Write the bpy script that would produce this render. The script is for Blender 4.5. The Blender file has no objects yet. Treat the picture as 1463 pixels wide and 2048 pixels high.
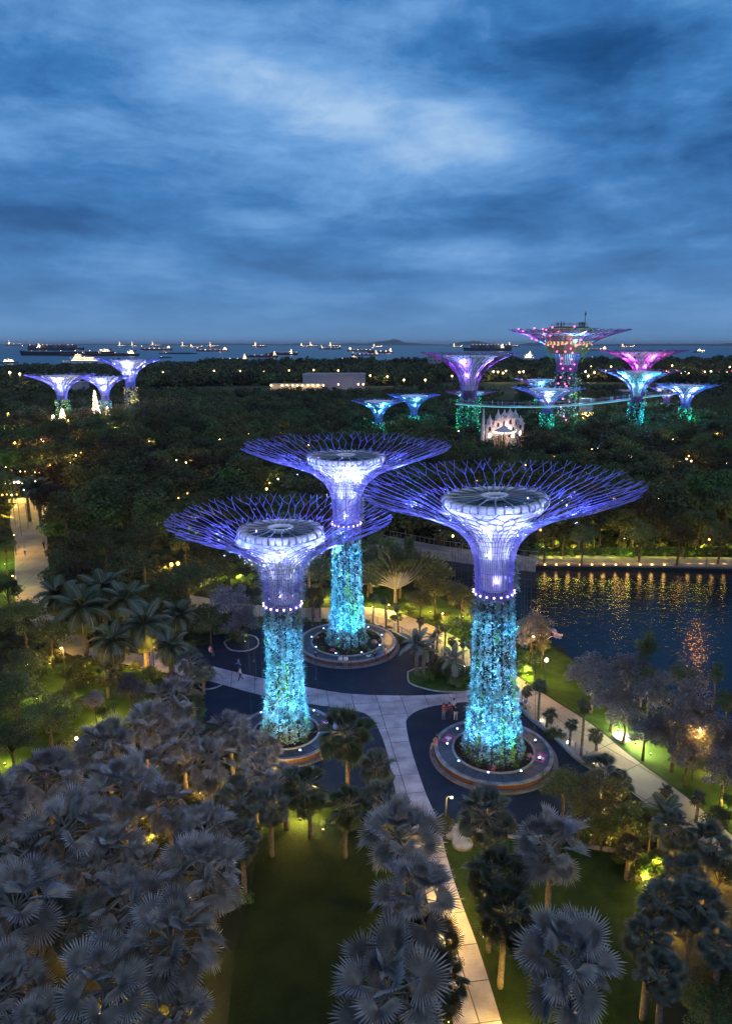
import bpy, bmesh, math, random
import numpy as np
from mathutils import Vector, Matrix, geometry
R = math.radians
PI = math.pi
random.seed(7)
rng = np.random.default_rng(7)
scene = bpy.context.scene
COL = scene.collection

# ------------------------------------------------------------------ camera
CAM_H = 37.0; FPX = 1400.0; PITCH = math.atan(336/FPX)
cam_d = bpy.data.cameras.new('camera'); cam = bpy.data.objects.new('camera', cam_d); COL.objects.link(cam)
cam.location = (0, 0, CAM_H); cam.rotation_euler = (R(90)-PITCH, 0, 0)
cam_d.sensor_fit = 'VERTICAL'; cam_d.sensor_height = 24; cam_d.lens = FPX/2048*24
cam_d.clip_start = 0.5; cam_d.clip_end = 120000
scene.camera = cam
scene.view_settings.view_transform = 'Standard'; scene.view_settings.look = 'None'
scene.view_settings.exposure = 0; scene.view_settings.gamma = 1; scene.view_settings.use_curve_mapping = False
scene.render.engine = 'CYCLES'
cy = scene.cycles
cy.use_denoising = True; cy.max_bounces = 4; cy.diffuse_bounces = 2; cy.glossy_bounces = 2; cy.transmission_bounces = 2
cy.transparent_max_bounces = 4; cy.volume_bounces = 0; cy.caustics_reflective = False; cy.caustics_refractive = False
cy.sample_clamp_indirect = 3.0; cy.use_light_tree = True
try: cy.denoiser = 'OPENIMAGEDENOISE'
except Exception: pass

# ------------------------------------------------------------------ sky
def N(nt, typ, **kw):
    n = nt.nodes.new(typ)
    for k, v in kw.items():
        if k == 'inp':
            for a, b in v.items(): n.inputs[a].default_value = b
        else: setattr(n, k, v)
    return n
def math_n(nt, op, a, b=None, c=None, clamp=False):
    n = nt.nodes.new('ShaderNodeMath'); n.operation = op; n.use_clamp = clamp
    for i, v in enumerate((a, b, c)):
        if v is None: continue
        if isinstance(v, (int, float)): n.inputs[i].default_value = v
        else: nt.links.new(v, n.inputs[i])
    return n.outputs[0]
def ramp(nt, fac, stops, interp='LINEAR'):
    n = nt.nodes.new('ShaderNodeValToRGB'); n.color_ramp.interpolation = interp
    el = n.color_ramp.elements
    while len(el) < len(stops): el.new(0.5)
    for e, (p, c) in zip(el, stops):
        e.position = p; e.color = (*c, 1) if len(c) == 3 else c
    nt.links.new(fac, n.inputs[0]); return n.outputs[0]
def mixc(nt, fac, a, b, mode='MIX'):
    n = nt.nodes.new('ShaderNodeMix'); n.data_type = 'RGBA'; n.blend_type = mode
    for i, v in ((0, fac), (6, a), (7, b)):
        if isinstance(v, (int, float)): n.inputs[i].default_value = v
        elif isinstance(v, tuple): n.inputs[i].default_value = (*v, 1)
        else: nt.links.new(v, n.inputs[i])
    return n.outputs[2]
def srgb(r, g, b):
    f = lambda c: (c/255/12.92) if c/255 <= 0.04045 else ((c/255+0.055)/1.055)**2.4
    return (f(r), f(g), f(b))

world = bpy.data.worlds.new('World'); scene.world = world; world.use_nodes = True
nt = world.node_tree; nt.nodes.clear()
L = nt.links.new
tc = N(nt, 'ShaderNodeTexCoord'); sep = N(nt, 'ShaderNodeSeparateXYZ'); L(tc.outputs['Generated'], sep.inputs[0])
X, Y, Z = sep.outputs
az = math_n(nt, 'ARCTAN2', X, Y)                      # azimuth in radians, 0 straight ahead
el = math_n(nt, 'ARCSINE', Z)                         # elevation in radians
den = math_n(nt, 'ADD', math_n(nt, 'MAXIMUM', Z, 0.0), 0.26)
u = math_n(nt, 'DIVIDE', X, den); v = math_n(nt, 'DIVIDE', Y, den)
cv = N(nt, 'ShaderNodeCombineXYZ'); L(u, cv.inputs[0]); L(v, cv.inputs[1])
def noise(vec, scale, detail, rough, dist=0.0, off=(0, 0, 0), sc=(1, 1, 1)):
    m = N(nt, 'ShaderNodeMapping'); m.inputs['Location'].default_value = off; m.inputs['Scale'].default_value = sc
    L(vec, m.inputs[0])
    n = N(nt, 'ShaderNodeTexNoise'); n.inputs['Scale'].default_value = scale; n.inputs['Detail'].default_value = detail
    n.inputs['Roughness'].default_value = rough; n.inputs['Distortion'].default_value = dist
    L(m.outputs[0], n.inputs['Vector']); return n.outputs[0]
ce = N(nt, 'ShaderNodeCombineXYZ'); L(az, ce.inputs[0]); L(math_n(nt, 'MULTIPLY', math_n(nt, 'POWER', math_n(nt, 'MAXIMUM', el, 0.0005), 0.8), 1.5), ce.inputs[1]); L(math_n(nt, 'MULTIPLY', el, 0.3), ce.inputs[2])
n1 = noise(ce.outputs[0], 4.0, 9, 0.58, 0.25, (3.9, 1.75, 0), (1, 1.9, 1))
n2 = noise(ce.outputs[0], 9.0, 10, 0.64, 0.5, (7.7, 4.1, 0), (.9, 1.5, 1))
n3 = noise(cv.outputs[0], 0.28, 3, 0.5, 0.0, (1.1, 9.0, 0))
def blob(px, py, sx, sy, rot=0.0):
    """a soft cloud patch round the direction seen through photo pixel (px, py), sizes in degrees"""
    xc = (px-731.5)/FPX; yc = -(py-1024)/FPX
    d = Vector((xc, math.cos(PITCH)+yc*math.sin(PITCH), -math.sin(PITCH)+yc*math.cos(PITCH))).normalized()
    a0 = math.atan2(d.x, d.y); e0 = math.asin(d.z)
    da = math_n(nt, 'SUBTRACT', az, a0); de = math_n(nt, 'SUBTRACT', el, e0)
    c, s = math.cos(R(rot)), math.sin(R(rot))
    p = math_n(nt, 'ADD', math_n(nt, 'MULTIPLY', da, c), math_n(nt, 'MULTIPLY', de, s))
    q = math_n(nt, 'SUBTRACT', math_n(nt, 'MULTIPLY', de, c), math_n(nt, 'MULTIPLY', da, s))
    p = math_n(nt, 'DIVIDE', p, R(sx)); q = math_n(nt, 'DIVIDE', q, R(sy))
    r2 = math_n(nt, 'ADD', math_n(nt, 'MULTIPLY', p, p), math_n(nt, 'MULTIPLY', q, q))
    return math_n(nt, 'EXPONENT', math_n(nt, 'MULTIPLY', r2, -1.0))
# brightness of the cloud deck: noise plus the bigger shapes the photograph shows
val = math_n(nt, 'ADD', math_n(nt, 'MULTIPLY', math_n(nt, 'SUBTRACT', n1, 0.5), 1.05), 0.52)
val = math_n(nt, 'ADD', val, math_n(nt, 'MULTIPLY', math_n(nt, 'SUBTRACT', n2, 0.5), 0.46))
val = math_n(nt, 'ADD', val, math_n(nt, 'MULTIPLY', math_n(nt, 'SUBTRACT', n3, 0.5), 0.3))
for (px, py, sx, sy, rot, w) in SKYBLOBS if 'SKYBLOBS' in globals() else (
        (640, 190, 10, 3.0, -12, .34), (960, 270, 5.0, 1.7, -8, .30), (420, 130, 8, 2.2, -14, .16), (330, 260, 12, 3.5, -4, .12),
        (800, 330, 9, 2.2, 0, .14), (1270, 400, 8, 2.2, 4, .10), (930, 512, 11, 1.3, -3, .26), (1000, 590, 14, .8, 0, .16),
        (90, 40, 9, 4, 0, -.10), (1250, 130, 12, 5.0, -18, -.25), (380, 480, 11, 1.6, -8, -.24), (100, 430, 8, 2.0, 0, -.12),
        (1320, 540, 7, 1.2, 0, -.22), (1130, 460, 7, 1.3, -8, -.14), (790, 552, 4.2, .45, 0, -.22), (1000, 440, 6, 1.2, -8, -.05)):
    val = math_n(nt, 'ADD', val, math_n(nt, 'MULTIPLY', blob(px, py, sx, sy, rot), w*.72))
cloud = ramp(nt, val, [(0.0, srgb(16, 62, 112)), (0.27, srgb(34, 90, 152)), (0.50, srgb(66, 130, 196)), (0.76, srgb(118, 172, 232)), (1.0, srgb(176, 212, 250))])
# towards the horizon the deck thins into a paler, greyer blue
hz = math_n(nt, 'EXPONENT', math_n(nt, 'MULTIPLY', math_n(nt, 'MAXIMUM', el, 0.0), -1/R(4.6)))
hz = math_n(nt, 'MULTIPLY', hz, 0.9)
cloud = mixc(nt, hz, cloud, srgb(116, 162, 210))
# overhead the deck turns greyer, as a dusk overcast does
up = math_n(nt, 'MULTIPLY', math_n(nt, 'SUBTRACT', el, R(24)), 1/R(40), clamp=True)
cloud = mixc(nt, math_n(nt, 'MULTIPLY', up, 0.8), cloud, srgb(108, 112, 128))
sky = N(nt, 'ShaderNodeTexSky'); sky.sky_type = 'NISHITA'; sky.sun_disc = False
sky.sun_elevation = R(-1.0); sky.sun_rotation = R(250); sky.altitude = 0
sk = mixc(nt, 1.0, sky.outputs[0], (0.05, 0.05, 0.05), 'MULTIPLY')
tot = mixc(nt, 0.10, cloud, sk)
bg = N(nt, 'ShaderNodeBackground'); bg.inputs['Strength'].default_value = 1.0; L(tot, bg.inputs[0])
wo = N(nt, 'ShaderNodeOutputWorld'); L(bg.outputs[0], wo.inputs[0])
world.cycles.sampling_method = 'MANUAL'; world.cycles.sample_map_resolution = 512

sun_d = bpy.data.lights.new('sun', 'SUN'); sun = bpy.data.objects.new('sun', sun_d); COL.objects.link(sun)
sun_d.energy = 0.65; sun_d.angle = R(35); sun_d.color = (0.86, 0.84, 0.88); sun.rotation_euler = (R(42), 0, R(28))

# ------------------------------------------------------------------ helpers
CP, SP = math.cos(PITCH), math.sin(PITCH)
def ray(px, py):
    xc = (px-731.5)/FPX; yc = -(py-1024)/FPX
    return Vector((xc, CP+yc*SP, -SP+yc*CP))
def G(px, py, z=0.0):
    """the place on level z that shows at photograph pixel (px, py)"""
    d = ray(px, py); t = (z-CAM_H)/d.z
    return Vector((d.x*t, d.y*t, z))
def proj(x, y, z=0.0):
    rel = (x, y, z-CAM_H); zc = y*CP-rel[2]*SP; yc = y*SP+rel[2]*CP
    if zc < 1: return (-9999, 9999, zc)
    return (731.5+FPX*x/zc, 1024-FPX*yc/zc, zc)
def depth(p): return p[1]*CP-(p[2]-CAM_H)*SP
def at_dist(px, d, py):
    """x and height of the thing seen at (px, py) when it stands d metres ahead"""
    r = ray(px, py); t = d/r.y
    return Vector((r.x*t, d, CAM_H+r.z*t))

def link(o, parent=None):
    COL.objects.link(o)
    if parent is not None: o.parent = parent
    return o
def thing(name, label, cat, loc=(0, 0, 0), rotz=0.0, group=None, scale=1.0, rot=None):
    o = bpy.data.objects.new(name, None); o.empty_display_size = 0.3; COL.objects.link(o)
    o.location = loc; o.rotation_euler = rot if rot else (0, 0, rotz)
    o.scale = scale if isinstance(scale, tuple) else (scale,)*3
    if label: o['label'] = label
    if cat: o['category'] = cat
    if group: o['group'] = group
    return o
def part(name, me, mat=None, parent=None, loc=None, rot=None, scale=None, kind=None, label=None):
    o = bpy.data.objects.new(name, me); link(o, parent)
    if mat is not None and not me.materials: me.materials.append(mat)
    if loc is not None: o.location = loc
    if rot is not None: o.rotation_euler = rot
    if scale is not None: o.scale = scale if isinstance(scale, tuple) else (scale,)*3
    if kind: o['kind'] = kind
    if label: o['label'] = label
    return o
def structure(name, me, mat, label=None):
    o = part(name, me, mat); o['kind'] = 'structure'
    if label: o['label'] = label
    return o
def lamp(kind, loc, power, color, parent=None, target=None, angle=60, blend=0.6, radius=0.1):
    d = bpy.data.lights.new('lamp_light', kind); d.energy = power; d.color = color; d.shadow_soft_size = radius
    o = bpy.data.objects.new('lamp_light', d); COL.objects.link(o)
    if kind == 'SPOT':
        d.spot_size = R(angle); d.spot_blend = blend
        if target is not None:
            dv = Vector(target)-Vector(loc); o.rotation_euler = dv.to_track_quat('-Z', 'Y').to_euler()
    o.location = loc
    if parent is not None: o.parent = parent
    return o

class MB:
    """collects shapes for one mesh"""
    def __init__(s): s.v = []; s.f = []; s.m = []
    def add(s, vs, fs, m=0):
        b = len(s.v); s.v += [tuple(p) for p in vs]; s.f += [tuple(i+b for i in f) for f in fs]; s.m += [m]*len(fs)
    def box(s, c, d, rz=0.0, m=0, taper=1.0):
        x, y, z = d[0]/2, d[1]/2, d[2]/2; vs = []
        for k in (-1, 1):
            t = taper if k > 0 else 1
            for a, b in ((-1, -1), (1, -1), (1, 1), (-1, 1)):
                px, py = a*x*t, b*y*t
                vs.append((c[0]+px*math.cos(rz)-py*math.sin(rz), c[1]+px*math.sin(rz)+py*math.cos(rz), c[2]+k*z))
        s.add(vs, [(3, 2, 1, 0), (4, 5, 6, 7), (0, 1, 5, 4), (1, 2, 6, 5), (2, 3, 7, 6), (3, 0, 4, 7)], m)
    def tube(s, pts, rad, n=6, m=0, cap=True):
        pts = [Vector(p) for p in pts]; k = len(pts)
        rad = rad if isinstance(rad, (list, tuple)) else [rad]*k
        vs = []; ref = None
        for i, p in enumerate(pts):
            d = (pts[min(i+1, k-1)]-pts[max(i-1, 0)])
            if d.length < 1e-9: d = Vector((0, 0, 1))
            d.normalize()
            if ref is None or abs(ref.dot(d)) > 0.97: ref = Vector((0, 0, 1)) if abs(d.z) < 0.9 else Vector((1, 0, 0))
            a = d.cross(ref).normalized(); b = d.cross(a)
            for j in range(n):
                t = 2*PI*j/n; vs.append(p+(a*math.cos(t)+b*math.sin(t))*rad[i])
        fs = []
        for i in range(k-1):
            for j in range(n):
                q = (j+1) % n; fs.append((i*n+j, i*n+q, (i+1)*n+q, (i+1)*n+j))
        if cap: fs.append(tuple(range(n))[::-1]); fs.append(tuple((k-1)*n+j for j in range(n)))
        s.add(vs, fs, m)
    def lathe(s, prof, n=32, m=0, a0=0.0, a1=2*PI, c=(0, 0, 0), closed=False):
        full = abs(a1-a0-2*PI) < 1e-6; cols = n if full else n+1; vs = []
        for (r, z) in prof:
            for j in range(cols):
                t = a0+(a1-a0)*j/n; vs.append((c[0]+r*math.cos(t), c[1]+r*math.sin(t), c[2]+z))
        fs = []; k = len(prof)
        for i in range(k if closed else k-1):
            i2 = (i+1) % k
            for j in range(n):
                q = (j+1) % cols if full else j+1
                fs.append((i*cols+j, i*cols+q, i2*cols+q, i2*cols+j))
        s.add(vs, fs, m)
    def ball(s, c, r, n=8, m=0, sz=1.0):
        prof = [(r*math.sin(PI*i/(n//2)), -r*sz*math.cos(PI*i/(n//2))) for i in range(n//2+1)]
        prof[0] = (0.001*r, prof[0][1]); prof[-1] = (0.001*r, prof[-1][1])
        s.lathe(prof, n, m, c=c)
    def prism(s, poly, z0, z1, m=0, top_only=False, mt=None):
        """poly: counter-clockwise (x, y) outline"""
        if sum((poly[i][0]*poly[(i+1) % len(poly)][1]-poly[(i+1) % len(poly)][0]*poly[i][1]) for i in range(len(poly))) < 0: poly = poly[::-1]
        n = len(poly); b = len(s.v)
        s.v += [(p[0], p[1], z0) for p in poly]+[(p[0], p[1], z1) for p in poly]
        tris = geometry.tessellate_polygon([[Vector((p[0], p[1], 0)) for p in poly]])
        def up(t, hi):
            A, B, C = [poly[i] for i in t]
            cr = (B[0]-A[0])*(C[1]-A[1])-(B[1]-A[1])*(C[0]-A[0])
            t = t if cr > 0 else t[::-1]
            return tuple(b+n+i for i in t) if hi else tuple(b+i for i in t[::-1])
        for t in tris:
            s.f.append(up(tuple(t), True)); s.m.append(m if mt is None else mt)
            if not top_only: s.f.append(up(tuple(t), False)); s.m.append(m)
        if z1 > z0:
            for i in range(n):
                j = (i+1) % n; s.f.append((b+i, b+j, b+n+j, b+n+i)); s.m.append(m)
    def mesh(s, name, mats=None, smooth=False):
        me = bpy.data.meshes.new(name); me.from_pydata(s.v, [], s.f)
        if mats:
            for mt in mats: me.materials.append(mt)
            me.polygons.foreach_set('material_index', s.m)
        if smooth: me.polygons.foreach_set('use_smooth', [True]*len(me.polygons))
        me.update(); return me
def mk(name, mat, build, smooth=False):
    b = MB(); build(b); return b.mesh(name, [mat] if not isinstance(mat, list) else mat, smooth)
def quads_mesh(name, co, mats, mi=None):
    """co: (n, 4, 3) corners of n quads"""
    n = len(co); me = bpy.data.meshes.new(name)
    me.vertices.add(n*4); me.vertices.foreach_set('co', co.reshape(-1).astype(np.float32))
    me.loops.add(n*4); me.loops.foreach_set('vertex_index', np.arange(n*4, dtype=np.int32))
    me.polygons.add(n); me.polygons.foreach_set('loop_start', np.arange(n, dtype=np.int32)*4)
    for m in mats: me.materials.append(m)
    if mi is not None: me.polygons.foreach_set('material_index', mi.astype(np.int32))
    me.update(calc_edges=True); return me
def leaf_quads(c, nrm, size, asp=0.55, bend=0.0):
    """kite-shaped leaves at points c facing roughly nrm"""
    n = len(c)
    a = rng.normal(size=(n, 3)); nn = nrm/np.maximum(np.linalg.norm(nrm, axis=1, keepdims=True), 1e-6)
    a -= (a*nn).sum(1, keepdims=True)*nn; a /= np.linalg.norm(a, axis=1, keepdims=True)
    b = np.cross(nn, a); s = size.reshape(-1, 1)
    return np.stack([c-a*s*.5, c+b*s*.5*asp, c+a*s*.5, c-b*s*.5*asp], axis=1)

# ------------------------------------------------------------------ materials
MATS = {}
def material(name, col, rough=0.7, spec=0.3, col2=None, nscale=1.0, detail=4, bump=0.0, bscale=None, metal=0.0, island=0.0, objrand=0.0,
             emit=None, estr=0.0, translucent=0.0, coords='Object', ramp_pos=(0.35, 0.65), sampling=None):
    if name in MATS: return MATS[name]
    m = bpy.data.materials.new(name); m.use_nodes = True; t = m.node_tree; t.nodes.clear()
    out = N(t, 'ShaderNodeOutputMaterial'); p = N(t, 'ShaderNodeBsdfPrincipled'); t.links.new(p.outputs[0], out.inputs[0])
    p.inputs['Roughness'].default_value = rough; p.inputs['Specular IOR Level'].default_value = spec; p.inputs['Metallic'].default_value = metal
    tcn = N(t, 'ShaderNodeTexCoord'); cur = None
    if col2 is not None:
        nz = N(t, 'ShaderNodeTexNoise'); nz.inputs['Scale'].default_value = nscale; nz.inputs['Detail'].default_value = detail
        t.links.new(tcn.outputs[coords], nz.inputs['Vector'])
        cur = ramp(t, nz.outputs[0], [(ramp_pos[0], col), (ramp_pos[1], col2)])
    if island or objrand:
        h = N(t, 'ShaderNodeHueSaturation')
        if cur is None: h.inputs['Color'].default_value = (*col, 1)
        else: t.links.new(cur, h.inputs['Color'])
        vv = None
        if island:
            g = N(t, 'ShaderNodeNewGeometry'); vv = math_n(t, 'MULTIPLY_ADD', g.outputs['Random Per Island'], island, 1-island/2)
        if objrand:
            oi = N(t, 'ShaderNodeObjectInfo'); w = math_n(t, 'MULTIPLY_ADD', oi.outputs['Random'], objrand, 1-objrand/2)
            vv = w if vv is None else math_n(t, 'MULTIPLY', vv, w)
            t.links.new(math_n(t, 'MULTIPLY_ADD', oi.outputs['Random'], 0.05, 0.475), h.inputs['Hue'])
        t.links.new(vv, h.inputs['Value']); cur = h.outputs[0]
    if cur is None: p.inputs['Base Color'].default_value = (*col, 1)
    else: t.links.new(cur, p.inputs['Base Color'])
    if bump:
        nb = N(t, 'ShaderNodeTexNoise'); nb.inputs['Scale'].default_value = bscale or nscale*4; nb.inputs['Detail'].default_value = 5
        t.links.new(tcn.outputs[coords], nb.inputs['Vector'])
        bp = N(t, 'ShaderNodeBump'); bp.inputs['Strength'].default_value = bump; bp.inputs['Distance'].default_value = 0.1
        t.links.new(nb.outputs[0], bp.inputs['Height']); t.links.new(bp.outputs[0], p.inputs['Normal'])
    if translucent:
        tr = N(t, 'ShaderNodeBsdfTranslucent')
        if cur is None: tr.inputs[0].default_value = (*col, 1)
        else: t.links.new(cur, tr.inputs[0])
        ms = N(t, 'ShaderNodeMixShader'); ms.inputs[0].default_value = translucent
        t.links.new(p.outputs[0], ms.inputs[1]); t.links.new(tr.outputs[0], ms.inputs[2]); t.links.new(ms.outputs[0], out.inputs[0])
    if emit is not None:
        p.inputs['Emission Color'].default_value = (*emit, 1); p.inputs['Emission Strength'].default_value = estr
        m.cycles.emission_sampling = sampling or 'NONE'
    elif True:
        m.cycles.emission_sampling = 'NONE'
    MATS[name] = m; return m
def glow(name, col, strength): return material(name, (0.02, 0.02, 0.02), emit=col, estr=strength)

M_ground = material('forest_floor', (0.018, 0.022, 0.010), 0.95, 0.1, (0.045, 0.045, 0.022), 0.12, 6, 0.6, 3.0)
M_lawn = material('shaded_lawn_grass', (0.008, 0.017, 0.004), 0.95, 0.1, (0.016, 0.030, 0.007), 0.5, 8, 0.8, 14.0)  # grass colour darkened to carry the shade under the palms
M_lawn2 = material('lush_lawn_grass', (0.030, 0.062, 0.008), 0.95, 0.1, (0.056, 0.10, 0.018), 0.7, 8, 0.8, 14.0)  # same grass, its colour brightened to carry the lamplight
M_field = material('field_grass', (0.050, 0.070, 0.035), 0.95, 0.1, (0.075, 0.09, 0.05), 0.02, 6)
M_path = material('pale_paving', (0.24, 0.225, 0.25), 0.75, 0.3, (0.43, 0.40, 0.43), 0.6, 10, 0.25, 9, objrand=0.22)
M_joint = material('paving_joint', (0.07, 0.07, 0.07), 0.9, 0.1, (0.11, 0.11, 0.10), 1, 4)
M_prom = material('tan_paving', (0.26, 0.22, 0.16), 0.75, 0.3, (0.36, 0.31, 0.23), 0.3, 8, 0.25, 9, objrand=0.08)
M_plaza = material('dark_resin', (0.009, 0.016, 0.030), 0.75, 0.15, (0.016, 0.025, 0.042), 0.4, 8, 0.3, 12)
M_kerb = material('kerb_stone', (0.22, 0.21, 0.20), 0.8, 0.2, (0.34, 0.32, 0.30), 1.5, 5)
M_stone = material('coping_stone', (0.16, 0.16, 0.18), 0.7, 0.3, (0.25, 0.25, 0.27), 1.5, 6, 0.2, 10)
M_brick = material('red_brick', (0.09, 0.045, 0.035), 0.85, 0.2, (0.15, 0.075, 0.055), 5, 3, 0.5, 22)
M_slate = material('slate_paving', (0.03, 0.035, 0.045), 0.5, 0.4, (0.06, 0.065, 0.075), 1.2, 5, 0.2, 8)
M_soil = material('planting_soil', (0.02, 0.014, 0.010), 0.95, 0.1, (0.04, 0.026, 0.018), 3, 5, 0.6, 10)
M_conc = material('concrete', (0.24, 0.24, 0.24), 0.8, 0.2, (0.36, 0.35, 0.34), 0.5, 6, 0.2, 6)
M_dark = material('dark_metal', (0.03, 0.03, 0.035), 0.5, 0.4)
M_steel = material('grey_steel', (0.25, 0.26, 0.28), 0.4, 0.5, metal=0.3)
M_bark = material('tree_bark', (0.06, 0.045, 0.03), 0.9, 0.1, (0.12, 0.09, 0.065), 4, 5, 0.5, 9)
M_palmbark = material('palm_bark', (0.09, 0.075, 0.06), 0.9, 0.1, (0.17, 0.145, 0.12), 6, 3, 0.6, 12)
def leafmat(name, a, b, **kw):
    k = dict(rough=0.6, spec=0.25, nscale=0.35, detail=3, island=0.7, objrand=1.0, translucent=0.22); k.update(kw)
    return material(name, a, col2=b, **k)
M_leaf = leafmat('deep_green_leaves', (0.050, 0.072, 0.024), (0.12, 0.14, 0.048))
M_leaf_b = leafmat('olive_leaves', (0.062, 0.058, 0.018), (0.11, 0.10, 0.034))
M_leaf_c = leafmat('fresh_green_leaves', (0.045, 0.085, 0.018), (0.085, 0.13, 0.03))
M_leaf_d = leafmat('silver_grey_leaves', (0.09, 0.085, 0.092), (0.17, 0.16, 0.17))
M_leaf_e = leafmat('brown_green_leaves', (0.045, 0.032, 0.016), (0.075, 0.055, 0.028))
M_leaf_f = leafmat('feathery_bamboo_leaves', (0.05, 0.075, 0.025), (0.10, 0.125, 0.045))
M_silver = leafmat('silver_palm_leaves', (0.155, 0.155, 0.150), (0.31, 0.31, 0.295), island=0.0, objrand=0.75, rough=0.45, spec=0.4, nscale=1.5, translucent=0.12)
M_gpalm = leafmat('green_palm_leaves', (0.035, 0.055, 0.022), (0.075, 0.10, 0.045), island=0.0, objrand=0.5, rough=0.4, spec=0.4, nscale=1.5, translucent=0.15)
M_bpalm = leafmat('grey_green_palm_leaves', (0.065, 0.085, 0.065), (0.13, 0.15, 0.12), island=0.0, objrand=0.5, rough=0.45, spec=0.35, nscale=1.5, translucent=0.15)
M_dpalm = leafmat('dark_palm_leaves', (0.028, 0.034, 0.018), (0.055, 0.062, 0.036), island=0.0, objrand=0.4, rough=0.4, spec=0.4, nscale=1.5, translucent=0.1)
M_deadpalm = leafmat('dead_palm_leaves', (0.10, 0.07, 0.045), (0.18, 0.13, 0.09), island=0.0, objrand=0.5, rough=0.8, nscale=1.5, translucent=0.1)
M_stalk = material('palm_stalks', (0.12, 0.115, 0.10), 0.5, 0.4, (0.19, 0.18, 0.16), 2, 2)
M_warm = glow('warm_lamp_glass', (1.0, 0.62, 0.22), 14)
M_warmw = glow('warm_white_lamp_glass', (1.0, 0.80, 0.52), 16)
M_cool = glow('cool_lamp_glass', (0.55, 0.75, 1.0), 14)
M_uplens = glow('uplight_lens', (1.0, 0.75, 0.4), 2.5)
M_shiplight = glow('ship_light_glass', (1.0, 0.74, 0.42), 12.0)
M_shipred = glow('ship_deck_light', (1.0, 0.38, 0.12), 4.0)
M_fairy = glow('fairy_light_glass', (1.0, 0.72, 0.45), 5.0)
M_docklens = glow('dock_lamp_lens', (1.0, 0.50, 0.16), 7)
M_bluelens = glow('blue_white_lens', (0.30, 0.45, 1.0), 12)
M_violet = glow('violet_lamp_glass', (0.85, 0.55, 1.0), 8)
M_pink = glow('pink_lamp_glass', (1.0, 0.10, 0.38), 6)
M_orange = glow('orange_lamp_glass', (1.0, 0.35, 0.08), 9)
M_green_l = glow('green_lamp_glass', (0.1, 1.0, 0.35), 5)
M_cyan_l = glow('cyan_lamp_glass', (0.1, 0.8, 1.0), 5)
def landmark(px, far=False):
    for lim, s in ((60, 'by the left frame edge'), (125, 'below the leftmost far tower'), (185, 'below the two low far towers'), (240, 'below the lit cone tree'), (310, 'right of the far left cluster'), (400, 'above the left tower crown, left end'), (480, 'above the left tower crown'),
                   (560, 'above the left tip of the rear crown'), (640, 'below the service building'), (735, 'below the lilac hall'), (800, 'under the small cyan tower'), (870, 'beside the small teal tower'), (930, 'under the tall purple tower'), (1000, 'near the white palace'),
                   (1075, 'right of the white palace'), (1150, 'under the observatory tower'), (1225, 'by the blazing market stall'), (1300, 'under the four-legged cyan tower'), (1380, 'under the rightmost small tower'), (9999, 'by the right frame edge')):
        if px < lim: return s
WARM = (1.0, 0.55, 0.12); YELLOW = (1.0, 0.72, 0.13); WHITEW = (1.0, 0.85, 0.55)
# ------------------------------------------------------------------ ground, water, paths
def flat(name, mat, poly, z, label=None, top=0.0, kind='structure'):
    b = MB(); b.prism([(p[0], p[1]) for p in poly], z-top, z, top_only=(top == 0)); o = part(name, b.mesh(name), mat)
    o['kind'] = kind
    if label: o['label'] = label
    return o
def gp(pts, z=0.0): return [G(x, y, z) for x, y in pts]
def smooth_line(pts, k=4):
    out = []
    n = len(pts)
    for i in range(n-1):
        p0, p1, p2, p3 = pts[max(i-1, 0)], pts[i], pts[i+1], pts[min(i+2, n-1)]
        for j in range(k):
            t = j/k
            out.append(tuple(0.5*((2*p1[a])+(-p0[a]+p2[a])*t+(2*p0[a]-5*p1[a]+4*p2[a]-p3[a])*t*t+(-p0[a]+3*p1[a]-3*p2[a]+p3[a])*t**3) for a in range(len(p1))))
    out.append(tuple(pts[-1])); return out

LAKE_Z = -0.9
lake_px = smooth_line([(760, 1150), (842, 1118), (880, 1148), (938, 1185), (1000, 1226), (1060, 1262), (1098, 1286), (1122, 1300), (1150, 1322), (1190, 1352), (1260, 1392),
                       (1340, 1428), (1440, 1470), (1600, 1530)], 3)
lake_far = [(1800, 1500), (1800, 1128), (1463, 1128), (1075, 1122), (1068, 1122), (960, 1112), (870, 1104), (800, 1093), (740, 1088), (700, 1110)]
lake_poly = [tuple(G(x, y).xy) for x, y in lake_px+lake_far]
shore_y = [(-4000, 820), (-1500, 850), (-700, 880), (-480, 845), (-300, 950), (-180, 1040), (0, 1090), (160, 1150), (260, 1120), (420, 1180), (700, 1230), (1200, 1200), (4000, 1300)]
land = [(-4000, -300), (4000, -300)]+[(x, y) for x, y in smooth_line(shore_y, 4)][::-1]
# land sheet with the lake cut out
def land_mesh():
    outer = [Vector((x, y, 0)) for x, y in land]; hole = [Vector((x, y, 0)) for x, y in lake_poly]
    tris = geometry.tessellate_polygon([outer, hole]); vs = outer+hole
    fs = []
    for t in tris:
        A, B, C = [vs[i] for i in t]
        fs.append(tuple(t) if (B-A).cross(C-A).z > 0 else tuple(t[::-1]))
    me = bpy.data.meshes.new('ground'); me.from_pydata([tuple(v) for v in vs], [], fs); me.update(); return me
structure('ground', land_mesh(), M_ground, 'dark undergrowth and soil beneath the garden trees')

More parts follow.
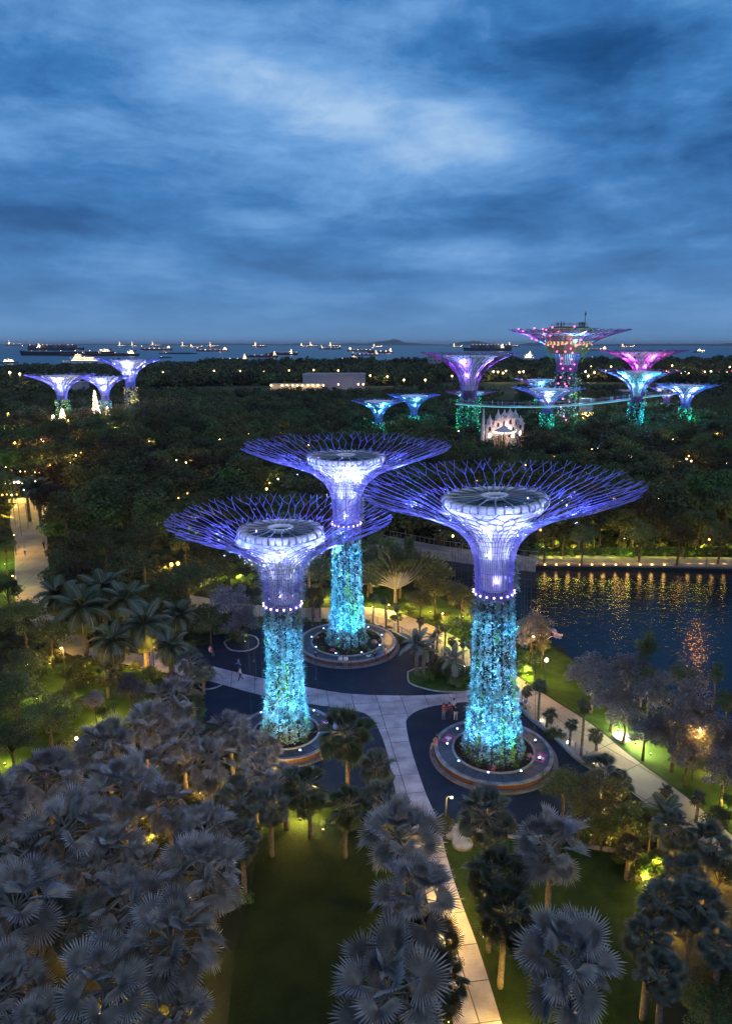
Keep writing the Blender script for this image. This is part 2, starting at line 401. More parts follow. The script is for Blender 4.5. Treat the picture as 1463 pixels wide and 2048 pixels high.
def water_mat(name, deep, rough, s1, s2, strength, coords='Object', stretch=(1, 1, 1)):
    m = bpy.data.materials.new(name); m.use_nodes = True; t = m.node_tree; p = t.nodes['Principled BSDF']
    p.inputs['Base Color'].default_value = (*deep, 1); p.inputs['Roughness'].default_value = rough; p.inputs['IOR'].default_value = 1.33
    tcn = N(t, 'ShaderNodeTexCoord'); mp = N(t, 'ShaderNodeMapping'); mp.inputs['Scale'].default_value = stretch
    t.links.new(tcn.outputs[coords], mp.inputs[0])
    a = N(t, 'ShaderNodeTexNoise'); a.inputs['Scale'].default_value = s1; a.inputs['Detail'].default_value = 4; t.links.new(mp.outputs[0], a.inputs['Vector'])
    b2 = N(t, 'ShaderNodeTexNoise'); b2.inputs['Scale'].default_value = s2; b2.inputs['Detail'].default_value = 3; t.links.new(mp.outputs[0], b2.inputs['Vector'])
    h = math_n(t, 'MULTIPLY_ADD', a.outputs[0], 0.6, b2.outputs[0])
    bp = N(t, 'ShaderNodeBump'); bp.inputs['Strength'].default_value = strength; bp.inputs['Distance'].default_value = 0.25
    t.links.new(h, bp.inputs['Height']); t.links.new(bp.outputs[0], p.inputs['Normal']); return m
M_lake = water_mat('lake_water', (0.004, 0.010, 0.018), 0.07, 1.8, 0.5, 0.45, stretch=(1, 1.5, 1))
M_sea = water_mat('sea_water', (0.028, 0.11, 0.18), 0.35, 0.05, 0.012, 0.5)
lx = [p[0] for p in lake_poly]; ly = [p[1] for p in lake_poly]
flat('lake_water', M_lake, [(min(lx)-1, min(ly)-1), (max(lx)+1, min(ly)-1), (max(lx)+1, max(ly)+1), (min(lx)-1, max(ly)+1)], LAKE_Z, 'dark rippled lake beside the promenade')
flat('sea_water', M_sea, [(-60000, 700), (60000, 700), (60000, 75000), (-60000, 75000)], -1.5, 'blue sea with anchored ships reaching the horizon')
# stone and earth banks round the lake
b = MB()
n = len(lake_poly)
for i in range(n):
    p, q = lake_poly[i], lake_poly[(i+1) % n]
    b.add([(p[0], p[1], 0), (q[0], q[1], 0), (q[0], q[1], LAKE_Z-1), (p[0], p[1], LAKE_Z-1)], [(0, 1, 2, 3)])
structure('lake_bank_wall', b.mesh('lake_bank_wall'), M_conc, 'low edge wall round the lake')

def clip_poly(poly, x0, y0, x1, y1, c, s):
    """clip outline to the cell x0..x1, y0..y1 of a grid turned by (c, s)"""
    P = [(p[0]*c+p[1]*s, -p[0]*s+p[1]*c) for p in poly]
    for ax, lim, sg in ((0, x0, 1), (0, x1, -1), (1, y0, 1), (1, y1, -1)):
        Q = []
        for i in range(len(P)):
            a, b_ = P[i-1], P[i]; da, db = sg*(a[ax]-lim), sg*(b_[ax]-lim)
            if da*db < 0:
                t = da/(da-db); Q.append((a[0]+(b_[0]-a[0])*t, a[1]+(b_[1]-a[1])*t))
            if db >= 0: Q.append(b_)
        P = Q
        if len(P) < 3: return []
    return [(x*c-y*s, x*s+y*c) for x, y in P]
def area(P): return abs(sum(P[i-1][0]*P[i][1]-P[i][0]*P[i-1][1] for i in range(len(P))))/2
def paved(name, mat, poly, z, size, ang, label):
    """a path: bed plus one slab object for each paving slab, joints left open"""
    base = flat(name, M_joint, poly, z-0.02, label)
    c, s = math.cos(ang), math.sin(ang)
    U = [(p[0]*c+p[1]*s) for p in poly]; V = [(-p[0]*s+p[1]*c) for p in poly]
    g = 0.035; k = 0
    for i in range(int((max(U)-min(U))/size)+1):
        for j in range(int((max(V)-min(V))/size)+1):
            x0 = min(U)+i*size; y0 = min(V)+j*size
            P = clip_poly(poly, x0+g, y0+g, x0+size-g, y0+size-g, c, s)
            if len(P) < 3 or area(P) < 0.05: continue
            k += 1
            if k > 290: continue
            bb = MB(); bb.prism(P, z-0.019, z+random.uniform(-.002, .002)); part('slab', bb.mesh('slab'), mat, base)
    return base

# the dark resin plaza round the three big trees
plaza_px = [(395, 1300), (425, 1272), (480, 1262), (560, 1256), (640, 1250), (720, 1256), (790, 1280), (850, 1312), (905, 1345), (950, 1375), (1000, 1400), (1045, 1432),
            (1100, 1478), (1160, 1520), (1235, 1578), (1180, 1640), (1060, 1672), (1000, 1668), (930, 1655), (876, 1642), (800, 1650), (700, 1600), (560, 1560), (470, 1500), (405, 1430), (392, 1360)]
plaza_poly = [p.xy for p in gp(smooth_line(plaza_px+[plaza_px[0]], 3)[:-1])]
flat('plaza', M_plaza, plaza_poly, 0.008, 'dark blue resin plaza around the three tall lit tree towers')
prom_up = [(380, 1190), (470, 1205), (600, 1216), (740, 1215), (830, 1238), (940, 1290), (1038, 1356), (1108, 1402), (1183, 1450), (1262, 1514), (1368, 1592), (1463, 1672), (1560, 1760)]
prom_lo = [(1500, 1800), (1400, 1700), (1302, 1617), (1230, 1562), (1156, 1514), (1111, 1471), (1068, 1438), (1038, 1408), (960, 1358), (880, 1312), (800, 1270), (735, 1245), (600, 1243), (470, 1230), (380, 1215)]
prom_poly = [p.xy for p in gp(smooth_line(prom_up, 3)+smooth_line(prom_lo, 3))]
paved('lakeside_path', M_prom, prom_poly, 0.030, 3.6, R(32), 'broad tan promenade between the plaza fence and the lake lawn')
# pale path crossing the plaza and running down between the palms
ctr_px = smooth_line([(300, 1300), (425, 1333), (520, 1356), (600, 1372), (680, 1386), (760, 1391), (850, 1391), (945, 1384), (1000, 1376), (1030, 1392)], 3)
rt_px = smooth_line([(1040, 1412), (945, 1404), (880, 1410), (838, 1420), (815, 1436), (812, 1452), (822, 1500), (850, 1585), (876, 1645), (892, 1712), (920, 1800), (957, 1900), (1003, 2048), (1060, 2240)], 3)
lf_px = smooth_line([(960, 2240), (906, 2048), (882, 1930), (858, 1820), (838, 1730), (815, 1650), (790, 1580), (775, 1510), (758, 1462), (738, 1432), (700, 1420), (620, 1408), (520, 1390), (425, 1364), (300, 1335)], 3)
path_poly = [p.xy for p in gp(ctr_px+rt_px+lf_px)]
paved('garden_path', M_path, path_poly, 0.034, 2.6, R(8), 'pale paved path crossing the plaza and curving down between the palms')
# left promenade
lp = [(30, 1200), (30, 1120), (28, 1070), (20, 1050), (22, 1020), (45, 995), (80, 985), (108, 985), (98, 1030), (94, 1060), (96, 1110), (100, 1160), (112, 1200), (150, 1240), (180, 1290), (160, 1318), (120, 1300), (60, 1240)]
paved('arrival_path', M_prom, [p.xy for p in gp(lp)], 0.030, 4.0, R(6), 'broad paved walk with two strollers at the left edge')
pl2 = smooth_line([(150, 1292), (230, 1300), (330, 1318), (430, 1333), (430, 1364), (330, 1345), (230, 1325), (150, 1315)], 2)
flat('side_path', M_path, [p.xy for p in gp(pl2)], 0.022, 'paved walk half hidden below the left palms')
LAWNS = {}
M_lawn3 = material('dim_lawn_grass', (0.014, 0.030, 0.005), 0.95, 0.1, (0.030, 0.052, 0.010), 0.7, 8, 0.8, 14.0)  # same grass, toned between the shaded and lit copies
for nm, pts, mt, lab in (
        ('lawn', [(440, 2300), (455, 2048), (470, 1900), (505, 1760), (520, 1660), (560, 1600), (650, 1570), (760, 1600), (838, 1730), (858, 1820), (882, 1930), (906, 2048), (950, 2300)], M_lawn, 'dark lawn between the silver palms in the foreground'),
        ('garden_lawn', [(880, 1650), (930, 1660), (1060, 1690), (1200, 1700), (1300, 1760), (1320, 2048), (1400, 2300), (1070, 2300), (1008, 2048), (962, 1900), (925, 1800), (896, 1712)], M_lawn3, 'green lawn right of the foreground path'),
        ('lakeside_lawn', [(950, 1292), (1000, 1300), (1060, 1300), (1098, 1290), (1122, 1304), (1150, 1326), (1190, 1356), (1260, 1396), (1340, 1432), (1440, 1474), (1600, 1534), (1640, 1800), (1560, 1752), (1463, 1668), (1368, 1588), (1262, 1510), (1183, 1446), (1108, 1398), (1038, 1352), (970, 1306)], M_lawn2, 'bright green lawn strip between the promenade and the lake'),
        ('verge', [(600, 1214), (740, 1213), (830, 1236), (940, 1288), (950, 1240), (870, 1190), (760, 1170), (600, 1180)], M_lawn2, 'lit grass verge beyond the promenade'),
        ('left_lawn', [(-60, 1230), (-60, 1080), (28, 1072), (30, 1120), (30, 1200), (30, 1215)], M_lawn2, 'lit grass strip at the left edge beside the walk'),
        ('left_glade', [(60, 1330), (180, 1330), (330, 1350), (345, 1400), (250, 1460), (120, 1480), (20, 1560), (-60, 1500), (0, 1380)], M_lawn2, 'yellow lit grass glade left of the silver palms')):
    LAWNS[nm] = [tuple(p.xy) for p in gp(pts)]
    flat(nm, mt, LAWNS[nm], 0.004, lab)
flat('field', M_field, [(-150, 430), (10, 430), (60, 520), (40, 640), (-60, 660), (-190, 620)], 0.004, 'pale open field beyond the woods')
flat('airfield_meadow', M_field, [(40, 490), (150, 470), (310, 500), (330, 690), (180, 720), (60, 700)], 0.005, 'open meadow behind the distant supertree grove')

# kerbs
def kerb(pts, w, h, mat=M_kerb, name='kerb', label='low stone kerb'):
    P = [Vector(p) for p in pts]; b = MB()
    lv = []; rv = []
    for i, p in enumerate(P):
        d = (P[min(i+1, len(P)-1)]-P[max(i-1, 0)]); d.z = 0; d.normalize(); nrm = Vector((-d.y, d.x, 0))*w/2
        lv.append(p+nrm); rv.append(p-nrm)
    m = len(P)
    vs = [(*v.xy, 0) for v in lv]+[(*v.xy, h) for v in lv]+[(*v.xy, h) for v in rv]+[(*v.xy, 0) for v in rv]
    fs = []
    for i in range(m-1):
        for a in range(3): fs.append((a*m+i, a*m+i+1, (a+1)*m+i+1, (a+1)*m+i))
    fs += [(0, m, 2*m, 3*m), (m-1, 4*m-1, 3*m-1, 2*m-1)]
    b.add(vs, fs); o = part(name, b.mesh(name), mat); o['kind'] = 'structure'; o['label'] = label; return o
kerb(gp(smooth_line([(876, 1643), (930, 1657), (1000, 1671), (1060, 1676), (1150, 1655), (1240, 1600)], 4)), 0.25, 0.14, M_kerb, 'plaza_kerb', 'pale kerb closing the plaza towards the foreground')
kerb(gp(smooth_line([(1150, 1690), (1200, 1700), (1240, 1706), (1275, 1716), (1300, 1728)], 3)), 0.22, 0.3, M_stone, 'lawn_edge_kerb', 'short stone edge behind the right lawn')

# round stepping stones
for (px, py, r, lab) in ((904, 1667, .78, 'round stepping disc nearest the plaza kerb'), (924, 1689, .78, 'round stepping disc nearer the camera, beside the path lawn'), (1241, 1476, .85, 'lone round disc on the lakeside lawn under the white-lit tree')):
    p = G(px, py); b = MB(); b.lathe([(0.001, .22), (r-.04, .22), (r, .18), (r, 0.0)], 28)
    o = part('stepping_disc', b.mesh('stepping_disc'), M_stone); o.location = p; o['label'] = lab; o['category'] = 'stone disc'; o['group'] = 'round discs set in the lawns'

# ------------------------------------------------------------------ plants: reusable meshes
def crown_mesh(name, mat, n, leaf, rx=1.0, rz=0.8, clumps=26, seed=0, inner=0.35, cl=0.34):
    """leaf cards in clumps through a crown one unit in radius (scaled by the tree)"""
    g = np.random.default_rng(seed)
    cs = []
    for i in range(clumps):
        th = g.uniform(0, 2*PI); ph = math.acos(g.uniform(-0.45, 1)); rr = g.uniform(inner, 0.82)
        cs.append((rr*math.sin(ph)*math.cos(th)*rx*g.uniform(.85, 1.1), rr*math.sin(ph)*math.sin(th)*rx*g.uniform(.85, 1.1), rr*math.cos(ph)*rz))
    cs = np.array(cs); rad = g.uniform(cl*.6, cl*1.15, clumps)
    k = g.integers(0, clumps, n); d = g.normal(size=(n, 3)); d /= np.linalg.norm(d, axis=1, keepdims=True)
    rr = g.uniform(.25, 1, n)**0.4
    c = cs[k]+d*(rad[k]*rr)[:, None]*np.array([1, 1, .75])
    nrm = d*0.8+np.array([0, 0, .55])+g.normal(size=(n, 3))*0.45
    q = leaf_quads(c, nrm, g.uniform(.7, 1.3, n)*leaf, .62)
    return quads_mesh(name, q, [mat]), cs
def trunk_mesh(name, cs, h, r, seed=0, mat=M_bark, limbs=7):
    """tapered trunk from -h to the crown centre with limbs reaching into the clumps"""
    g = random.Random(seed); b = MB()
    b.tube([(0, 0, -h), (g.uniform(-.05, .05), g.uniform(-.05, .05), -h*.55), (g.uniform(-.06, .06), 0, -h*.2), (0, 0, .25)], [r*1.35, r, r*.85, r*.4], 7)
    for i in range(min(limbs, len(cs))):
        c = cs[i]; z0 = -h*g.uniform(.15, .42)
        b.tube([(0, 0, z0), (c[0]*.45, c[1]*.45, z0*.3+c[2]*.35), tuple(c)], [r*.55, r*.36, r*.1], 5)
    return b.mesh(name, [mat], True)
TREES = {}
def tree_kind(key, mat, n, leaf, variants=3, **kw):
    TREES[key] = []
    for i in range(variants):
        hh = kw.pop('h', 1.5) if i == 0 else hh
        me, cs = crown_mesh('crown', mat, n, leaf, seed=sum(map(ord, key))+i*17, **kw)
        TREES[key].append((me, trunk_mesh('trunk', cs, hh, 0.055, seed=i)))
tree_kind('dark', M_leaf, 3200, .085, 4)
tree_kind('olive', M_leaf_b, 3200, .085, 3)
tree_kind('fresh', M_leaf_c, 2800, .09, 2)
tree_kind('brown', M_leaf_e, 3000, .085, 2)
tree_kind('silver', M_leaf_d, 7500, .058, 3, clumps=44, cl=.26)
tree_kind('near', M_leaf, 6500, .052, 2, clumps=38, cl=.28)
tree_kind('nearolive', M_leaf_b, 6500, .052, 2, clumps=38, cl=.28)
tree_kind('spire', M_leaf, 3200, .075, 2, rx=.55, rz=1.25, clumps=30, cl=.26)
tree_kind('bamboo', M_leaf_f, 5200, .075, 2, rx=.9, rz=.95, clumps=46, cl=.20)
tree_kind('far', M_leaf, 420, .24, 3, clumps=14, cl=.42)
tree_kind('farolive', M_leaf_b, 420, .24, 2, clumps=14, cl=.42)
tree_kind('bush', M_leaf_c, 1500, .12, 2, rx=1.0, rz=.62, clumps=22, cl=.30, h=.45)
tree_kind('darkbush', M_leaf, 1500, .12, 2, rx=1.0, rz=.62, clumps=22, cl=.30, h=.45)
TREE_COUNT = 0
def tree(key, x, y, zc, r, label, cat='tree', group=None, squash=1.0, name=None, ground=0.0):
    """a tree with its crown centre at height zc and crown radius r"""
    global TREE_COUNT; TREE_COUNT += 1
    me, tr = TREES[key][TREE_COUNT % len(TREES[key])]
    nm = name or {'silver': 'silver_leaved_tree', 'bamboo': 'bamboo_clump', 'spire': 'conical_tree', 'bush': 'garden_shrub', 'darkbush': 'garden_shrub'}.get(key, 'broadleaf_tree')
    t = thing(nm, label, cat, (x, y, ground), random.uniform(0, 6.28), group)
    part('crown', me, None, t, (0, 0, zc), None, (r, r, r*squash))
    hh = 0.45 if 'bush' in key else 1.5
    part('trunk', tr, None, t, (0, 0, zc), None, (r*.9, r*.9, zc/hh))
    return t
def tree_px(key, px, py, w, zc, label, **kw):
    p = G(px, py, zc); r = w*depth(p)/FPX/2
    return tree(key, p.x, p.y, zc, r, label, **kw)

# fan palms ------------------------------------------------------------
def fan_leaf(name, mat, seed, pet=1.0, blade=1.0, seg=34, span=300, droop=0.35, cup=0.30, stiff=1.0):
    g = random.Random(seed); b = MB()
    # stalk bends down under the blade, in the local x-z plane
    pts = []; a = 0.0; x = z = 0.0
    for i in range(5):
        pts.append((x, 0, z)); st = pet/4; x += math.cos(a)*st; z += math.sin(a)*st; a -= droop*.22
    b.tube(pts, [.045, .035, .028, .022, .018], 4, m=1)
    hub = Vector(pts[-1]); ax = Vector((math.cos(a), 0, math.sin(a))); up = Vector((-math.sin(a), 0, math.cos(a))); sd = Vector((0, 1, 0))
    for i in range(seg):
        t = (i+.5)/seg; th = R(-span/2+span*t); dth = R(span/seg)*.5
        L0 = blade*(0.72+0.28*math.cos(th*.55))*g.uniform(.92, 1.06)
        def P(r, tt, lift):
            # the blade is cupped: outer segments lift, tips droop
            q = hub+ax*(math.cos(tt)*r)+sd*(math.sin(tt)*r*(1-.12*cup))
            c = cup*abs(math.sin(tt))*r*.55-droop*.38*(r/blade)**2.2*blade
            return q+up*(c+lift)
        rm = L0*.50; tip = L0*g.uniform(.94, 1.04); tj = th+g.uniform(-.02, .02)
        v = [P(.02, th, 0), P(rm, th-dth, 0), P(rm, th, .075*blade), P(rm, th+dth, 0), P(tip*.82, tj-dth*.38, -.01), P(tip*.82, tj+dth*.38, -.01), P(tip, tj, -.03*g.random())]
        b.add(v, [(0, 1, 2), (0, 2, 3), (1, 4, 2), (2, 4, 5), (2, 5, 3), (4, 6, 5)], 0)
    return b.mesh(name, [mat, M_stalk])
def palm_trunk(h, r, lean=(0, 0), mat=M_palmbark, rings=10):
    b = MB(); pts = []; rad = []
    for i in range(rings+1):
        t = i/rings; pts.append((lean[0]*t*t, lean[1]*t*t, h*t)); rad.append(r*(1.25-.35*t)*(1.0+(.06 if i % 2 else -.03)))
    b.tube(pts, rad, 9); return b.mesh('trunk', [mat], True)
FAN = {}

def fan_kind(key, mat, **kw): FAN[key] = [fan_leaf('leaf', mat, i*5+len(key), droop=d, **kw) for i, d in enumerate((.15, .35, .55, .9))]
fan_kind('silver', M_silver, pet=1.15, blade=1.0, span=262, cup=.85)
fan_kind('green', M_gpalm, pet=1.15, blade=.95, span=270, cup=.5)
fan_kind('grey', M_bpalm, pet=1.05, blade=.95, span=280, cup=.6)
FAN['dead'] = [fan_leaf('leaf', M_deadpalm, 3, pet=1.1, blade=.8, droop=1.0, span=150, cup=.3)]
fan_kind('dark', M_dpalm, pet=1.1, blade=.95, span=270, cup=.4)
fan_kind('small', M_dpalm, pet=.6, blade=.8, seg=16)
def fan_palm(key, x, y, h, r, label, nleaf=30, group=None, name='fan_palm', tr=None, low=-48, top=82):
    t = thing(name, label, 'palm', (x, y, 0), random.uniform(0, 6.28), group)
    lean = (random.uniform(-.3, .3), random.uniform(-.3, .3))
    part('trunk', palm_trunk(h, tr or max(.16, r*.065), lean), None, t)
    s = r/2.05
    if nleaf > 20:
        for i in range(random.choice((2, 3, 5))):
            part('leaf', FAN['dead'][0], None, t, (lean[0], lean[1], h-.5), (random.uniform(-.4, .4), R(random.uniform(62, 80)), random.uniform(0, 6.28)), s*.8, label='dead brown frond')
    for i in range(nleaf):
        f = (i+.5)/nleaf; el = top-(top-low)*f**.85+random.uniform(-6, 6); az_ = i*2.39996+random.uniform(-.25, .25)
        k = 0 if el > 50 else 1 if el > 15 else 2 if el > -15 else 3
        sc = s*random.uniform(.86, 1.1)*(0.86 if el > 62 else 1)
        m = Matrix.Rotation(az_, 4, 'Z') @ Matrix.Rotation(-R(el), 4, 'Y') @ Matrix.Rotation(random.uniform(-.9, .9), 4, 'X')
        part('leaf', FAN[key][k], None, t, (lean[0], lean[1], h-.15*f), m.to_euler(), sc)
    return t
def fan_px(key, px, py, w, zc, label, **kw):
    p = G(px, py, zc); r = w*depth(p)/FPX/2*1.02
    return fan_palm(key, p.x, p.y, zc-.15*r, r, label, **kw)
# feather palms --------------------------------------------------------
def feather_leaf(name, mat, seed, L_=1.0, pairs=38, droop=1.0, wid=.28):
    g = random.Random(seed); b = MB(); pts = []; a = 0; x = z = 0
    for i in range(9):
        pts.append(Vector((x, 0, z))); x += math.cos(a)*L_/8; z += math.sin(a)*L_/8; a -= droop*.16
    b.tube(pts, [.022*(1-i/9)+.004 for i in range(9)], 4, m=1)
    for i in range(pairs):
        t = .10+.9*i/pairs; f = t*8; k = min(int(f), 7); p = pts[k].lerp(pts[k+1], f-k); d = (pts[k+1]-pts[k]).normalized()
        ln = wid*(math.sin(PI*(.12+.84*t))**.7)*g.uniform(.9, 1.1)
        for s in (-1, 1):
            e = p+d*ln*.55+Vector((0, s*ln*.85, -.16*ln))+Vector((0, 0, .2*ln)); w = d*.011
            mid = p.lerp(e, .5)+Vector((0, 0, .10*ln))
            b.add([p-w, p+w, mid+w*1.3, e-Vector((0, 0, .3*ln)), mid-w*1.3], [(0, 1, 2, 4), (4, 2, 3)], 0)
    return b.mesh(name, [mat, M_stalk])
FEA = {'dark': [feather_leaf('leaf', M_gpalm, i, droop=d) for i, d in enumerate((.8, 1.3, 1.9))],
       'grey': [feather_leaf('leaf', M_bpalm, i, droop=d, wid=.24) for i, d in enumerate((.7, 1.2, 1.8))]}
def feather_palm(key, x, y, h, r, label, nleaf=26, group=None, tr=None, name='feather_palm', low=-25):
    t = thing(name, label, 'palm', (x, y, 0), random.uniform(0, 6.28), group)
    part('trunk', palm_trunk(h, tr or .28), None, t)
    for i in range(nleaf):
        f = (i+.5)/nleaf; el = 80-(80-low)*f**.9+random.uniform(-5, 5); az_ = i*2.39996
        k = 0 if el > 50 else 1 if el > 15 else 2
        part('leaf', FEA[key][k], None, t, (0, 0, h-.1*f), (0, -R(el), az_), r*1.12*random.uniform(.9, 1.08))
    return t
def feather_px(key, px, py, w, zc, label, **kw):
    p = G(px, py, zc); return feather_palm(key, p.x, p.y, zc-.3, w*depth(p)/FPX/2, label, **kw)
# traveller palms: stalks fanned in one plane with paddle leaves
def paddle_leaf(seed):
    g = random.Random(seed); b = MB(); pts = [(0, 0, 0), (.25, 0, .02), (.55, 0, .0), (.8, 0, -.06), (1.0, 0, -.2)]
    b.tube(pts, [.03, .022, .015, .01, .004], 4, m=1)
    segs = 9
    for s in (-1, 1):
        for i in range(segs):
            t0 = .42+.58*i/segs; t1 = t0+.58/segs*.92
            def c(t): return Vector((t, 0, -.26*max(0, t-.5)**1.6))
            w0 = .13*math.sin(PI*(t0-.38)/.66)**.6; w1 = .13*math.sin(PI*min(.98, (t1-.38)/.66))**.6
            dz = -g.uniform(.02, .09)
            b.add([c(t0), c(t1), c(t1)+Vector((.02, s*w1, dz)), c(t0)+Vector((.02, s*w0, dz))], [(0, 1, 2, 3)], 0)
    return b.mesh('leaf', [M_gpalm, M_stalk])
PAD = [paddle_leaf(i) for i in range(3)]
def traveller_palm(x, y, h, r, label, n=15, rz=0.0, group=None):
    t = thing('traveller_palm', label, 'palm', (x, y, 0), rz, group)
    part('trunk', palm_trunk(h, .22), None, t)
    for i in range(n):
        a = -70+140*i/(n-1); m = Matrix.Rotation(R(a), 4, 'X') @ Matrix.Rotation(-R(90), 4, 'Y') @ Matrix.Rotation(R(90+random.uniform(-20, 20)), 4, 'X')
        part('leaf', PAD[i % 3], None, t, (0, math.sin(R(a))*-.1, h-.2), m.to_euler(), r*random.uniform(.9, 1.1))
    return t
# ------------------------------------------------------------------ supertrees
M_rib = material('purple_steel_branch', (0.17, 0.17, 0.55), 0.35, 0.5, island=0.25)
M_rib_far = material('magenta_steel_branch', (0.25, 0.08, 0.27), 0.4, 0.5)
M_rib_pale = material('lit_inner_steel', (0.55, 0.55, 0.72), 0.4, 0.5)
M_funnel = material('white_membrane', (0.78, 0.78, 0.80), 0.6, 0.3, (0.70, 0.70, 0.73), 3, 2)
M_rim = material('rim_cladding', (0.70, 0.68, 0.70), 0.6, 0.3, (0.80, 0.78, 0.80), 1.5, 4, 0.15, 8)
M_glassroof = material('teal_roof_glass', (0.02, 0.06, 0.07), 0.12, 0.5)
M_core = material('dark_core', (0.03, 0.035, 0.04), 0.8, 0.2)
M_creep = leafmat('climbing_leaves', (0.09, 0.16, 0.14), (0.26, 0.34, 0.33), island=1.1, objrand=0.0, rough=0.32, spec=0.7, nscale=1.6, translucent=0.1)
M_creep2 = leafmat('yellow_green_leaves', (0.14, 0.30, 0.03), (0.26, 0.42, 0.06), island=0.8, objrand=0.0, rough=0.35, nscale=1.5, translucent=0.1)  # green light put into the leaf colour
M_creep3 = leafmat('dark_climbing_leaves', (0.02, 0.05, 0.03), (0.05, 0.10, 0.07), island=0.9, objrand=0.0, rough=0.35, spec=0.5, nscale=1.6, translucent=0.05)
M_flower = leafmat('pink_flowers', (0.5, 0.08, 0.14), (0.6, 0.25, 0.3), island=0.6, objrand=0.0, translucent=0.1)

def interp(tab, t):
    for (a, b_), (c, d) in zip(tab[:-1], tab[1:]):
        if t <= c: return b_+(d-b_)*(t-a)/(c-a) if c > a else d
    return tab[-1][1]
# cage profile: height against radius, the near trees' own outline
CAGE = [(15.6, 1.62), (17.5, 1.62), (19.3, 1.80), (20.4, 2.20), (21.3, 2.85), (22.2, 4.05), (23.0, 5.6), (23.8, 7.6), (24.6, 9.8), (25.5, 12.0)]
def cage_point(t, th, prof):
    """t from 0 (neck) to 1 (rim) along the outline"""
    n = len(prof)-1; f = min(t, .9999)*n; i = int(f); f -= i
    p0, p1, p2, p3 = prof[max(i-1, 0)], prof[i], prof[i+1], prof[min(i+2, n)]
    h, r = [0.5*((2*p1[a])+(-p0[a]+p2[a])*f+(2*p0[a]-5*p1[a]+4*p2[a]-p3[a])*f*f+(-p0[a]+3*p1[a]-3*p2[a]+p3[a])*f**3) for a in (0, 1)]
    return Vector((r*math.cos(th), r*math.sin(th), h))
def branch_meshes(prof, sector, per, rr, mat, seed, sides=4, detail=True, t0=.42):
    """ribs of one sector: straight at the neck, then an uneven honeycomb of forks that part and meet again up to the rim"""
    g = random.Random(seed); out = []; step = sector/per
    lv = [t0, .49, .58, .645, .735, .80, .885, .94] if detail else [t0, .52, .64, .74, .87]
    # node angles and heights repeat from sector to sector
    nodes = [[(lv[k]+g.uniform(-.022, .022), g.uniform(-.2, .2)*step, g.uniform(-.06, .14)) for _ in range(per)] for k in range(len(lv))]
    half = [((k+1)//2)*.5 for k in range(len(lv))]              # each fork level shifts the cells by half a step
    def nd(k, i):
        q, r_ = divmod(i, per); t, dj, dz = nodes[k][r_]
        return (t, (i+half[k])*step+dj, dz)
    for i in range(per):
        b = MB()
        def seg(a, c, r0=rr, n=2):
            b.tube([cage_point(a[0]+(c[0]-a[0])*j/n, a[1]+(c[1]-a[1])*j/n, prof)+Vector((0, 0, a[2]+(c[2]-a[2])*j/n)) for j in range(n+1)], r0, sides, cap=False)
        p0 = nd(0, i); seg((0.0, i*step, 0), (p0[0]*.5, i*step+(p0[1]-i*step)*.3, 0), rr, 4); seg((p0[0]*.5, i*step+(p0[1]-i*step)*.3, 0), p0, rr, 3)
        for k in range(len(lv)-1):
            w = rr*(1-.03*k)
            if k % 2 == 0:      # fork: to the cell on the left and on the right
                seg(nd(k, i), nd(k+1, i), w, 1)
                if g.random() > .10: seg(nd(k, i), nd(k+1, i-1), w, 1)
            else: seg(nd(k, i), nd(k+1, i), w, 2)
        K = len(lv)-1; e = nd(K, i)
        for s in (-1, 1):
            seg(e, (min(1.0, e[0]+g.uniform(.035, .06)), e[1]+s*step*g.uniform(.18, .38), e[2]+g.uniform(0, .12)), rr*.85, 1)
        if detail:
            for _ in range(3):
                k = g.choice((2, 4, 6)); a = nd(k, i); c = nd(k-1, i) if False else a
                seg(a, (a[0]+g.uniform(.02, .06), a[1]+g.choice((-1, 1))*step*g.uniform(.15, .3), a[2]+.1), rr*.75, 1)
        out.append(b.mesh('branch', [mat], False))
    return out
def trunk_radius(z, s=1.0): return interp([(0, 2.75), (2, 2.35), (5, 1.95), (9, 1.66), (15.6, 1.55), (17, 1.6)], z)*s

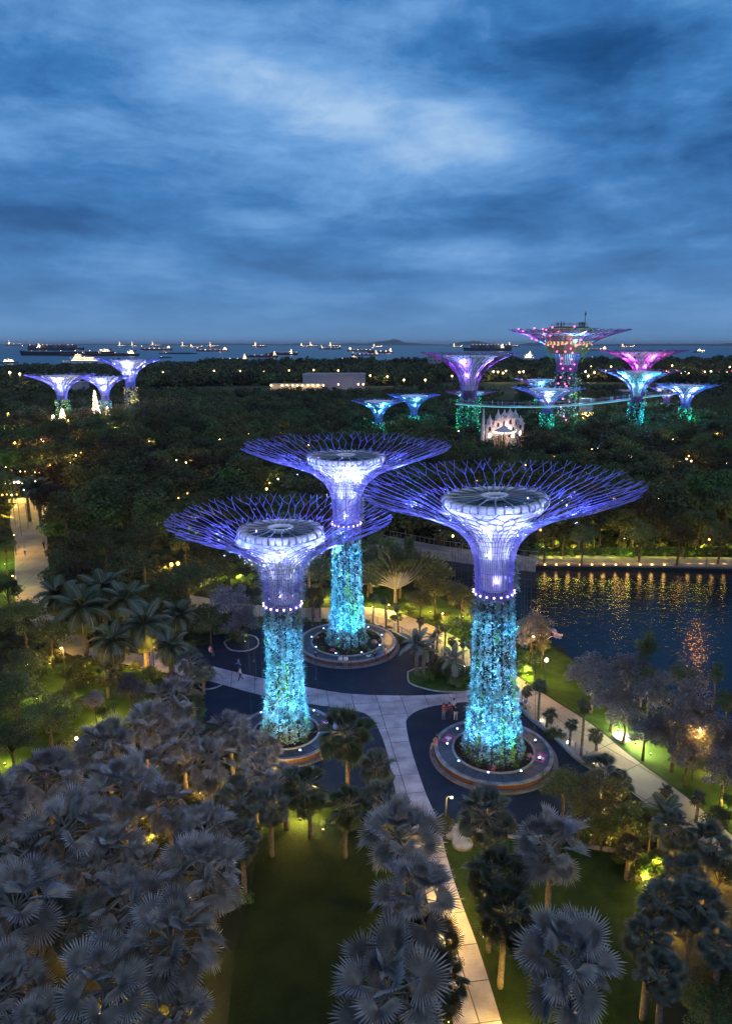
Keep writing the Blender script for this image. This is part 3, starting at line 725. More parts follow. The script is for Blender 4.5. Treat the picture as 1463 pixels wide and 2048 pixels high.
def creeper(n, h0, h1, rad, size, out=(0.05, .32), panels=14, seed=0, spray=0.0, cage=None, patch=0.0):
    g = np.random.default_rng(seed)
    z = g.uniform(h0, h1, n*2); th = g.uniform(0, 2*PI, n*2)
    gap = np.abs(((th*panels/(2*PI)) % 1)-.5)*2           # thin where two planting strips meet
    keep = g.random(n*2) > np.where(gap > .80, .88, .15)+.55*(np.sin(th*11+np.sin(z*1.7)*2)*np.sin(z*2.6+th*5) > .28)
    z = z[keep][:n]; th = th[keep][:n]; m = len(z)
    r = np.array([rad(a) for a in z]); lump = 0.5+0.5*np.sin(th*7+z*1.3)*np.sin(z*2.1-th*3)
    o = g.uniform(out[0], out[1], m)*(.5+lump)
    c = np.stack([(r+o)*np.cos(th), (r+o)*np.sin(th), z], 1)
    nr = np.stack([np.cos(th), np.sin(th), np.full(m, .25)], 1)+g.normal(size=(m, 3))*.55
    q = leaf_quads(c, nr, g.choice([.55, .8, 1.1, 1.7], m)*size, .5)
    mi = np.zeros(m, int)
    # streaks of green light put into the leaf colour down some strips
    for k in range(15):
        a0 = g.uniform(0, 2*PI); z0 = g.uniform(h0, h1); ln = g.uniform(1.0, 5.0)
        d = np.abs(((th-a0+PI) % (2*PI))-PI); mi[(d < .09) & (np.abs(z-z0) < ln/2) & (g.random(m) < .7)] = 1
    dk = np.sin(th*5+z*.9)*np.sin(z*1.5-th*2); mi[(mi == 0) & (dk > .1) & (g.random(m) < .6)] = 2
    arr = [q]; mis = [mi]
    if spray:
        # long arching leaves standing out of the wall of plants
        ns = int(spray); zz = g.uniform(h0, h1, ns); tt = g.uniform(0, 2*PI, ns)
        for zi, ti in zip(zz, tt):
            r0 = rad(zi)+.1; er = np.array([math.cos(ti), math.sin(ti), 0]); p = er*r0+np.array([0, 0, zi]); d = er*.8+np.array([0, 0, .5])+g.normal(size=3)*.3
            ln = g.uniform(.2, .62); side = np.cross(er, [0, 0, 1])*.042; pr = p
            for s in range(3):
                nx = pr+d*ln/3; d = d+np.array([0, 0, -.38]); w0 = side*(1-s/3.2); w1 = side*(1-(s+1)/3.2)
                arr.append(np.array([[pr-w0, pr+w0, nx+w1, nx-w1]])); mis.append(np.zeros(1, int)); pr = nx
    return quads_mesh('foliage', np.concatenate(arr), [M_creep, M_creep2, M_creep3], np.concatenate(mis))

def supertree(base, label, ts=1.0, s_cage=1.0, rim_r=12.0, disc_h=24.2, top_h=25.5, seed=0, glow_c=(0.22, 0.32, 1.0), power=1.0, flood=None, spray=0, funnel_c=(0.72, 0.84, 1.0), roof_r=4.6, leafn=15000):
    """one of the three big near towers: planted trunk, steel branch cage, white funnel and roof wheel"""
    t = thing('supertree', label, 'supertree', base, 0, 'tall lit tree towers on the dark plaza')
    k = top_h/25.5
    prof = [(h*k, r if r < 2.5 else r*(1+(rim_r/12-1)*min(1, (r-2.5)/6))) for h, r in CAGE]
    part('trunk', mk('trunk', M_core, lambda b: b.lathe([(trunk_radius(z)*(ts if z < 12 else 1)-.12, z*k) for z in (0, 1, 2, 3.5, 5, 7, 9, 12, 15.6)]+[(1.0, 15.9*k), (.9, 19*k), (.8, 21*k)], 28)), None, t)
    part('foliage', creeper(leafn, 0.1, 15.7*k, lambda z: trunk_radius(z/k)*(ts+(1-ts)*max(0, z/k-9)/6.6 if z/k > 9 else ts)-.08, .20, seed=seed, spray=900+spray), None, t, kind='stuff')
    if spray:
        def cr(z):
            tt = (z/k-15.6)/9.9
            return interp(CAGE, z/k)
        part('foliage', creeper(int(800), 16.2*k, 21.8*k, cr, .16, seed=seed+5, spray=spray*1.2), None, t, kind='stuff')
    else:
        g = np.random.default_rng(seed+9); m = 420; th = g.normal(.2, .5, m); z = g.uniform(16*k, 19*k, m); r = 1.75+g.uniform(0, .45, m)
        c = np.stack([r*np.cos(th), r*np.sin(th), z], 1); part('foliage', quads_mesh('foliage', leaf_quads(c, g.normal(size=(m, 3)), g.uniform(.12, .34, m), .6), [M_creep]), None, t, kind='stuff')
    # a few red and pink flowers in the neck
    g = np.random.default_rng(seed+3); m = 90; th = g.uniform(0, 2*PI, m); z = g.uniform(16.2*k, 18.4*k, m)
    c = np.stack([1.75*np.cos(th), 1.75*np.sin(th), z], 1); part('flowers', quads_mesh('flowers', leaf_quads(c, g.normal(size=(m, 3)), g.uniform(.12, .25, m), .8), [M_flower]), None, t, kind='stuff')
    # branches
    SEC = 5; per = 13
    ms = branch_meshes(prof, 2*PI/SEC, per, .038, M_rib, seed+11)
    for a in range(SEC):
        for m_ in ms: part('branch', m_, None, t, None, (0, 0, a*2*PI/SEC+.1))
    for i, tt in enumerate((.06, .14, .22, .29, .36, .42, .48, .54)):
        p = cage_point(tt, 0, prof); rad = p.x-.03
        part('hoop', mk('hoop', M_rib, lambda b: b.tube([(rad*math.cos(q*PI/24), rad*math.sin(q*PI/24), p.z) for q in range(49)], .026, 4, cap=False)), None, t)
    # inner lattice close to the funnel
    fz = disc_h
    fp = [(1.02, 16.2*k), (1.05, 18.0*k), (1.18, 19.5*k), (1.65, fz-3.1), (2.35, fz-2.1), (3.1, fz-1.35), (3.95, fz-.75), (roof_r+.05, fz-.32)]
    part('funnel', mk('funnel', M_funnel, lambda b: b.lathe(fp, 48), True), None, t)
    for i in range(1, 7):
        r_, z_ = fp[i]; part('funnel_hoop', mk('funnel_hoop', M_rib_pale, lambda b: b.tube([((r_+.05)*math.cos(q*PI/20), (r_+.05)*math.sin(q*PI/20), z_) for q in range(41)], .022, 4, cap=False)), None, t)
    lat = mk('strut', M_rib_pale, lambda b: b.tube([(r_+.09+.10*(i > 2), 0, z_) for i, (r_, z_) in enumerate(fp)], .034, 4, cap=False))
    for i in range(20): part('strut', lat, None, t, None, (0, 0, i*PI/10+.05))
    # rim band in panels, glass roof, spokes and centre hub
    rs = mk('rim_panel', M_rim, lambda b: b.lathe([(roof_r, fz-.30), (roof_r+.16, fz-.16), (roof_r+.14, fz+.16), (roof_r-.04, fz+.28), (roof_r-.52, fz+.26), (roof_r-.58, fz+.02)], 3, a0=.012, a1=2*PI/20-.012, closed=True), True)
    for i in range(20): part('rim_panel', rs, None, t, None, (0, 0, i*PI/10))
    part('roof_glass', mk('roof_glass', M_glassroof, lambda b: b.lathe([(.6, fz+.06), (roof_r-.5, fz-.04)], 40)), None, t)
    def spoke(b):
        b.tube([(roof_r+.24, 0, fz-.22), (roof_r+.22, 0, fz+.2), (roof_r-.05, 0, fz+.42), (1.2, 0, fz+.40), (.9, 0, fz+.34)], [.085, .085, .08, .065, .05], 5)
    sm = mk('spoke', M_steel, spoke)
    for i in range(20): part('spoke', sm, None, t, None, (0, 0, i*PI/10+PI/20))
    part('hub_ring', mk('hub_ring', M_rim, lambda b: b.lathe([(.75, fz+.1), (1.15, fz+.1), (1.2, fz+.42), (.95, fz+.46), (.75, fz+.3)], 24, closed=True), True), None, t)
    # neck lamps
    lm = mk('neck_lamp', M_violet, lambda b: b.ball((0, 0, 0), .085, 6))
    for i in range(18):
        a = i*2*PI/18; part('neck_lamp', lm, None, t, (1.78*math.cos(a), 1.78*math.sin(a), 16.0*k))
    bl = mk('hanging_lamp', M_dark, lambda b: b.box((.08, 0, 0), (.10, .12, .16)))  # lamps and their wires added to light the trunk evenly
    for lv, z_ in enumerate((3.4, 6.6, 9.8, 13.0)):
        for i in range(5):
            a = i*2*PI/5+lv*.63-.3; r_ = trunk_radius(z_)*ts+1.35; q = (r_*math.cos(a), r_*math.sin(a), z_*k)
            part('hanging_lamp', bl, None, t, q, (0, 0, a)); part('hanging_wire', mk('hanging_wire', M_dark, lambda b: b.tube([(.08, 0, .08), (.08, 0, 21.2*k-z_*k)], .012, 4)), None, t, q, (0, 0, a)); lamp('SPOT', q, 680*power*(1, .9, 1, 1.15)[lv], [(.05, .40, 1.0), (.07, .55, 1.0), (.12, .48, 1.0)][(i+lv) % 3], t, (0, 0, z_*k), 152, .5, .05)
    # lamps added between funnel and cage to light both: violet at the neck, white-blue along the funnel, violet-blue out among the branches
    fl = mk('added_cage_lamp', M_dark, lambda b: b.box((0, 0, 0), (.12, .12, .08)))
    for n_, r_, z_, pw, c_, off in ((4, 1.34, 17.2*k, 45, (.50, .45, 1.0), 0), (5, 1.62, 19.6*k, 42, funnel_c, .4), (6, 2.75, fz-2.35, 140, funnel_c, .1), (6, 4.1, fz-1.45, 230, (.40, .50, 1.0), .6), (7, 7.0*rim_r/12, 23.75*k-.75, 900, glow_c, .3), (5, 6.5*rim_r/12, 24.2*k+.9, 170, (.30, .26, 1.0), .9)):
        for i in range(n_):
            a = i*2*PI/n_+off; q = (r_*math.cos(a), r_*math.sin(a), z_); part('added_cage_lamp', fl, None, t, (q[0], q[1], z_-.14)); lamp('POINT', q, pw*power, c_, t, radius=.04)
    return t

def planter(c, label, ro=5.7, sitters=()):
    t = thing('round_planter', label, 'planter', c, 0, 'ring planters round the tall tree towers')
    part('step', mk('step', material('dark_step_stone', (.09, .09, .10), .8, .2, (.15, .15, .16), 1.5, 5), lambda b: b.lathe([(ro+.5, 0), (ro+.47, .14), (ro+.05, .15)], 72)), None, t)
    wall = mk('wall_segment', M_brick, lambda b: b.lathe([(ro-.04, .10), (ro-.04, .56)], 4, a0=.002, a1=2*PI/24-.002))
    cop = mk('coping_stone', M_stone, lambda b: b.lathe([(ro+.05, .55), (ro+.06, .64), (ro+.03, .67), (ro-.28, .67), (ro-.30, .55)], 3, a0=.003, a1=2*PI/24-.003))
    sl = mk('paving_slab', M_slate, lambda b: b.lathe([(ro-.31, .60), (ro-1.55, .60)], 3, a0=.004, a1=2*PI/24-.004))
    kb = mk('inner_kerb', M_kerb, lambda b: b.lathe([(ro-1.56, .55), (ro-1.56, .72), (ro-1.72, .72), (ro-1.74, .5)], 3, a0=.003, a1=2*PI/24-.003))
    for i in range(24):
        for nm, me in (('wall_segment', wall), ('coping_stone', cop), ('paving_slab', sl), ('inner_kerb', kb)): part(nm, me, None, t, None, (0, 0, i*PI/12))
    part('soil', mk('soil', M_soil, lambda b: b.lathe([(ro-1.75, .60), (ro-2.4, .66), (2.2, .72)], 48)), None, t)
    g = np.random.default_rng(int(c[0]*10) % 97+3); n = 5200; nb = 46
    th0 = g.uniform(0, 2*PI, nb); r0 = g.uniform(ro-3.2, ro-1.95, nb); sz = g.uniform(.2, .5, nb); k = g.integers(0, nb, n)
    d = g.normal(size=(n, 3)); d /= np.linalg.norm(d, axis=1, keepdims=True); d[:, 2] = np.abs(d[:, 2])
    cc = np.stack([r0[k]*np.cos(th0[k]), r0[k]*np.sin(th0[k]), np.full(n, .62)], 1)+d*sz[k][:, None]*g.uniform(.5, 1, n)[:, None]
    mi = np.where(g.random(nb) < .55, 0, np.where(g.random(nb) < .4, 2, 1))[k]
    part('ground_cover', quads_mesh('ground_cover', leaf_quads(cc, d+g.normal(size=(n, 3))*.4, g.uniform(.09, .2, n), .5), [M_leaf_c, M_leaf_e, M_flower], mi), None, t, kind='stuff')
    return t
def flood(c, i, n, r, col, power, label, htop=13.0, z=.78):
    a = 2*PI*i/n; x, y = c[0]+r*math.cos(a), c[1]+r*math.sin(a)
    t = thing('floodlight', label, 'floodlight', (x, y, z), a, 'floodlights in the ring planters')
    part('housing', mk('housing', M_dark, lambda b: (b.tube([(0, 0, -.2), (0, 0, .02)], .035, 6), b.tube([(0, 0, .0), (-.07, 0, .16)], [.13, .15], 10))), None, t)
    part('lens', mk('lens', M_bluelens, lambda b: (b.ball((-.085, 0, .20), .10, 8, sz=.5))), None, t)
    lamp('SPOT', (-.12, 0, .3), power*16000, col, t, (-(r-1.4), 0, 4.6), 46, 1.0, .08)
    if i % 2 < 1: lamp('POINT', (.1, 0, .45), 8, (0.10, 0.28, 1.0), t, radius=.1)
    return t

# near trees: base centre pixel -> ground, then disc and rim heights measured in the photograph
T = {}
T['right'] = G(985, 1511); T['left'] = G(573, 1474); T['back'] = G(694, 1291)
def h_at(p, py): return at_dist(731, p.y, py).z
for key, disc_y, rim_hw, rimy, lab, sp, ln in (('right', 999, 286, 970, 'right-hand lit tree tower nearest the lake, with the widest purple branch crown', 0, 24000),
                                          ('left', 1063, 224, 1038, 'left-hand lit tree tower with shaggy plants up into its neck', 2600, 22000),
                                          ('back', 916, 209, 893, 'rear lit tree tower standing between the other two', 0, 21000)):
    p = T[key]; dh = h_at(p, disc_y); th = h_at(p, rimy); rr_ = rim_hw*depth((p.x, p.y, th))/FPX
    st = supertree((p.x, p.y, 0.0), lab, rim_r=rr_, disc_h=dh, top_h=th+.15, seed={'right': 1, 'left': 2, 'back': 3}[key], spray=sp, ts={'right': 1.05, 'left': .86, 'back': .95}[key], roof_r={'right': 4.25, 'left': 3.6, 'back': 4.4}[key], leafn=ln, power={'right': 1.0, 'left': .85, 'back': 1.0}[key])
    if key == 'right': st.rotation_euler = (0, R(-2.1), 0)      # it leans a touch towards the others
    planter((p.x, p.y, 0.012), {'right': 'brick ring planter under the right-hand tower, slate top with pink floor pictures', 'left': 'ring planter under the left-hand tower, half hidden by palms', 'back': 'ring planter under the rear tower with people sitting along its front'}[key],
            ro={'right': 5.35, 'left': 4.8, 'back': 6.1}[key])
    nf = 9
    for i in range(nf):
        hue = [(0.04, 0.36, 1.0), (0.06, 0.55, 0.95), (0.12, 0.42, 1.0)][i % 3]
        where = ['right', 'back right', 'back', 'back left', 'left', 'front left', 'front', 'front right'][int((360*i/nf+22.5) % 360//45)]
        flood(p, i+.35, nf, {'right': 4.3, 'left': 4.2, 'back': 4.6}[key], hue, 1.0*{'right': 1.15, 'left': 1.1, 'back': 1.25}[key], f'small blue-white floodlight at the {where} of the {"rear" if key == "back" else key+"-hand"} tower\'s planter')

# distant supertrees ----------------------------------------------------
def far_tree(px, rimy, hw, d, label, c1, c2, trunk_c, group, neck=.56, rib=None, kf=1.0, power=1.0, leafy=True, roof=.48, lampc=None, trunk_r=.13, planted=None):
    pt = at_dist(px, d, rimy); top = pt.z; rim_r = hw*depth(pt)/FPX
    t = thing('supertree', label, 'supertree', (pt.x, d, 0), random.uniform(0, 1), group)
    nr = rim_r*trunk_r*.95; hn = top*neck
    prof = [(hn+(top-hn)*a, nr+(rim_r-nr)*b_) for a, b_ in ((0, 0), (.15, .0), (.32, .03), (.47, .09), (.60, .19), (.72, .33), (.82, .50), (.90, .68), (.96, .85), (1.0, 1.0))]
    part('trunk', mk('trunk', M_core, lambda b: b.lathe([(nr*1.25, 0), (nr*.95, hn*.3), (nr*.82, hn), (nr*.6, hn+(top-hn)*.5)], 16)), None, t)
    rb = rib or M_rib_far
    ms = branch_meshes(prof, 2*PI/4, 10 if rim_r > 18 else 8, max(.07, d*(.0007 if rim_r > 23 else .00045)), rb, int(px), sides=3, detail=rim_r > 18)
    for a in range(4):
        for m_ in ms: part('branch', m_, None, t, None, (0, 0, a*PI/2))
    rf = rim_r*roof; zt = top-(top-hn)*.10
    part('funnel', mk('funnel', M_funnel, lambda b: b.lathe([(nr*.72, hn), (nr*.75, hn+(top-hn)*.3), (nr*1.0, hn+(top-hn)*.5), (rf*.52, hn+(top-hn)*.68), (rf*.78, hn+(top-hn)*.80), (rf, zt)], 28), True), None, t)
    part('roof', mk('roof', M_rim, lambda b: b.lathe([(rf, zt), (rf*1.02, zt+.4), (rf*.9, zt+.5), (0.01, zt+.3)], 28)), None, t)
    for tt in (.10, .2, .3, .4, .5, .62):
        p = cage_point(tt, 0, prof); part('hoop', mk('hoop', rb, lambda b: b.tube([(p.x*math.cos(q*PI/14), p.x*math.sin(q*PI/14), p.z) for q in range(29)], d*.00022, 3, cap=False)), None, t)
    if leafy:
        me = creeper(2200, .5, hn, lambda z: nr*(1.3-.35*z/hn), .75, out=(.1, .8), panels=8, seed=int(px), spray=0); part('foliage', me, None, t, kind='stuff')
        lt = mk('string_light', glow('string_'+'_'.join('%02d' % int(q*99) for q in trunk_c), trunk_c, 2.6), lambda b: [b.ball((nr*1.5*math.cos(a), nr*1.5*math.sin(a), z), .16, 4) for a, z in [(random.uniform(0, 6.28), random.uniform(1, hn)) for _ in range(150)]])
        part('string_light', lt, None, t, kind='stuff')
        for i in range(3):
            a = i*.9-.9-PI/2; lamp('POINT', (nr*2.1*math.cos(a), nr*2.1*math.sin(a), hn*(.35+.3*(i == 1))), 900*power*(top/25)**2, trunk_c, t, radius=.3)
    S = (top-hn)/9.5; k2 = S*S*(1.0)
    S2 = k2*power
    for i in range(4):      # lamps added between the inner funnel and the outer branches to light them
        a = i*PI/2-PI/4+.2; c_, s_ = math.cos(a), math.sin(a); z1 = hn+(top-hn)*.50; r1 = nr*1.25; z2 = hn+(top-hn)*.74; r2 = (rf*.62+cage_point(.62, 0, prof).x)*.5
        lamp('POINT', (r1*c_, r1*s_, z1), 420*S2*kf, c2, t, radius=.25)
        lamp('POINT', (r2*c_, r2*s_, z2), 1150*S2*kf, c2, t, radius=.25)
        r3 = rim_r*.72; lamp('POINT', (r3*c_, r3*s_, top-(top-hn)*.17), 800*S2*(2.0 if rim_r > 23 else 1), c1, t, radius=.3)
    for i in range(2):
        lamp('POINT', (rim_r*.6*(i*2-1), -rim_r*.2, top+.8), 200*k2, (.8, .18, .55) if rb is M_rib_far else (.3, .3, 1), t, radius=.4)
    return t, top, rim_r, nr, hn
CY = (0.02, 0.55, 1.0); CW = (0.16, 0.75, 1.0); LAV = (0.30, 0.30, 1.0); LW = (0.50, 0.58, 1.0); TEAL = (0.02, 0.9, 0.55); MAG = (0.85, 0.12, 0.9)
g1 = 'lit tree towers of the far left cluster'; g2 = 'lit tree towers of the distant right grove'
far_tree(120, 748, 76, 300, 'distant lavender-lit tree tower, leftmost of the far left cluster', LAV, LW, (0.35, 0.7, 0.2), g1, rib=M_rib, power=1.3)
far_tree(207, 751, 58, 305, 'smaller distant blue-white tree tower beside the glowing cone', (0.25, 0.3, 1), LW, (0.2, 0.6, 0.8), g1, rib=M_rib, power=1.3)
far_tree(257, 716, 72, 335, 'tallest tree tower of the far left cluster, its trunk speckled amber and green', LAV, LW, (0.7, 0.45, 0.1), g1, rib=M_rib, power=1.3)
far_tree(757, 800, 60, 250, 'small cyan-lit tree tower leftmost in the distant grove', CY, CW, TEAL, g2, power=.9, rib=M_rib)
far_tree(828, 789, 55, 272, 'small teal-lit tree tower just left of the tall purple one', CY, CW, TEAL, g2, power=.9, rib=M_rib)
far_tree(940, 705, 100, 270, 'tall tree tower with a purple funnel and green planted trunk', (0.12, 0.35, 1.0), (0.32, 0.14, 1.0), (0.02, 0.9, 0.4), g2, power=.42, roof=.52, trunk_r=.17, neck=.50)
far_tree(940, 783, 55, 335, 'low tree tower whose crown shows behind the tall purple one', CY, CW, TEAL, g2)
far_tree(1081, 757, 58, 335, 'small cyan tree tower just left behind the observatory tower', CY, CW, TEAL, g2)
far_tree(1096, 775, 78, 262, 'cyan and violet tree tower in front of the observatory tower', CY, (0.45, 0.5, 1.0), TEAL, g2, rib=M_rib)
big = far_tree(1137, 660, 118, 300, 'tallest tree tower crowned by a lit observatory deck', (0.16, 0.30, 1.0), (0.02, 0.55, 0.85), (0.25, 0.5, 0.40), g2, power=1.0, roof=.46, trunk_r=.18, neck=.60, kf=1.6)
far_tree(1284, 700, 86, 335, 'magenta-lit tree tower behind the cyan one on the right', (0.55, 0.1, 0.35), MAG, (0.2, 0.6, 0.5), g2, power=.75)
far_tree(1277, 739, 86, 270, 'bright cyan tree tower standing on four lit legs of plants', CY, CW, (0.02, 0.7, 0.9), g2, power=1.1)
far_tree(1335, 773, 46, 330, 'tree tower mostly hidden behind the rightmost one', CY, (0.5, 0.6, 1.0), TEAL, g2)
far_tree(1374, 768, 66, 288, 'rightmost small cyan tree tower with a shaggy green trunk', CY, (0.4, 0.6, 1.0), (0.02, 0.95, 0.5), g2, rib=M_rib)

# observatory on the tallest tower
bt, btop, brr, bnr, bhn = big
def person_far_mesh():
    b = MB(); b.tube([(.09, 0, 0), (.09, 0, .8)], [.07, .1], 5); b.tube([(-.09, 0, 0), (-.09, 0, .8)], [.07, .1], 5)
    b.tube([(0, 0, .78), (0, 0, 1.1), (0, 0, 1.42), (0, 0, 1.5)], [.17, .17, .21, .07], 6); b.ball((0, 0, 1.64), .12, 6)
    b.tube([(.22, 0, 1.38), (.27, .04, .85)], .05, 4); b.tube([(-.22, 0, 1.38), (-.27, .04, .85)], .05, 4); return b
M_warmdeck = material('observatory_wall', (0.22, 0.15, 0.08), 0.6, 0.3)
rf = brr*.42; zz = btop-2.0
part('observatory_drum', mk('observatory_drum', M_warmdeck, lambda b: b.lathe([(rf*.70, zz-7.5), (rf*.98, zz-2), (rf*1.02, zz+1.6), (rf*1.0, zz+2.6), (rf*.9, zz+2.8), (0.01, zz+2.7)], 36)), None, bt)
hoopm = mk('drum_hoop', material('lime_steel', (0.2, 0.4, 0.06), 0.5), lambda b: b.tube([(rf*1.12*math.cos(q*PI/16), rf*1.12*math.sin(q*PI/16), zz+2.4) for q in range(33)], .18, 4, cap=False))
part('drum_hoop', hoopm, None, bt)
for i in range(12):
    a = i*PI/6; part('drum_rib', mk('drum_rib', MATS['lime_steel'], lambda b: b.tube([(rf*.60, 0, zz-11), (rf*.74, 0, zz-7.5), (rf*1.04, 0, zz-1.5), (rf*1.12, 0, zz+2.4)], .13, 4)), None, bt, None, (0, 0, a))
part('window_band', mk('window_band', glow('observatory_windows', (1.0, 0.62, 0.26), 1.0), lambda b: [b.box((rf*.93*math.cos(a), rf*.93*math.sin(a), zz-2.9+random.uniform(-.5, .5)), (.3, rf*.09, random.uniform(1.2, 3.2)), a) for a in [q*2*PI/34-PI/2 for q in range(34)]]), None, bt, kind='stuff')
for i in range(46):
    a = random.uniform(-PI, 0) if i % 5 else random.uniform(0, PI); z = zz-random.uniform(.8, 5.4); r_ = rf*(1.0-.04*(zz-z))
    part('fairy_light', mk('fairy_light', M_warmw, lambda b: b.ball((0, 0, 0), .22, 6)), None, bt, (r_*math.cos(a), r_*math.sin(a), z))
part('railing', mk('railing', M_steel, lambda b: (b.tube([(rf*.72*math.cos(q*PI/12), rf*.72*math.sin(q*PI/12), zz+4.4) for q in range(25)], .06, 4, cap=False), [b.tube([(rf*.72*math.cos(q*PI/12), rf*.72*math.sin(q*PI/12), zz+2.7), (rf*.72*math.cos(q*PI/12), rf*.72*math.sin(q*PI/12), zz+4.4)], .05, 4) for q in range(24)])), None, bt)
part('upper_deck', mk('upper_deck', M_core, lambda b: b.lathe([(rf*.76, zz+2.2), (rf*.76, zz+3.2), (.01, zz+3.2)], 30)), None, bt)
part('aerial', mk('aerial', M_dark, lambda b: (b.tube([(rf*.62, 0, zz+3), (rf*.62, 0, zz+9.5)], .12, 5), b.box((rf*.62, 0, zz+8.4), (.5, .5, 1.0)))), None, bt, None, (0, 0, -.6))
for i in range(4): lamp('POINT', (rf*1.25*math.cos(i*PI/2-.8), rf*1.25*math.sin(i*PI/2-.8), zz-2.5), 380, (1, .6, .22), bt, radius=.5)
# pink heart lamps strung down its left side
hm = mk('pink_lamp', M_pink, lambda b: b.ball((0, 0, 0), .33, 6))
pk = [(1028, 659), (1038, 663), (1050, 658), (1056, 668), (1063, 660), (1069, 661), (1062, 677), (1078, 657), (1073, 668), (1087, 672), (1093, 679), (1071, 680), (1092, 664), (1088, 688), (1115, 656), (1118, 688), (1128, 697), (1098, 693), (1105, 703), (1119, 703), (1114, 716), (1132, 705), (1113, 727), (1131, 718), (1117, 736), (1131, 737), (1115, 754), (1131, 755), (1111, 766), (1122, 766), (1129, 780), (1131, 801), (1118, 796), (1125, 771), (1114, 812), (1118, 848), (1128, 854), (1119, 830), (1123, 837), (1106, 829), (1140, 690), (1146, 680), (1138, 728)]
for px, py in pk:
    q = at_dist(px, 300, py); hh = q.z; r_ = interp([(0, bnr*1.5), (bhn*.9, bnr*1.25), (bhn+(btop-bhn)*.5, bnr*2.1), (bhn+(btop-bhn)*.8, brr*.42), (btop, brr*.98)], hh); dx = q.x-bt.location.x
    yy = -math.sqrt(max(0.3, r_*r_-dx*dx)) if abs(dx) < r_ else -.3
    c_, s_ = math.cos(-bt.rotation_euler.z), math.sin(-bt.rotation_euler.z)
    part('pink_lamp', hm, None, bt, (dx*c_-yy*s_, dx*s_+yy*c_, hh))
# ------------------------------------------------------------------ skyway between the distant towers
SK = [(916, 806), (940, 808), (985, 811), (1040, 812), (1100, 811), (1160, 807), (1215, 802), (1262, 796), (1300, 791), (1345, 786), (1372, 784)]
sk = [at_dist(0, 1, 0)]*0
skp = smooth_line([tuple(G(x, y, 15.5)) for x, y in SK], 4)
walk = thing('skyway_bridge', 'curved aerial walkway with a cyan lit edge between the distant tree towers', 'bridge', (0, 0, 0))
def ribbon(b, pts, w, z0, z1, off=0.0):
    P = [Vector(p) for p in pts]; L_ = []; R_ = []
    for i, p in enumerate(P):
        d = P[min(i+1, len(P)-1)]-P[max(i-1, 0)]; d.z = 0; d.normalize(); n_ = Vector((-d.y, d.x, 0)); L_.append(p+n_*(off+w/2)); R_.append(p+n_*(off-w/2))
    m = len(P); vs = [(*v.xy, z1) for v in L_]+[(*v.xy, z1) for v in R_]+[(*v.xy, z0) for v in R_]+[(*v.xy, z0) for v in L_]
    fs = []
    for i in range(m-1):
        for a in range(4): q = (a+1) % 4; fs.append((a*m+i, q*m+i, q*m+i+1, a*m+i+1))
    fs += [(0, m, 2*m, 3*m)[::-1], (m-1, 2*m-1, 3*m-1, 4*m-1)]; b.add(vs, fs)
bb = MB(); ribbon(bb, skp, 2.6, 15.0, 15.5); part('deck', bb.mesh('deck'), M_steel, walk)
bb = MB(); ribbon(bb, skp, .12, 15.0, 15.25, 1.40); ribbon(bb, skp, .12, 15.0, 15.25, -1.40); part('light_strip', bb.mesh('light_strip'), glow('cyan_edge_light', (.25, .85, 1.0), .8), walk)
bb = MB(); ribbon(bb, skp, .07, 16.6, 16.7, 1.3); ribbon(bb, skp, .07, 16.6, 16.7, -1.3); part('handrail', bb.mesh('handrail'), M_steel, walk)
postm = mk('post', M_steel, lambda b: b.box((0, 0, .55), (.08, .08, 1.1)))
for i, p in enumerate(skp):
    for s in (-1.3, 1.3): part('post', postm, None, walk, (p[0], p[1]+s, 15.5))
figm = [person_far_mesh().mesh('person') for _ in range(1)][0]
CLOTH = [material('cloth_%s' % n_, c_, 0.9, 0.1) for n_, c_ in (('white', (.6, .6, .62)), ('red', (.4, .05, .05)), ('navy', (.03, .04, .10)), ('grey', (.2, .2, .22)), ('blue', (.10, .18, .40)), ('black', (.02, .02, .02)), ('pink', (.55, .18, .25)), ('sand', (.4, .33, .24)))]
fm = [figm.copy() for _ in CLOTH]
for m_, c_ in zip(fm, CLOTH): m_.materials.clear(); m_.materials.append(c_)
for i in range(56):
    t_ = .04+.90*random.random(); k = min(int(t_*(len(skp)-1)), len(skp)-2); f = t_*(len(skp)-1)-k; p = Vector(skp[k]).lerp(Vector(skp[k+1]), f)
    o = part('person', fm[i % len(fm)], None, None, (p.x+random.uniform(-.3, .3), p.y+random.uniform(-.8, .8), 15.5), (0, 0, random.uniform(0, 6.28)))
    o['label'] = 'tiny visitor in %s on the aerial walkway, %s' % (CLOTH[i % len(CLOTH)].name.split('_')[1], 'left end' if t_ < .25 else 'above the palace' if t_ < .45 else 'before the observatory tower' if t_ < .7 else 'right end'); o['category'] = 'person'; o['group'] = 'visitors on the aerial walkway'
for i in range(18):
    a = random.uniform(-PI*.95, -.05); r_ = rf*.66*random.uniform(.75, 1)
    o = part('person', fm[(i*3) % len(fm)], None, None, (bt.location.x+r_*math.cos(a), bt.location.y+r_*math.sin(a), zz+3.2), (0, 0, random.uniform(0, 6.28)), 1.15)
    o['label'] = 'tiny visitor on the roof deck of the tallest tree tower'; o['category'] = 'person'; o['group'] = 'visitors on the roof deck'

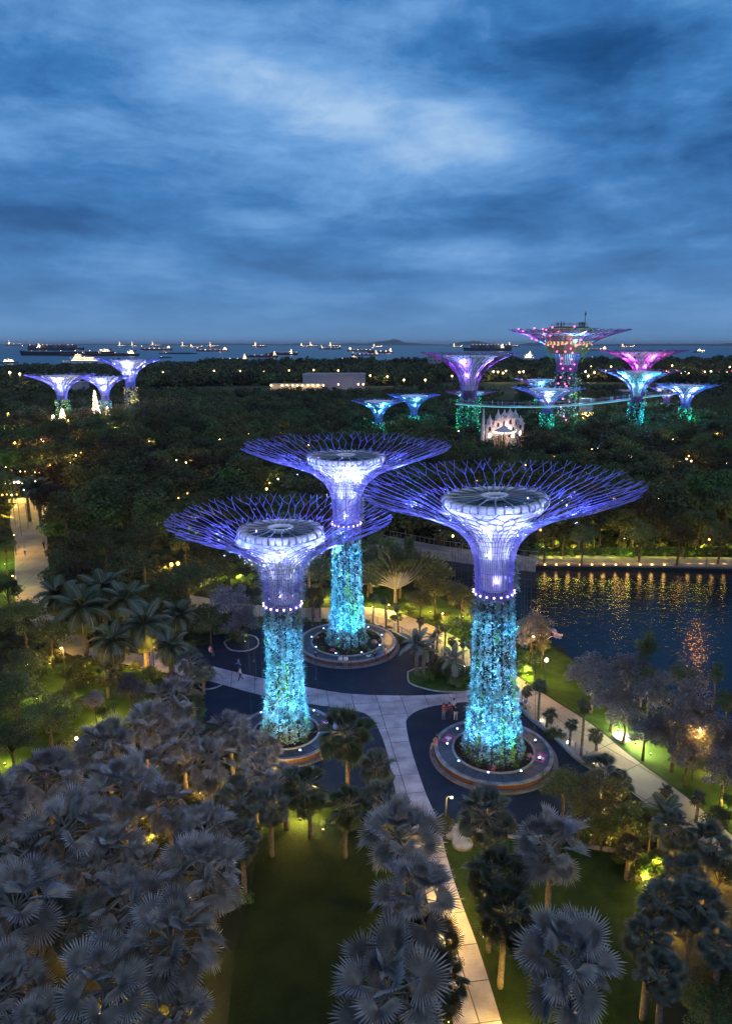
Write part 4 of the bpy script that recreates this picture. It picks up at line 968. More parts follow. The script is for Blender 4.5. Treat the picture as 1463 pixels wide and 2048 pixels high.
# ------------------------------------------------------------------ white palace display, carousel, market stalls
M_pal = material('white_plaster_panels', (0.42, 0.40, 0.44), 0.7, 0.3, (0.6, 0.58, 0.6), 1.5, 4)
def palace():
    o = at_dist(1005, 236, 872); t = thing('palace_display', 'white festive palace facade of pointed gables and spires below the walkway', 'display', (o.x, 236, 0))
    z0 = 0; mpp = depth((0, 236, 5))/FPX
    def xz(px, py): q = at_dist(px, 236, py); return q.x-o.x, q.z
    for px, wpx, top, sp in ((978, 16, 846, 828), (995, 16, 838, 818), (1008, 20, 836, 818), (1018, 20, 832, 814), (1030, 16, 836, 816), (1040, 14, 842, 830), (985, 12, 852, 838), (1024, 12, 846, 824)):
        x, zt = xz(px, top); _, zs = xz(px, sp); w = wpx*mpp; dy = random.uniform(-.8, .8)
        part('tower', mk('tower', M_pal, lambda b: (b.box((0, 0, (zt-1)/2), (w, 1.6, zt-1)), b.prism([(-w/2-.2, -.95), (w/2+.2, -.95), (w/2+.2, .95), (-w/2-.2, .95)], zt-1, zt-.6))), None, t, (x, dy, 0))
        part('spire', mk('spire', M_pal, lambda b: b.lathe([(w*.46, zt-.6), (w*.36, zt+(zs-zt)*.3), (w*.12, zt+(zs-zt)*.62), (.03, zs)], 8)), None, t, (x, dy, 0))
        for k in range(3):
            zz_ = zt-2.0-k*2.2
            if zz_ > 1: part('window', mk('window', M_warmw if k == 1 else M_core, lambda b: (b.box((0, 0, 0), (w*.26, .12, 1.0)), b.tube([(0, -.06, .5), (0, .06, .5)], w*.13, 8))), None, t, (x, dy-.83, zz_))
    x0, _ = xz(970, 860); x1, _ = xz(1042, 860)
    part('facade', mk('facade', M_pal, lambda b: b.box(((x0+x1)/2, 1.2, 3.2), (x1-x0, .6, 6.4))), None, t)
    x, zt = xz(966, 808); part('mast_spire', mk('mast_spire', M_pal, lambda b: b.lathe([(.9, 0), (.7, zt*.5), (.04, zt)], 8)), None, t, (x, -1, 0))
    for px, py in ((1010, 850), (1012, 845), (1000, 856), (990, 852)):
        x, z = xz(px, py); lamp('POINT', (x, -3.5, z), 200, (1, .62, .5), t, radius=.3)
    return o
po = palace()
cr = at_dist(1006, 228, 880); car = thing('carousel', 'round open pavilion trimmed with warm lights before the white palace', 'carousel', (cr.x, 228, 0))
cz = at_dist(1006, 228, 862).z
part('canopy', mk('canopy', M_pal, lambda b: b.lathe([(3.2, cz-.6), (3.3, cz), (1.4, cz+1.0), (.05, cz+1.9)], 20)), None, car)
part('floor', mk('floor', M_pal, lambda b: b.lathe([(3.1, 0), (3.1, .4), (.02, .4)], 20)), None, car)
lb = mk('bulb', M_warmw, lambda b: b.ball((0, 0, 0), .2, 6))
for i in range(20):
    a = i*PI/10; part('bulb', lb, None, car, (3.35*math.cos(a), 3.35*math.sin(a), cz-.3))
    if i % 2: part('pole', mk('pole', M_pal, lambda b: b.tube([(0, 0, .4), (0, 0, cz-.5)], .12, 6)), None, car, (2.9*math.cos(a), 2.9*math.sin(a), 0))
lamp('POINT', (0, 0, cz-1.2), 1200, (1, .5, .25), car, radius=.4)

def stall(px, py, d, w, label, col=(1, .45, .2), pw=900, h=3.2):
    q = at_dist(px, d, py); z = 0
    t = thing('market_stall', label, 'stall', (q.x, d, 0), 0, 'glowing stalls among the far trees')
    part('roof', mk('roof', M_pal, lambda b: b.prism([(-w/2, -1.6), (w/2, -1.6), (w/2, 1.6), (-w/2, 1.6)], h, h+.25)), None, t)
    for s in (-1, 1):
        for s2 in (-1, 1): part('post', mk('post', M_dark, lambda b: b.box((0, 0, h/2), (.15, .15, h))), None, t, (s*(w/2-.2), s2*1.4, 0))
    part('counter', mk('counter', M_pal, lambda b: b.box((0, 0, .55), (w*.9, .6, 1.1))), None, t, (0, -1.2, 0))
    n_ = max(4, int(w)); 
    for i in range(n_): part('bulb', lb, None, t, (-w/2+w*(i+.5)/n_, -1.75, h-.1+random.uniform(-.2, .2)), None, random.uniform(.8, 1.8))
    lamp('POINT', (0, -.6, h-.6), pw, col, t, radius=.4)
    return t

# ------------------------------------------------------------------ distant decorated trees and lit cones
def light_tree(px, basepy, toppy, d, wpx, label, dense=260):
    b0 = at_dist(px, d, basepy); tp = at_dist(px, d, toppy); w = wpx*depth(b0)/FPX/2; h0 = max(0, b0.z); h = tp.z
    t = thing('light_covered_tree', label, 'light display', (b0.x, d, 0))
    part('trunk', mk('trunk', M_bark, lambda b: b.tube([(0, 0, 0), (0, 0, h*.98)], [.5, .1], 6)), None, t)
    def f(b):
        for _ in range(dense):
            z = h0+(h-h0)*random.random()**1.2; r_ = w*(1-(z-h0)/(h-h0))*random.uniform(.5, 1)+.2; a = random.uniform(0, 6.28); b.ball((r_*math.cos(a), r_*math.sin(a), z), random.uniform(.12, .26), 4)
    part('fairy_lights', mk('fairy_lights', M_fairy, f), None, t, kind='stuff')
    lamp('POINT', (0, -w-1, (h0+h)/2), 1800, (1, .6, .25), t, radius=1)
light_tree(193, 828, 781, 290, 17, 'tall cone tree wrapped in white lights left of the middle far tower')
light_tree(126, 838, 818, 285, 14, 'small blazing light-covered tree under the leftmost tower', 200)
light_tree(108, 846, 830, 275, 12, 'smallest light-covered tree, low among the far left woods', 130)
light_tree(216, 830, 814, 300, 9, 'small light-covered bush right of the tall lit cone', 80)

# ------------------------------------------------------------------ far buildings and road
def box_building(name, label, px0, px1, pyt, d, dep_, mat, floors=0, winmat=None, zb=0.0, cat='building'):
    a = at_dist(px0, d, pyt); c = at_dist(px1, d, pyt); w = c.x-a.x; h = a.z
    t = thing(name, label, cat, ((a.x+c.x)/2, d+dep_/2, 0))
    part('wall', mk('wall', mat, lambda b: b.box((0, 0, h/2), (w, dep_, h))), None, t)
    part('roof', mk('roof', M_conc, lambda b: b.box((0, 0, h+.25), (w+.6, dep_+.6, .5))), None, t)
    n_ = max(2, int(w/9))
    pm = mk('wall_panel', mat, lambda b: b.box((0, 0, h/2+.2), (w/n_*.96, .25, h*.9)))
    for i in range(n_): part('wall_panel', pm, None, t, (-w/2+w*(i+.5)/n_, -dep_/2-.13, 0))
    for f_ in range(floors):
        for i in range(max(2, int(w/5))):
            part('window', mk('window', winmat or M_core, lambda b: b.box((0, 0, 0), (2.4, .2, 1.4))), None, t, (-w/2+w*(i+.5)/max(2, int(w/5)), -dep_/2-.3, h*(f_+.6)/floors))
    return t
M_lilac = material('lilac_sheet_cladding', (0.30, 0.27, 0.33), 0.6, 0.3, (0.36, 0.33, 0.39), .1, 3)
box_building('warehouse', 'large pale lilac flat roofed hall beyond the woods', 605, 730, 750, 520, 30, M_lilac)
lowb = box_building('service_building', 'long low building with a row of warm wall lamps beside the lilac hall', 540, 645, 769, 505, 8, M_conc)
for px in (541, 563, 573, 584, 594, 604, 615, 625, 635, 646, 676, 716, 726):
    q = at_dist(px, 500, 771 if px < 650 else 769)
    t = thing('wall_lamp', 'warm lamp on the front of the far low building and hall', 'lamp', (q.x, 503.2, 0), 0, 'warm lamps along the far low building')
    part('post', mk('post', M_dark, lambda b: b.tube([(0, 0, 0), (0, 0, q.z)], .1, 5)), None, t); part('globe', mk('globe', M_warm, lambda b: b.ball((0, 0, 0), .55, 8)), None, t, (0, -.3, q.z))
    lamp('POINT', (0, -2.0, q.z-.4), 500, (1, .6, .25), t, radius=.4)
box_building('office_block', 'grey slab block by the shore left of the purple tower', 857, 882, 711, 900, 14, M_lilac, 5)
box_building('orange_lit_hall', 'dark low hall glowing orange behind the tall purple tower', 985, 1006, 737, 800, 12, M_conc, 2, M_orange)
box_building('white_shed', 'small pale shed between the far left towers', 130, 165, 766, 420, 10, M_lilac)
box_building('pavilion_terrace', 'red-brown terrace pavilion near the walkway on the right', 1246, 1275, 783, 330, 6, M_brick)
box_building('cafe_pavilion', 'low orange lit cafe right of the tallest tower', 1165, 1186, 800, 290, 5, M_conc, 1, M_warm)
# coast road with street lamps
flat('coast_road', material('asphalt', (.05, .05, .052), .8, .3, (.065, .065, .065), 1, 3), [(60, 760), (700, 800), (700, 815), (60, 775)], 0.012, 'distant coast road lit orange at the right')
def far_lamp(px, py, d, label, mat=M_warm, grp='street lamps along the far coast road', r=.75, h=None, pw=0, col=(1, .6, .25)):
    q = at_dist(px, d, py); hh = max(2.5, q.z)
    t = thing('street_lamp', label, 'street lamp', (q.x, d, 0), 0, grp)
    part('post', mk('post', M_dark, lambda b: b.tube([(0, 0, 0), (0, 0, hh)], [.14, .08], 5)), None, t)
    part('head', mk('head', mat, lambda b: b.ball((0, 0, 0), r, 6)), None, t, (0, 0, hh))
    if pw: lamp('POINT', (0, -.5, hh-r-.6), pw, col, t, radius=.4)
for px, py, d in ((376, 745, 690), (326, 745, 680), (428, 742, 700), (480, 742, 700), (528, 743, 700), (578, 741, 700), (627, 740, 700), (676, 741, 700), (681, 748, 690), (740, 751, 640), (774, 753, 640), (807, 760, 560), (850, 760, 560),
                  (903, 752, 620), (1011, 742, 700), (1043, 760, 560), (1181, 733, 800), (1221, 733, 800), (1210, 742, 700), (1343, 731, 820), (1350, 740, 760), (1458, 734, 820), (1452, 745, 700), (20, 745, 420), (40, 748, 480)):
    far_lamp(px, py, d, 'warm street lamp beyond the woods, '+landmark(px).replace('below', 'beyond').replace('under', 'behind')+(', lower' if py > 744 else ''), pw=1500)
for i in range(26):
    px = 1325+i*5.5+random.uniform(-3, 3); py = 746+random.uniform(-3.5, 3.0); c_ = random.choice([M_orange, M_warm, M_warm, M_pink, M_warmw, M_green_l if i % 9 == 0 else M_orange])
    far_lamp(px, py, random.uniform(740, 800), '%s lamp on the far right road, %s' % ({'warm_lamp_glass': 'yellow', 'orange_lamp_glass': 'orange', 'pink_lamp_glass': 'red', 'warm_white_lamp_glass': 'white', 'green_lamp_glass': 'green'}[c_.name], 'left stretch' if px < 1365 else 'middle stretch' if px < 1410 else 'stretch at the frame edge'), c_, 'lamps on the busy far right road', 1.15, pw=(12000 if i % 3 == 0 else 0), col=(1, .5, .16))
for px, py in ((1170, 743), (1188, 745), (1175, 752), (995, 744), (1038, 744), (1046, 743), (1005, 746), (986, 743), (1262, 750), (1376, 747), (1390, 750), (1405, 748)):
    far_lamp(px, py, 700, 'small glowing lamp in the far trees behind the grove', random.choice([M_warmw, M_warm]), 'lamps in the far trees behind the grove', .8, pw=1500, col=(1, .7, .2))

# ------------------------------------------------------------------ islands and ships
def hills(name, px0, px1, d, peaks, label, seed=0):
    g = random.Random(seed); b = MB(); n_ = 60
    def H(f): return sum(h*math.exp(-((f-c)/w)**2) for c, h, w in peaks)
    rows = []
    xs = [at_dist(px0+(px1-px0)*i/n_, d, 700).x for i in range(n_+1)]
    for k, (dy, s) in enumerate(((-900, 0), (-500, .55), (0, 1), (600, .7), (1200, 0))):
        rows.append([(x, d+dy, -3+(H(i/n_)*s*(1+g.uniform(-.08, .08)) if s else 0)) for i, x in enumerate(xs)])
    vs = [p for r_ in rows for p in r_]; m = n_+1
    b.add(vs, [(k*m+i, k*m+i+1, (k+1)*m+i+1, (k+1)*m+i) for k in range(4) for i in range(n_)])
    structure(name, b.mesh(name, None, True), M_hill, label)
M_hill = material('far_hills', (.03, .05, .05), .9, .1, (.05, .07, .06), .002, 4)
hills('hills', 560, 900, 21000, [(.15, 40, .1), (.42, 60, .12), (.6, 105, .07), (.68, 130, .05), (.78, 60, .08), (.05, 30, .1), (.92, 30, .1)], 'faint low island behind the ships in the middle')
hills('hills', 895, 1060, 19000, [(.15, 75, .12), (.32, 95, .12), (.5, 50, .15)], 'faint island hills left of the tallest tower', 2)
hills('hills', 1030, 1110, 16000, [(.35, 55, .2), (.65, 60, .2)], 'small dark island just left of the tallest tower', 3)
hills('hills', 1150, 1500, 15000, [(.1, 22, .2), (.4, 30, .3), (.75, 34, .3), (.95, 40, .1)], 'long flat coast on the right horizon', 4)
hills('hills', -60, 620, 24000, [(.2, 30, .2), (.5, 38, .3), (.8, 40, .2)], 'very faint coast on the left horizon', 5)

HULLS = {n_: material('hull_%s' % n_, c_, .5, .3, tuple(v*1.3 for v in c_), .05, 3) for n_, c_ in (('red', (.22, .03, .025)), ('dark', (.03, .02, .035)), ('navy', (.025, .035, .08)), ('grey', (.10, .11, .13)), ('white', (.5, .5, .52)), ('brown', (.12, .04, .03)))}
M_ship_w = material('ship_white_paint', (.55, .53, .50), .5, .3)
def ship(px0, px1, wly, label, hull='dark', kind='tanker', bow=1, lit=1.0, warm=True, hscale=1.0, freeb=None):
    base = G((px0+px1)/2, wly, -1.5); d = base.y; Lm = (px1-px0)*depth(base)/FPX; W = Lm*.15; hb = (freeb or .045)*Lm*hscale; u_ = depth(base)/FPX   # metres for one photo pixel
    t = thing('ship', label, 'ship', (base.x, d, -1.5), 0 if bow > 0 else PI, 'ships at anchor on the far sea')
    hm_ = HULLS[hull]
    def hullf(b):
        sec = [(-.5, .80, 1.05), (-.46, .95, 1.0), (-.2, 1, .95), (.25, 1, .95), (.38, .72, 1.02), (.46, .32, 1.15), (.5, .04, 1.3)]
        vs = []
        for x, w_, h_ in sec:
            for (a, z) in ((-1, h_), (-.86, .0), (-.7, -.3), (.7, -.3), (.86, .0), (1, h_)): vs.append((x*Lm*(1 if z > 0 else .97), a*w_*W/2, z*hb))
        fs = [(i*6+j, i*6+j+1, (i+1)*6+j+1, (i+1)*6+j) for i in range(6) for j in range(5)]+[(i*6+5, i*6, (i+1)*6, (i+1)*6+5) for i in range(6)]
        fs += [tuple(range(6)), tuple(range(41, 35, -1))]; b.add(vs, fs)
    part('hull', mk('hull', hm_, hullf), None, t)
    lampm = M_shiplight if warm else M_fairy; sr = max(u_*.62, .6)
    def lampat(x, z, s=1.0, m_=None, y=None): part('deck_lamp', mk('deck_lamp', m_ or lampm, lambda b: b.ball((0, 0, 0), sr*s, 6)), None, t, (x*Lm, (-W*.3 if bow > 0 else W*.3) if y is None else y, z))
    def house(x, w_, lv, m_=M_ship_w):
        lh = max(2.6, u_*1.4)
        for k in range(lv):
            ww = w_*Lm*(1-.14*k)
            part('superstructure_deck', mk('superstructure_deck', m_, lambda b: b.box((0, 0, lh/2), (ww, W*.75*(1-.1*k), lh*.94))), None, t, (x*Lm, 0, hb+k*lh))
            wn = max(2, int(ww/(u_*1.6)))
            part('window_row', mk('window_row', lampm, lambda b: [b.box((-ww/2+ww*(i+.5)/wn, (-1 if bow > 0 else 1)*(W*.75*(1-.1*k)/2+.2), lh*.55), (ww/wn*random.uniform(.3, .8), .3, lh*.35)) for i in range(wn) if random.random() < .75*lit]), None, t, (x*Lm, 0, hb+k*lh), kind='stuff')
        part('mast', mk('mast', M_steel, lambda b: (b.tube([(0, 0, 0), (0, 0, lh*2.2)], [sr*.5, sr*.2], 5), b.box((0, 0, lh*1.5), (lh*.8, sr*.3, sr*.3)))), None, t, (x*Lm, 0, hb+lv*lh))
        part('smokestack', mk('smokestack', hm_, lambda b: b.tube([(0, 0, 0), (0, 0, lh*1.6)], W*.10, 8)), None, t, ((x-.05)*Lm, 0, hb+lv*lh*.7))
        lampat(x, hb+lv*lh+.5*lh, 1.0, M_fairy); lampat(x+.03, hb+lh*lv*.6, .9)
        if u_ > 2: lamp('POINT', (x*Lm+w_*Lm, -(W*.9+4) if bow > 0 else (W*.9+4), hb+lh*(lv+1)), 500*u_*u_*lit*2.2, (1, .72, .42), t, radius=2)
    if kind == 'tanker':
        house(-.40, .12, 3); part('deck_pipes', mk('deck_pipes', M_steel, lambda b: [b.box((Lm*x, 0, hb+1.2), (Lm*.08, W*.12, 2.4)) for x in (-.2, -.05, .1, .25)]), None, t)
        for x in (-.25, -.1, .05, .2, .35): lampat(x, hb*1.15+1, .6*lit+.25, random.choice([M_shiplight, M_shipred]))
        part('foremast', mk('foremast', M_steel, lambda b: b.tube([(0, 0, 0), (0, 0, hb*1.4)], sr*.3, 5)), None, t, (.44*Lm, 0, hb)); lampat(.44, hb*2.5, .8)
    elif kind == 'bulk':
        house(-.41, .10, 4)
        for x in (-.22, -.02, .18):
            part('crane', mk('crane', M_ship_w, lambda b: (b.tube([(0, 0, 0), (0, 0, hb*1.5)], [W*.07, W*.05], 6), b.tube([(0, 0, hb*1.2), (Lm*.10, 0, hb*1.9)], [W*.035, W*.02], 5))), None, t, (x*Lm, 0, hb*.9)); lampat(x, hb*1.6, .7*lit)
        for x in (-.3, -.12, .08, .28): part('hatch', mk('hatch', hm_, lambda b: b.box((0, 0, 1), (Lm*.13, W*.6, max(2, hb*.25)))), None, t, (x*Lm, 0, hb))
    elif kind == 'container':
        house(-.30, .07, 5)
        k = 0
        for x in [-.45, -.38]+[-.22+.075*i for i in range(8)]:
            part('container_stack', mk('container_stack', [HULLS['brown'], HULLS['navy'], HULLS['grey']][k % 3], lambda b: b.box((0, 0, 0), (Lm*.068, W*.9, hb*1.1))), None, t, (x*Lm, 0, hb*1.5)); k += 1
            lampat(x, hb*2.2, .55, random.choice([M_shiplight, M_shipred, M_fairy]))
            if lit > .7: lampat(x+.02, hb*1.0, .5, M_shiplight)
    elif kind == 'small':
        house(-.25, .28, 2); part('crane', mk('crane', M_ship_w, lambda b: b.tube([(0, 0, 0), (Lm*.05, 0, hb*2.0), (Lm*.2, 0, hb*2.6)], [W*.05, W*.04, W*.02], 5)), None, t, (.15*Lm, 0, hb))
        for x in (-.4, -.1, .1, .3): lampat(x, hb*1.3, .7*lit)
    elif kind == 'ferry':
        house(-.05, .62, 3); house(.1, .3, 5)
        for x in [-.45+.09*i for i in range(11)]: lampat(x, hb*random.uniform(.9, 2.2), random.uniform(.6, 1.1), M_fairy)
    elif kind == 'barge':
        lampat(-.3, hb*2, .6); part('cargo', mk('cargo', hm_, lambda b: b.box((0, 0, 0), (Lm*.7, W*.7, hb*.8))), None, t, (0, 0, hb*1.3))
    elif kind == 'rig':
        part('derrick', mk('derrick', M_dark, lambda b: (b.tube([(-Lm*.1, 0, 0), (0, 0, hb*7)], sr*.5, 4), b.tube([(Lm*.1, 0, 0), (0, 0, hb*7)], sr*.5, 4), b.box((0, 0, hb*.6), (Lm*.5, W*.6, hb*1.2)))), None, t, (0, 0, hb))
    return t
ships = [
    (40, 232, 711, 'very long dark freighter with a brightly lit stack of decks amidships at the left', 'dark', 'tanker', -1, 1.0, True, 1.0, .040),
    (58, 170, 701, 'container carrier piled with lit boxes behind the long dark freighter', 'dark', 'container', 1, 1.0, True, .9, .05),
    (118, 278, 712, 'low dark barge-like ship ending in a lit white deckhouse, left', 'brown', 'bulk', -1, .9, True, .8, .035),
    (125, 210, 728, 'brightly lit white ferry behind the far left tree towers', 'white', 'ferry', -1, 1.4, False, 1.0, .07),
    (-30, 36, 727, 'partly cropped work boat with warm lights at the left frame edge', 'grey', 'small', -1, 1.0, True, 1.0, .05),
    (12, 50, 692, 'low freighter on the horizon row at the far left', 'navy', 'container', 1, .9, True, 1, .05),
    (281, 345, 701, 'dark red tanker with an orange lamp on its stern', 'red', 'tanker', -1, .9, True, 1, .055),
    (318, 395, 708, 'dark low tanker anchored in front of the red one, left of centre', 'navy', 'barge', 1, .5, True, .7, .03),
    (318, 345, 716, 'small dark unlit barge near the left towers', 'navy', 'barge', 1, .2, True, 1, .05),
    (392, 457, 703, 'bright red tanker with lights along its whole deck', 'red', 'tanker', -1, 1.2, True, 1, .045),
    (421, 497, 721, 'white-lit cargo ship with two cranes, nearest in the middle left', 'dark', 'bulk', -1, 1.3, False, .8, .045),
    (488, 556, 715, 'dark grey ship with two tall mast cranes, just right of the white-lit one', 'brown', 'bulk', -1, .9, False, 1, .05),
    (530, 596, 710, 'long dark red freighter with a glowing orange deck near the middle', 'brown', 'container', -1, 1.3, True, .8, .05),
    (533, 580, 724, 'dark navy support vessel with a raised bow, nearest to the shore in the middle', 'navy', 'small', 1, .6, False, 1, .05),
    (638, 682, 699, 'lone dark ship with a single lamp right of the middle', 'navy', 'tanker', 1, .3, True, 1, .06),
    (676, 718, 719, 'small white-lit vessel nearest the shore right of the middle', 'dark', 'small', -1, 1.2, False, 1, .05),
    (694, 748, 703, 'dark red ship with an orange-lit stern behind the small white-lit vessel', 'brown', 'tanker', 1, .8, True, 1, .055),
    (735, 785, 706, 'ship with a bright orange-lit deckhouse, right of the middle', 'red', 'bulk', -1, 1.2, True, 1, .05),
    (702, 758, 711, 'long dark ship lit white at both ends, right of the middle', 'navy', 'tanker', -1, .9, False, .9, .045),
    (925, 1022, 702, 'huge lit container ship behind the rim of the purple tower', 'dark', 'container', -1, 1.2, True, 1, .06),
    (1046, 1066, 723, 'bright end-on ship blazing with lights between the two tall towers', 'white', 'ferry', 1, 2.0, True, 3.0, .12),
    (1160, 1212, 701, 'orange-lit ship just right of the tallest tower', 'red', 'tanker', -1, 1.2, True, 1, .05),
    (1175, 1215, 716, 'dark flat barge right of the tallest tower', 'navy', 'barge', 1, .2, True, 1, .03),
    (1382, 1400, 705, 'dark vessel with a tall pointed derrick at the right', 'dark', 'rig', 1, .2, True, 1, .06),
    (1392, 1410, 703, 'tiny warm-lit boat beside the derrick vessel', 'grey', 'small', 1, 1.6, True, 1, .07)]
for i in range(14):
    px = [236, 262, 300, 362, 380, 415, 505, 600, 616, 655, 745, 905, 1012, 1240][i]; wd = random.uniform(14, 30)
    ships.append((px, px+wd, 693+random.uniform(0, 2.5), 'tiny lit ship on the horizon row %s' % ['left of the left-middle tankers', 'above the far left towers', 'behind the dark red tanker', 'right of the dark red tanker', 'above the dark low tanker', 'behind the bright red tanker', 'behind the two-crane ship', 'right of the orange-decked freighter', 'below the faint middle island', 'left of the lone dark ship', 'under the middle island peak', 'left of the huge container ship', 'between the two tall towers', 'over the right coast'][i], random.choice(['red', 'navy', 'brown']), random.choice(['tanker', 'container']), 1, .9, True, 1, .05))
for s_ in ships: ship(*s_)
# ------------------------------------------------------------------ stone bridge, dock and its lamps
def wallrun(name, label, pts, w, z0, z1, mat, cat='wall'):
    b = MB(); ribbon(b, pts, w, z0, z1); o = part(name, b.mesh(name), mat); o['label'] = label; o['category'] = cat; return o
br = [G(x, y, .6) for x, y in smooth_line([(770, 1076), (820, 1086), (880, 1097), (960, 1108), (1074, 1121)], 3)]
bt2 = thing('footbridge', 'low stone footbridge with thin railing at the back of the lake', 'bridge', (0, 0, 0))
b = MB(); ribbon(b, br, 3.4, .1, .6); part('deck', b.mesh('deck'), M_conc, bt2)
b = MB(); ribbon(b, br, .35, -1.6, .75, -1.75); part('fascia', b.mesh('fascia'), M_stone, bt2)
b = MB(); ribbon(b, br, .06, 1.60, 1.68, -1.7); ribbon(b, br, .06, 1.6, 1.68, 1.7); part('handrail', b.mesh('handrail'), M_steel, bt2)
pm = mk('post', M_steel, lambda b: b.box((0, 0, .5), (.06, .06, 1.0)))
for i in range(len(br)-1):
    for k in range(2):
        p = br[i].lerp(br[i+1], k/2); d = (br[i+1]-br[i]).normalized(); nrm = Vector((-d.y, d.x, 0))
        for s in (-1.7, 1.7): part('post', pm, None, bt2, (p.x+nrm.x*s, p.y+nrm.y*s, .62))
dk = [G(1068, 1123, .25), G(1200, 1125, .25), G(1463, 1129, .25), G(1700, 1132, .25)]
dk_b = [p+Vector((0, 4.2, 0)) for p in dk][::-1]
structure('dock_path', mk('dock_path', M_prom, lambda b: b.prism([p.xy for p in dk+dk_b], -.25, .25)), None, 'stone edged lakeside walk on the far bank with lamps under its lip')
for i, px in enumerate([1088, 1110.5, 1135, 1158, 1181.5, 1205, 1229, 1253.5, 1277.5, 1301, 1325.5, 1349, 1373, 1397, 1421, 1445]):
    q = G(px, 1127, .1); t = thing('edge_lamp', ['warm lamp under the dock lip, %s from the bridge corner' % n_ for n_ in ('first', 'second', 'third', 'fourth', 'fifth', 'sixth', 'seventh', 'eighth', 'ninth', 'tenth', 'eleventh', 'twelfth', 'thirteenth', 'fourteenth', 'fifteenth', 'sixteenth')][i], 'edge lamp', (q.x, q.y-.3, .02), 0, 'lamps under the edge of the far lakeside walk')
    part('bracket', mk('bracket', M_dark, lambda b: b.box((0, .12, .08), (.5, .2, .1))), None, t); part('lens', mk('lens', M_docklens, lambda b: b.ball((0, 0, 0), .2, 8, sz=.6)), None, t, (0, -.05, 0))
    lamp('POINT', (0, -.3, .35), 30, WARM, t, radius=.22)

# ------------------------------------------------------------------ fence along the plaza
fpts = [G(x, y) for x, y in smooth_line([(735, 1247), (770, 1256), (800, 1271), (840, 1291), (880, 1313), (920, 1337), (960, 1359), (1000, 1384), (1038, 1410), (1068, 1440), (1111, 1473), (1156, 1516), (1200, 1545), (1238, 1572)], 3)]
fen = thing('mesh_fence', 'thin grey post and cable fence between the dark plaza and the tan promenade', 'fence', (0, 0, 0))
cum = [0]
for a, c in zip(fpts[:-1], fpts[1:]): cum.append(cum[-1]+(c-a).length)
pm = mk('post', M_steel, lambda b: b.box((0, 0, .65), (.09, .09, 1.3)))
s = 0
while s < cum[-1]:
    k = max(i for i in range(len(cum)) if cum[i] <= s); k = min(k, len(fpts)-2); p = fpts[k].lerp(fpts[k+1], (s-cum[k])/(cum[k+1]-cum[k])); part('post', pm, None, fen, p); s += 1.55
for z_, r_ in ((1.25, .03), (1.0, .012), (.75, .012), (.5, .012), (.28, .012)):
    part('rail' if r_ > .02 else 'cable', mk('rail', M_steel, lambda b: b.tube([(p.x, p.y, z_) for p in fpts], r_, 4)), None, fen)
kerb([p+Vector((-.25, -.1, 0)) for p in fpts], .35, .30, M_conc, 'retaining_wall', 'low concrete upstand below the fence')
for i, (px, py) in enumerate([(1003, 1382), (925, 1336), (846, 1290), (1078, 1446), (1182, 1532), (1225, 1560), (1130, 1490)]):
    q = G(px, py); t = thing('ground_light', 'small light at the fence foot, ' + ['behind the right tower', 'left of the right tower', 'behind the feather palm bed', 'just right of the right tower', 'near the lower end of the fence', 'at the lower end of the fence', 'midway along the right part of the fence'][i], 'lamp', (q.x+.3, q.y+.3, 0), 0, 'lights along the fence')
    part('lens', mk('lens', M_warmw, lambda b: b.box((0, 0, .12), (.22, .1, .12))), None, t); lamp('POINT', (0.2, 0.2, .4), 14, WHITEW, t)

# ------------------------------------------------------------------ people
SEGS = {}
def person_mesh(key, J, bones, rad):
    """continuous skinned figure; J joints, bones, radii; parts of the surface coloured by the nearest bone"""
    names = list(J); me = bpy.data.meshes.new(key); me.from_pydata([J[n_] for n_ in names], [(names.index(a), names.index(b_)) for a, b_ in bones], [])
    o = bpy.data.objects.new(key, me); COL.objects.link(o)
    md = o.modifiers.new('skin', 'SKIN'); me.skin_vertices[0] if me.skin_vertices else None
    if not me.skin_vertices:
        bm = bmesh.new(); bm.from_mesh(me); bm.verts.layers.skin.verify(); bm.to_mesh(me); bm.free()
    for i, n_ in enumerate(names):
        r_ = rad[n_]; me.skin_vertices[0].data[i].radius = (r_, r_) if not isinstance(r_, tuple) else r_; me.skin_vertices[0].data[i].use_root = (n_ == 'pelvis')
    sb = o.modifiers.new('sub', 'SUBSURF'); sb.levels = 1; sb.render_levels = 1
    dg = bpy.context.evaluated_depsgraph_get(); out = bpy.data.meshes.new_from_object(o.evaluated_get(dg)); out.name = 'body'
    bpy.data.objects.remove(o)
    tags = {'head': 0, 'crown': 3, 'neck': 0, 'chest': 1, 'belly': 1, 'pelvis': 2, 'shl': 1, 'shr': 1, 'ell': 1, 'elr': 1, 'hal': 0, 'har': 0, 'fil': 0, 'fir': 0, 'hil': 2, 'hir': 2, 'knl': 2, 'knr': 2, 'anl': 2, 'anr': 2, 'tol': 4, 'tor': 4}
    for _ in range(5): out.materials.append(M_skin)
    P = [Vector(J[n_]) for n_ in names]
    for f in out.polygons:
        c = Vector(f.center); f.material_index = tags[names[min(range(len(P)), key=lambda i: (P[i]-c).length)]]; f.use_smooth = True
    out.update(); return out
M_skin = material('skin', (.42, .24, .16), .6, .3)
M_hair = material('dark_hair', (.015, .012, .01), .6, .3)
M_shoe = material('shoes', (.3, .3, .3), .7, .3)
RAD = dict(pelvis=(.15, .12), belly=(.14, .11), chest=(.17, .12), neck=.055, head=.085, crown=.09, shl=.065, shr=.065, ell=.045, elr=.045, hal=.032, har=.032, fil=.025, fir=.025, hil=.09, hir=.09, knl=.062, knr=.062, anl=.042, anr=.042, tol=.036, tor=.036)
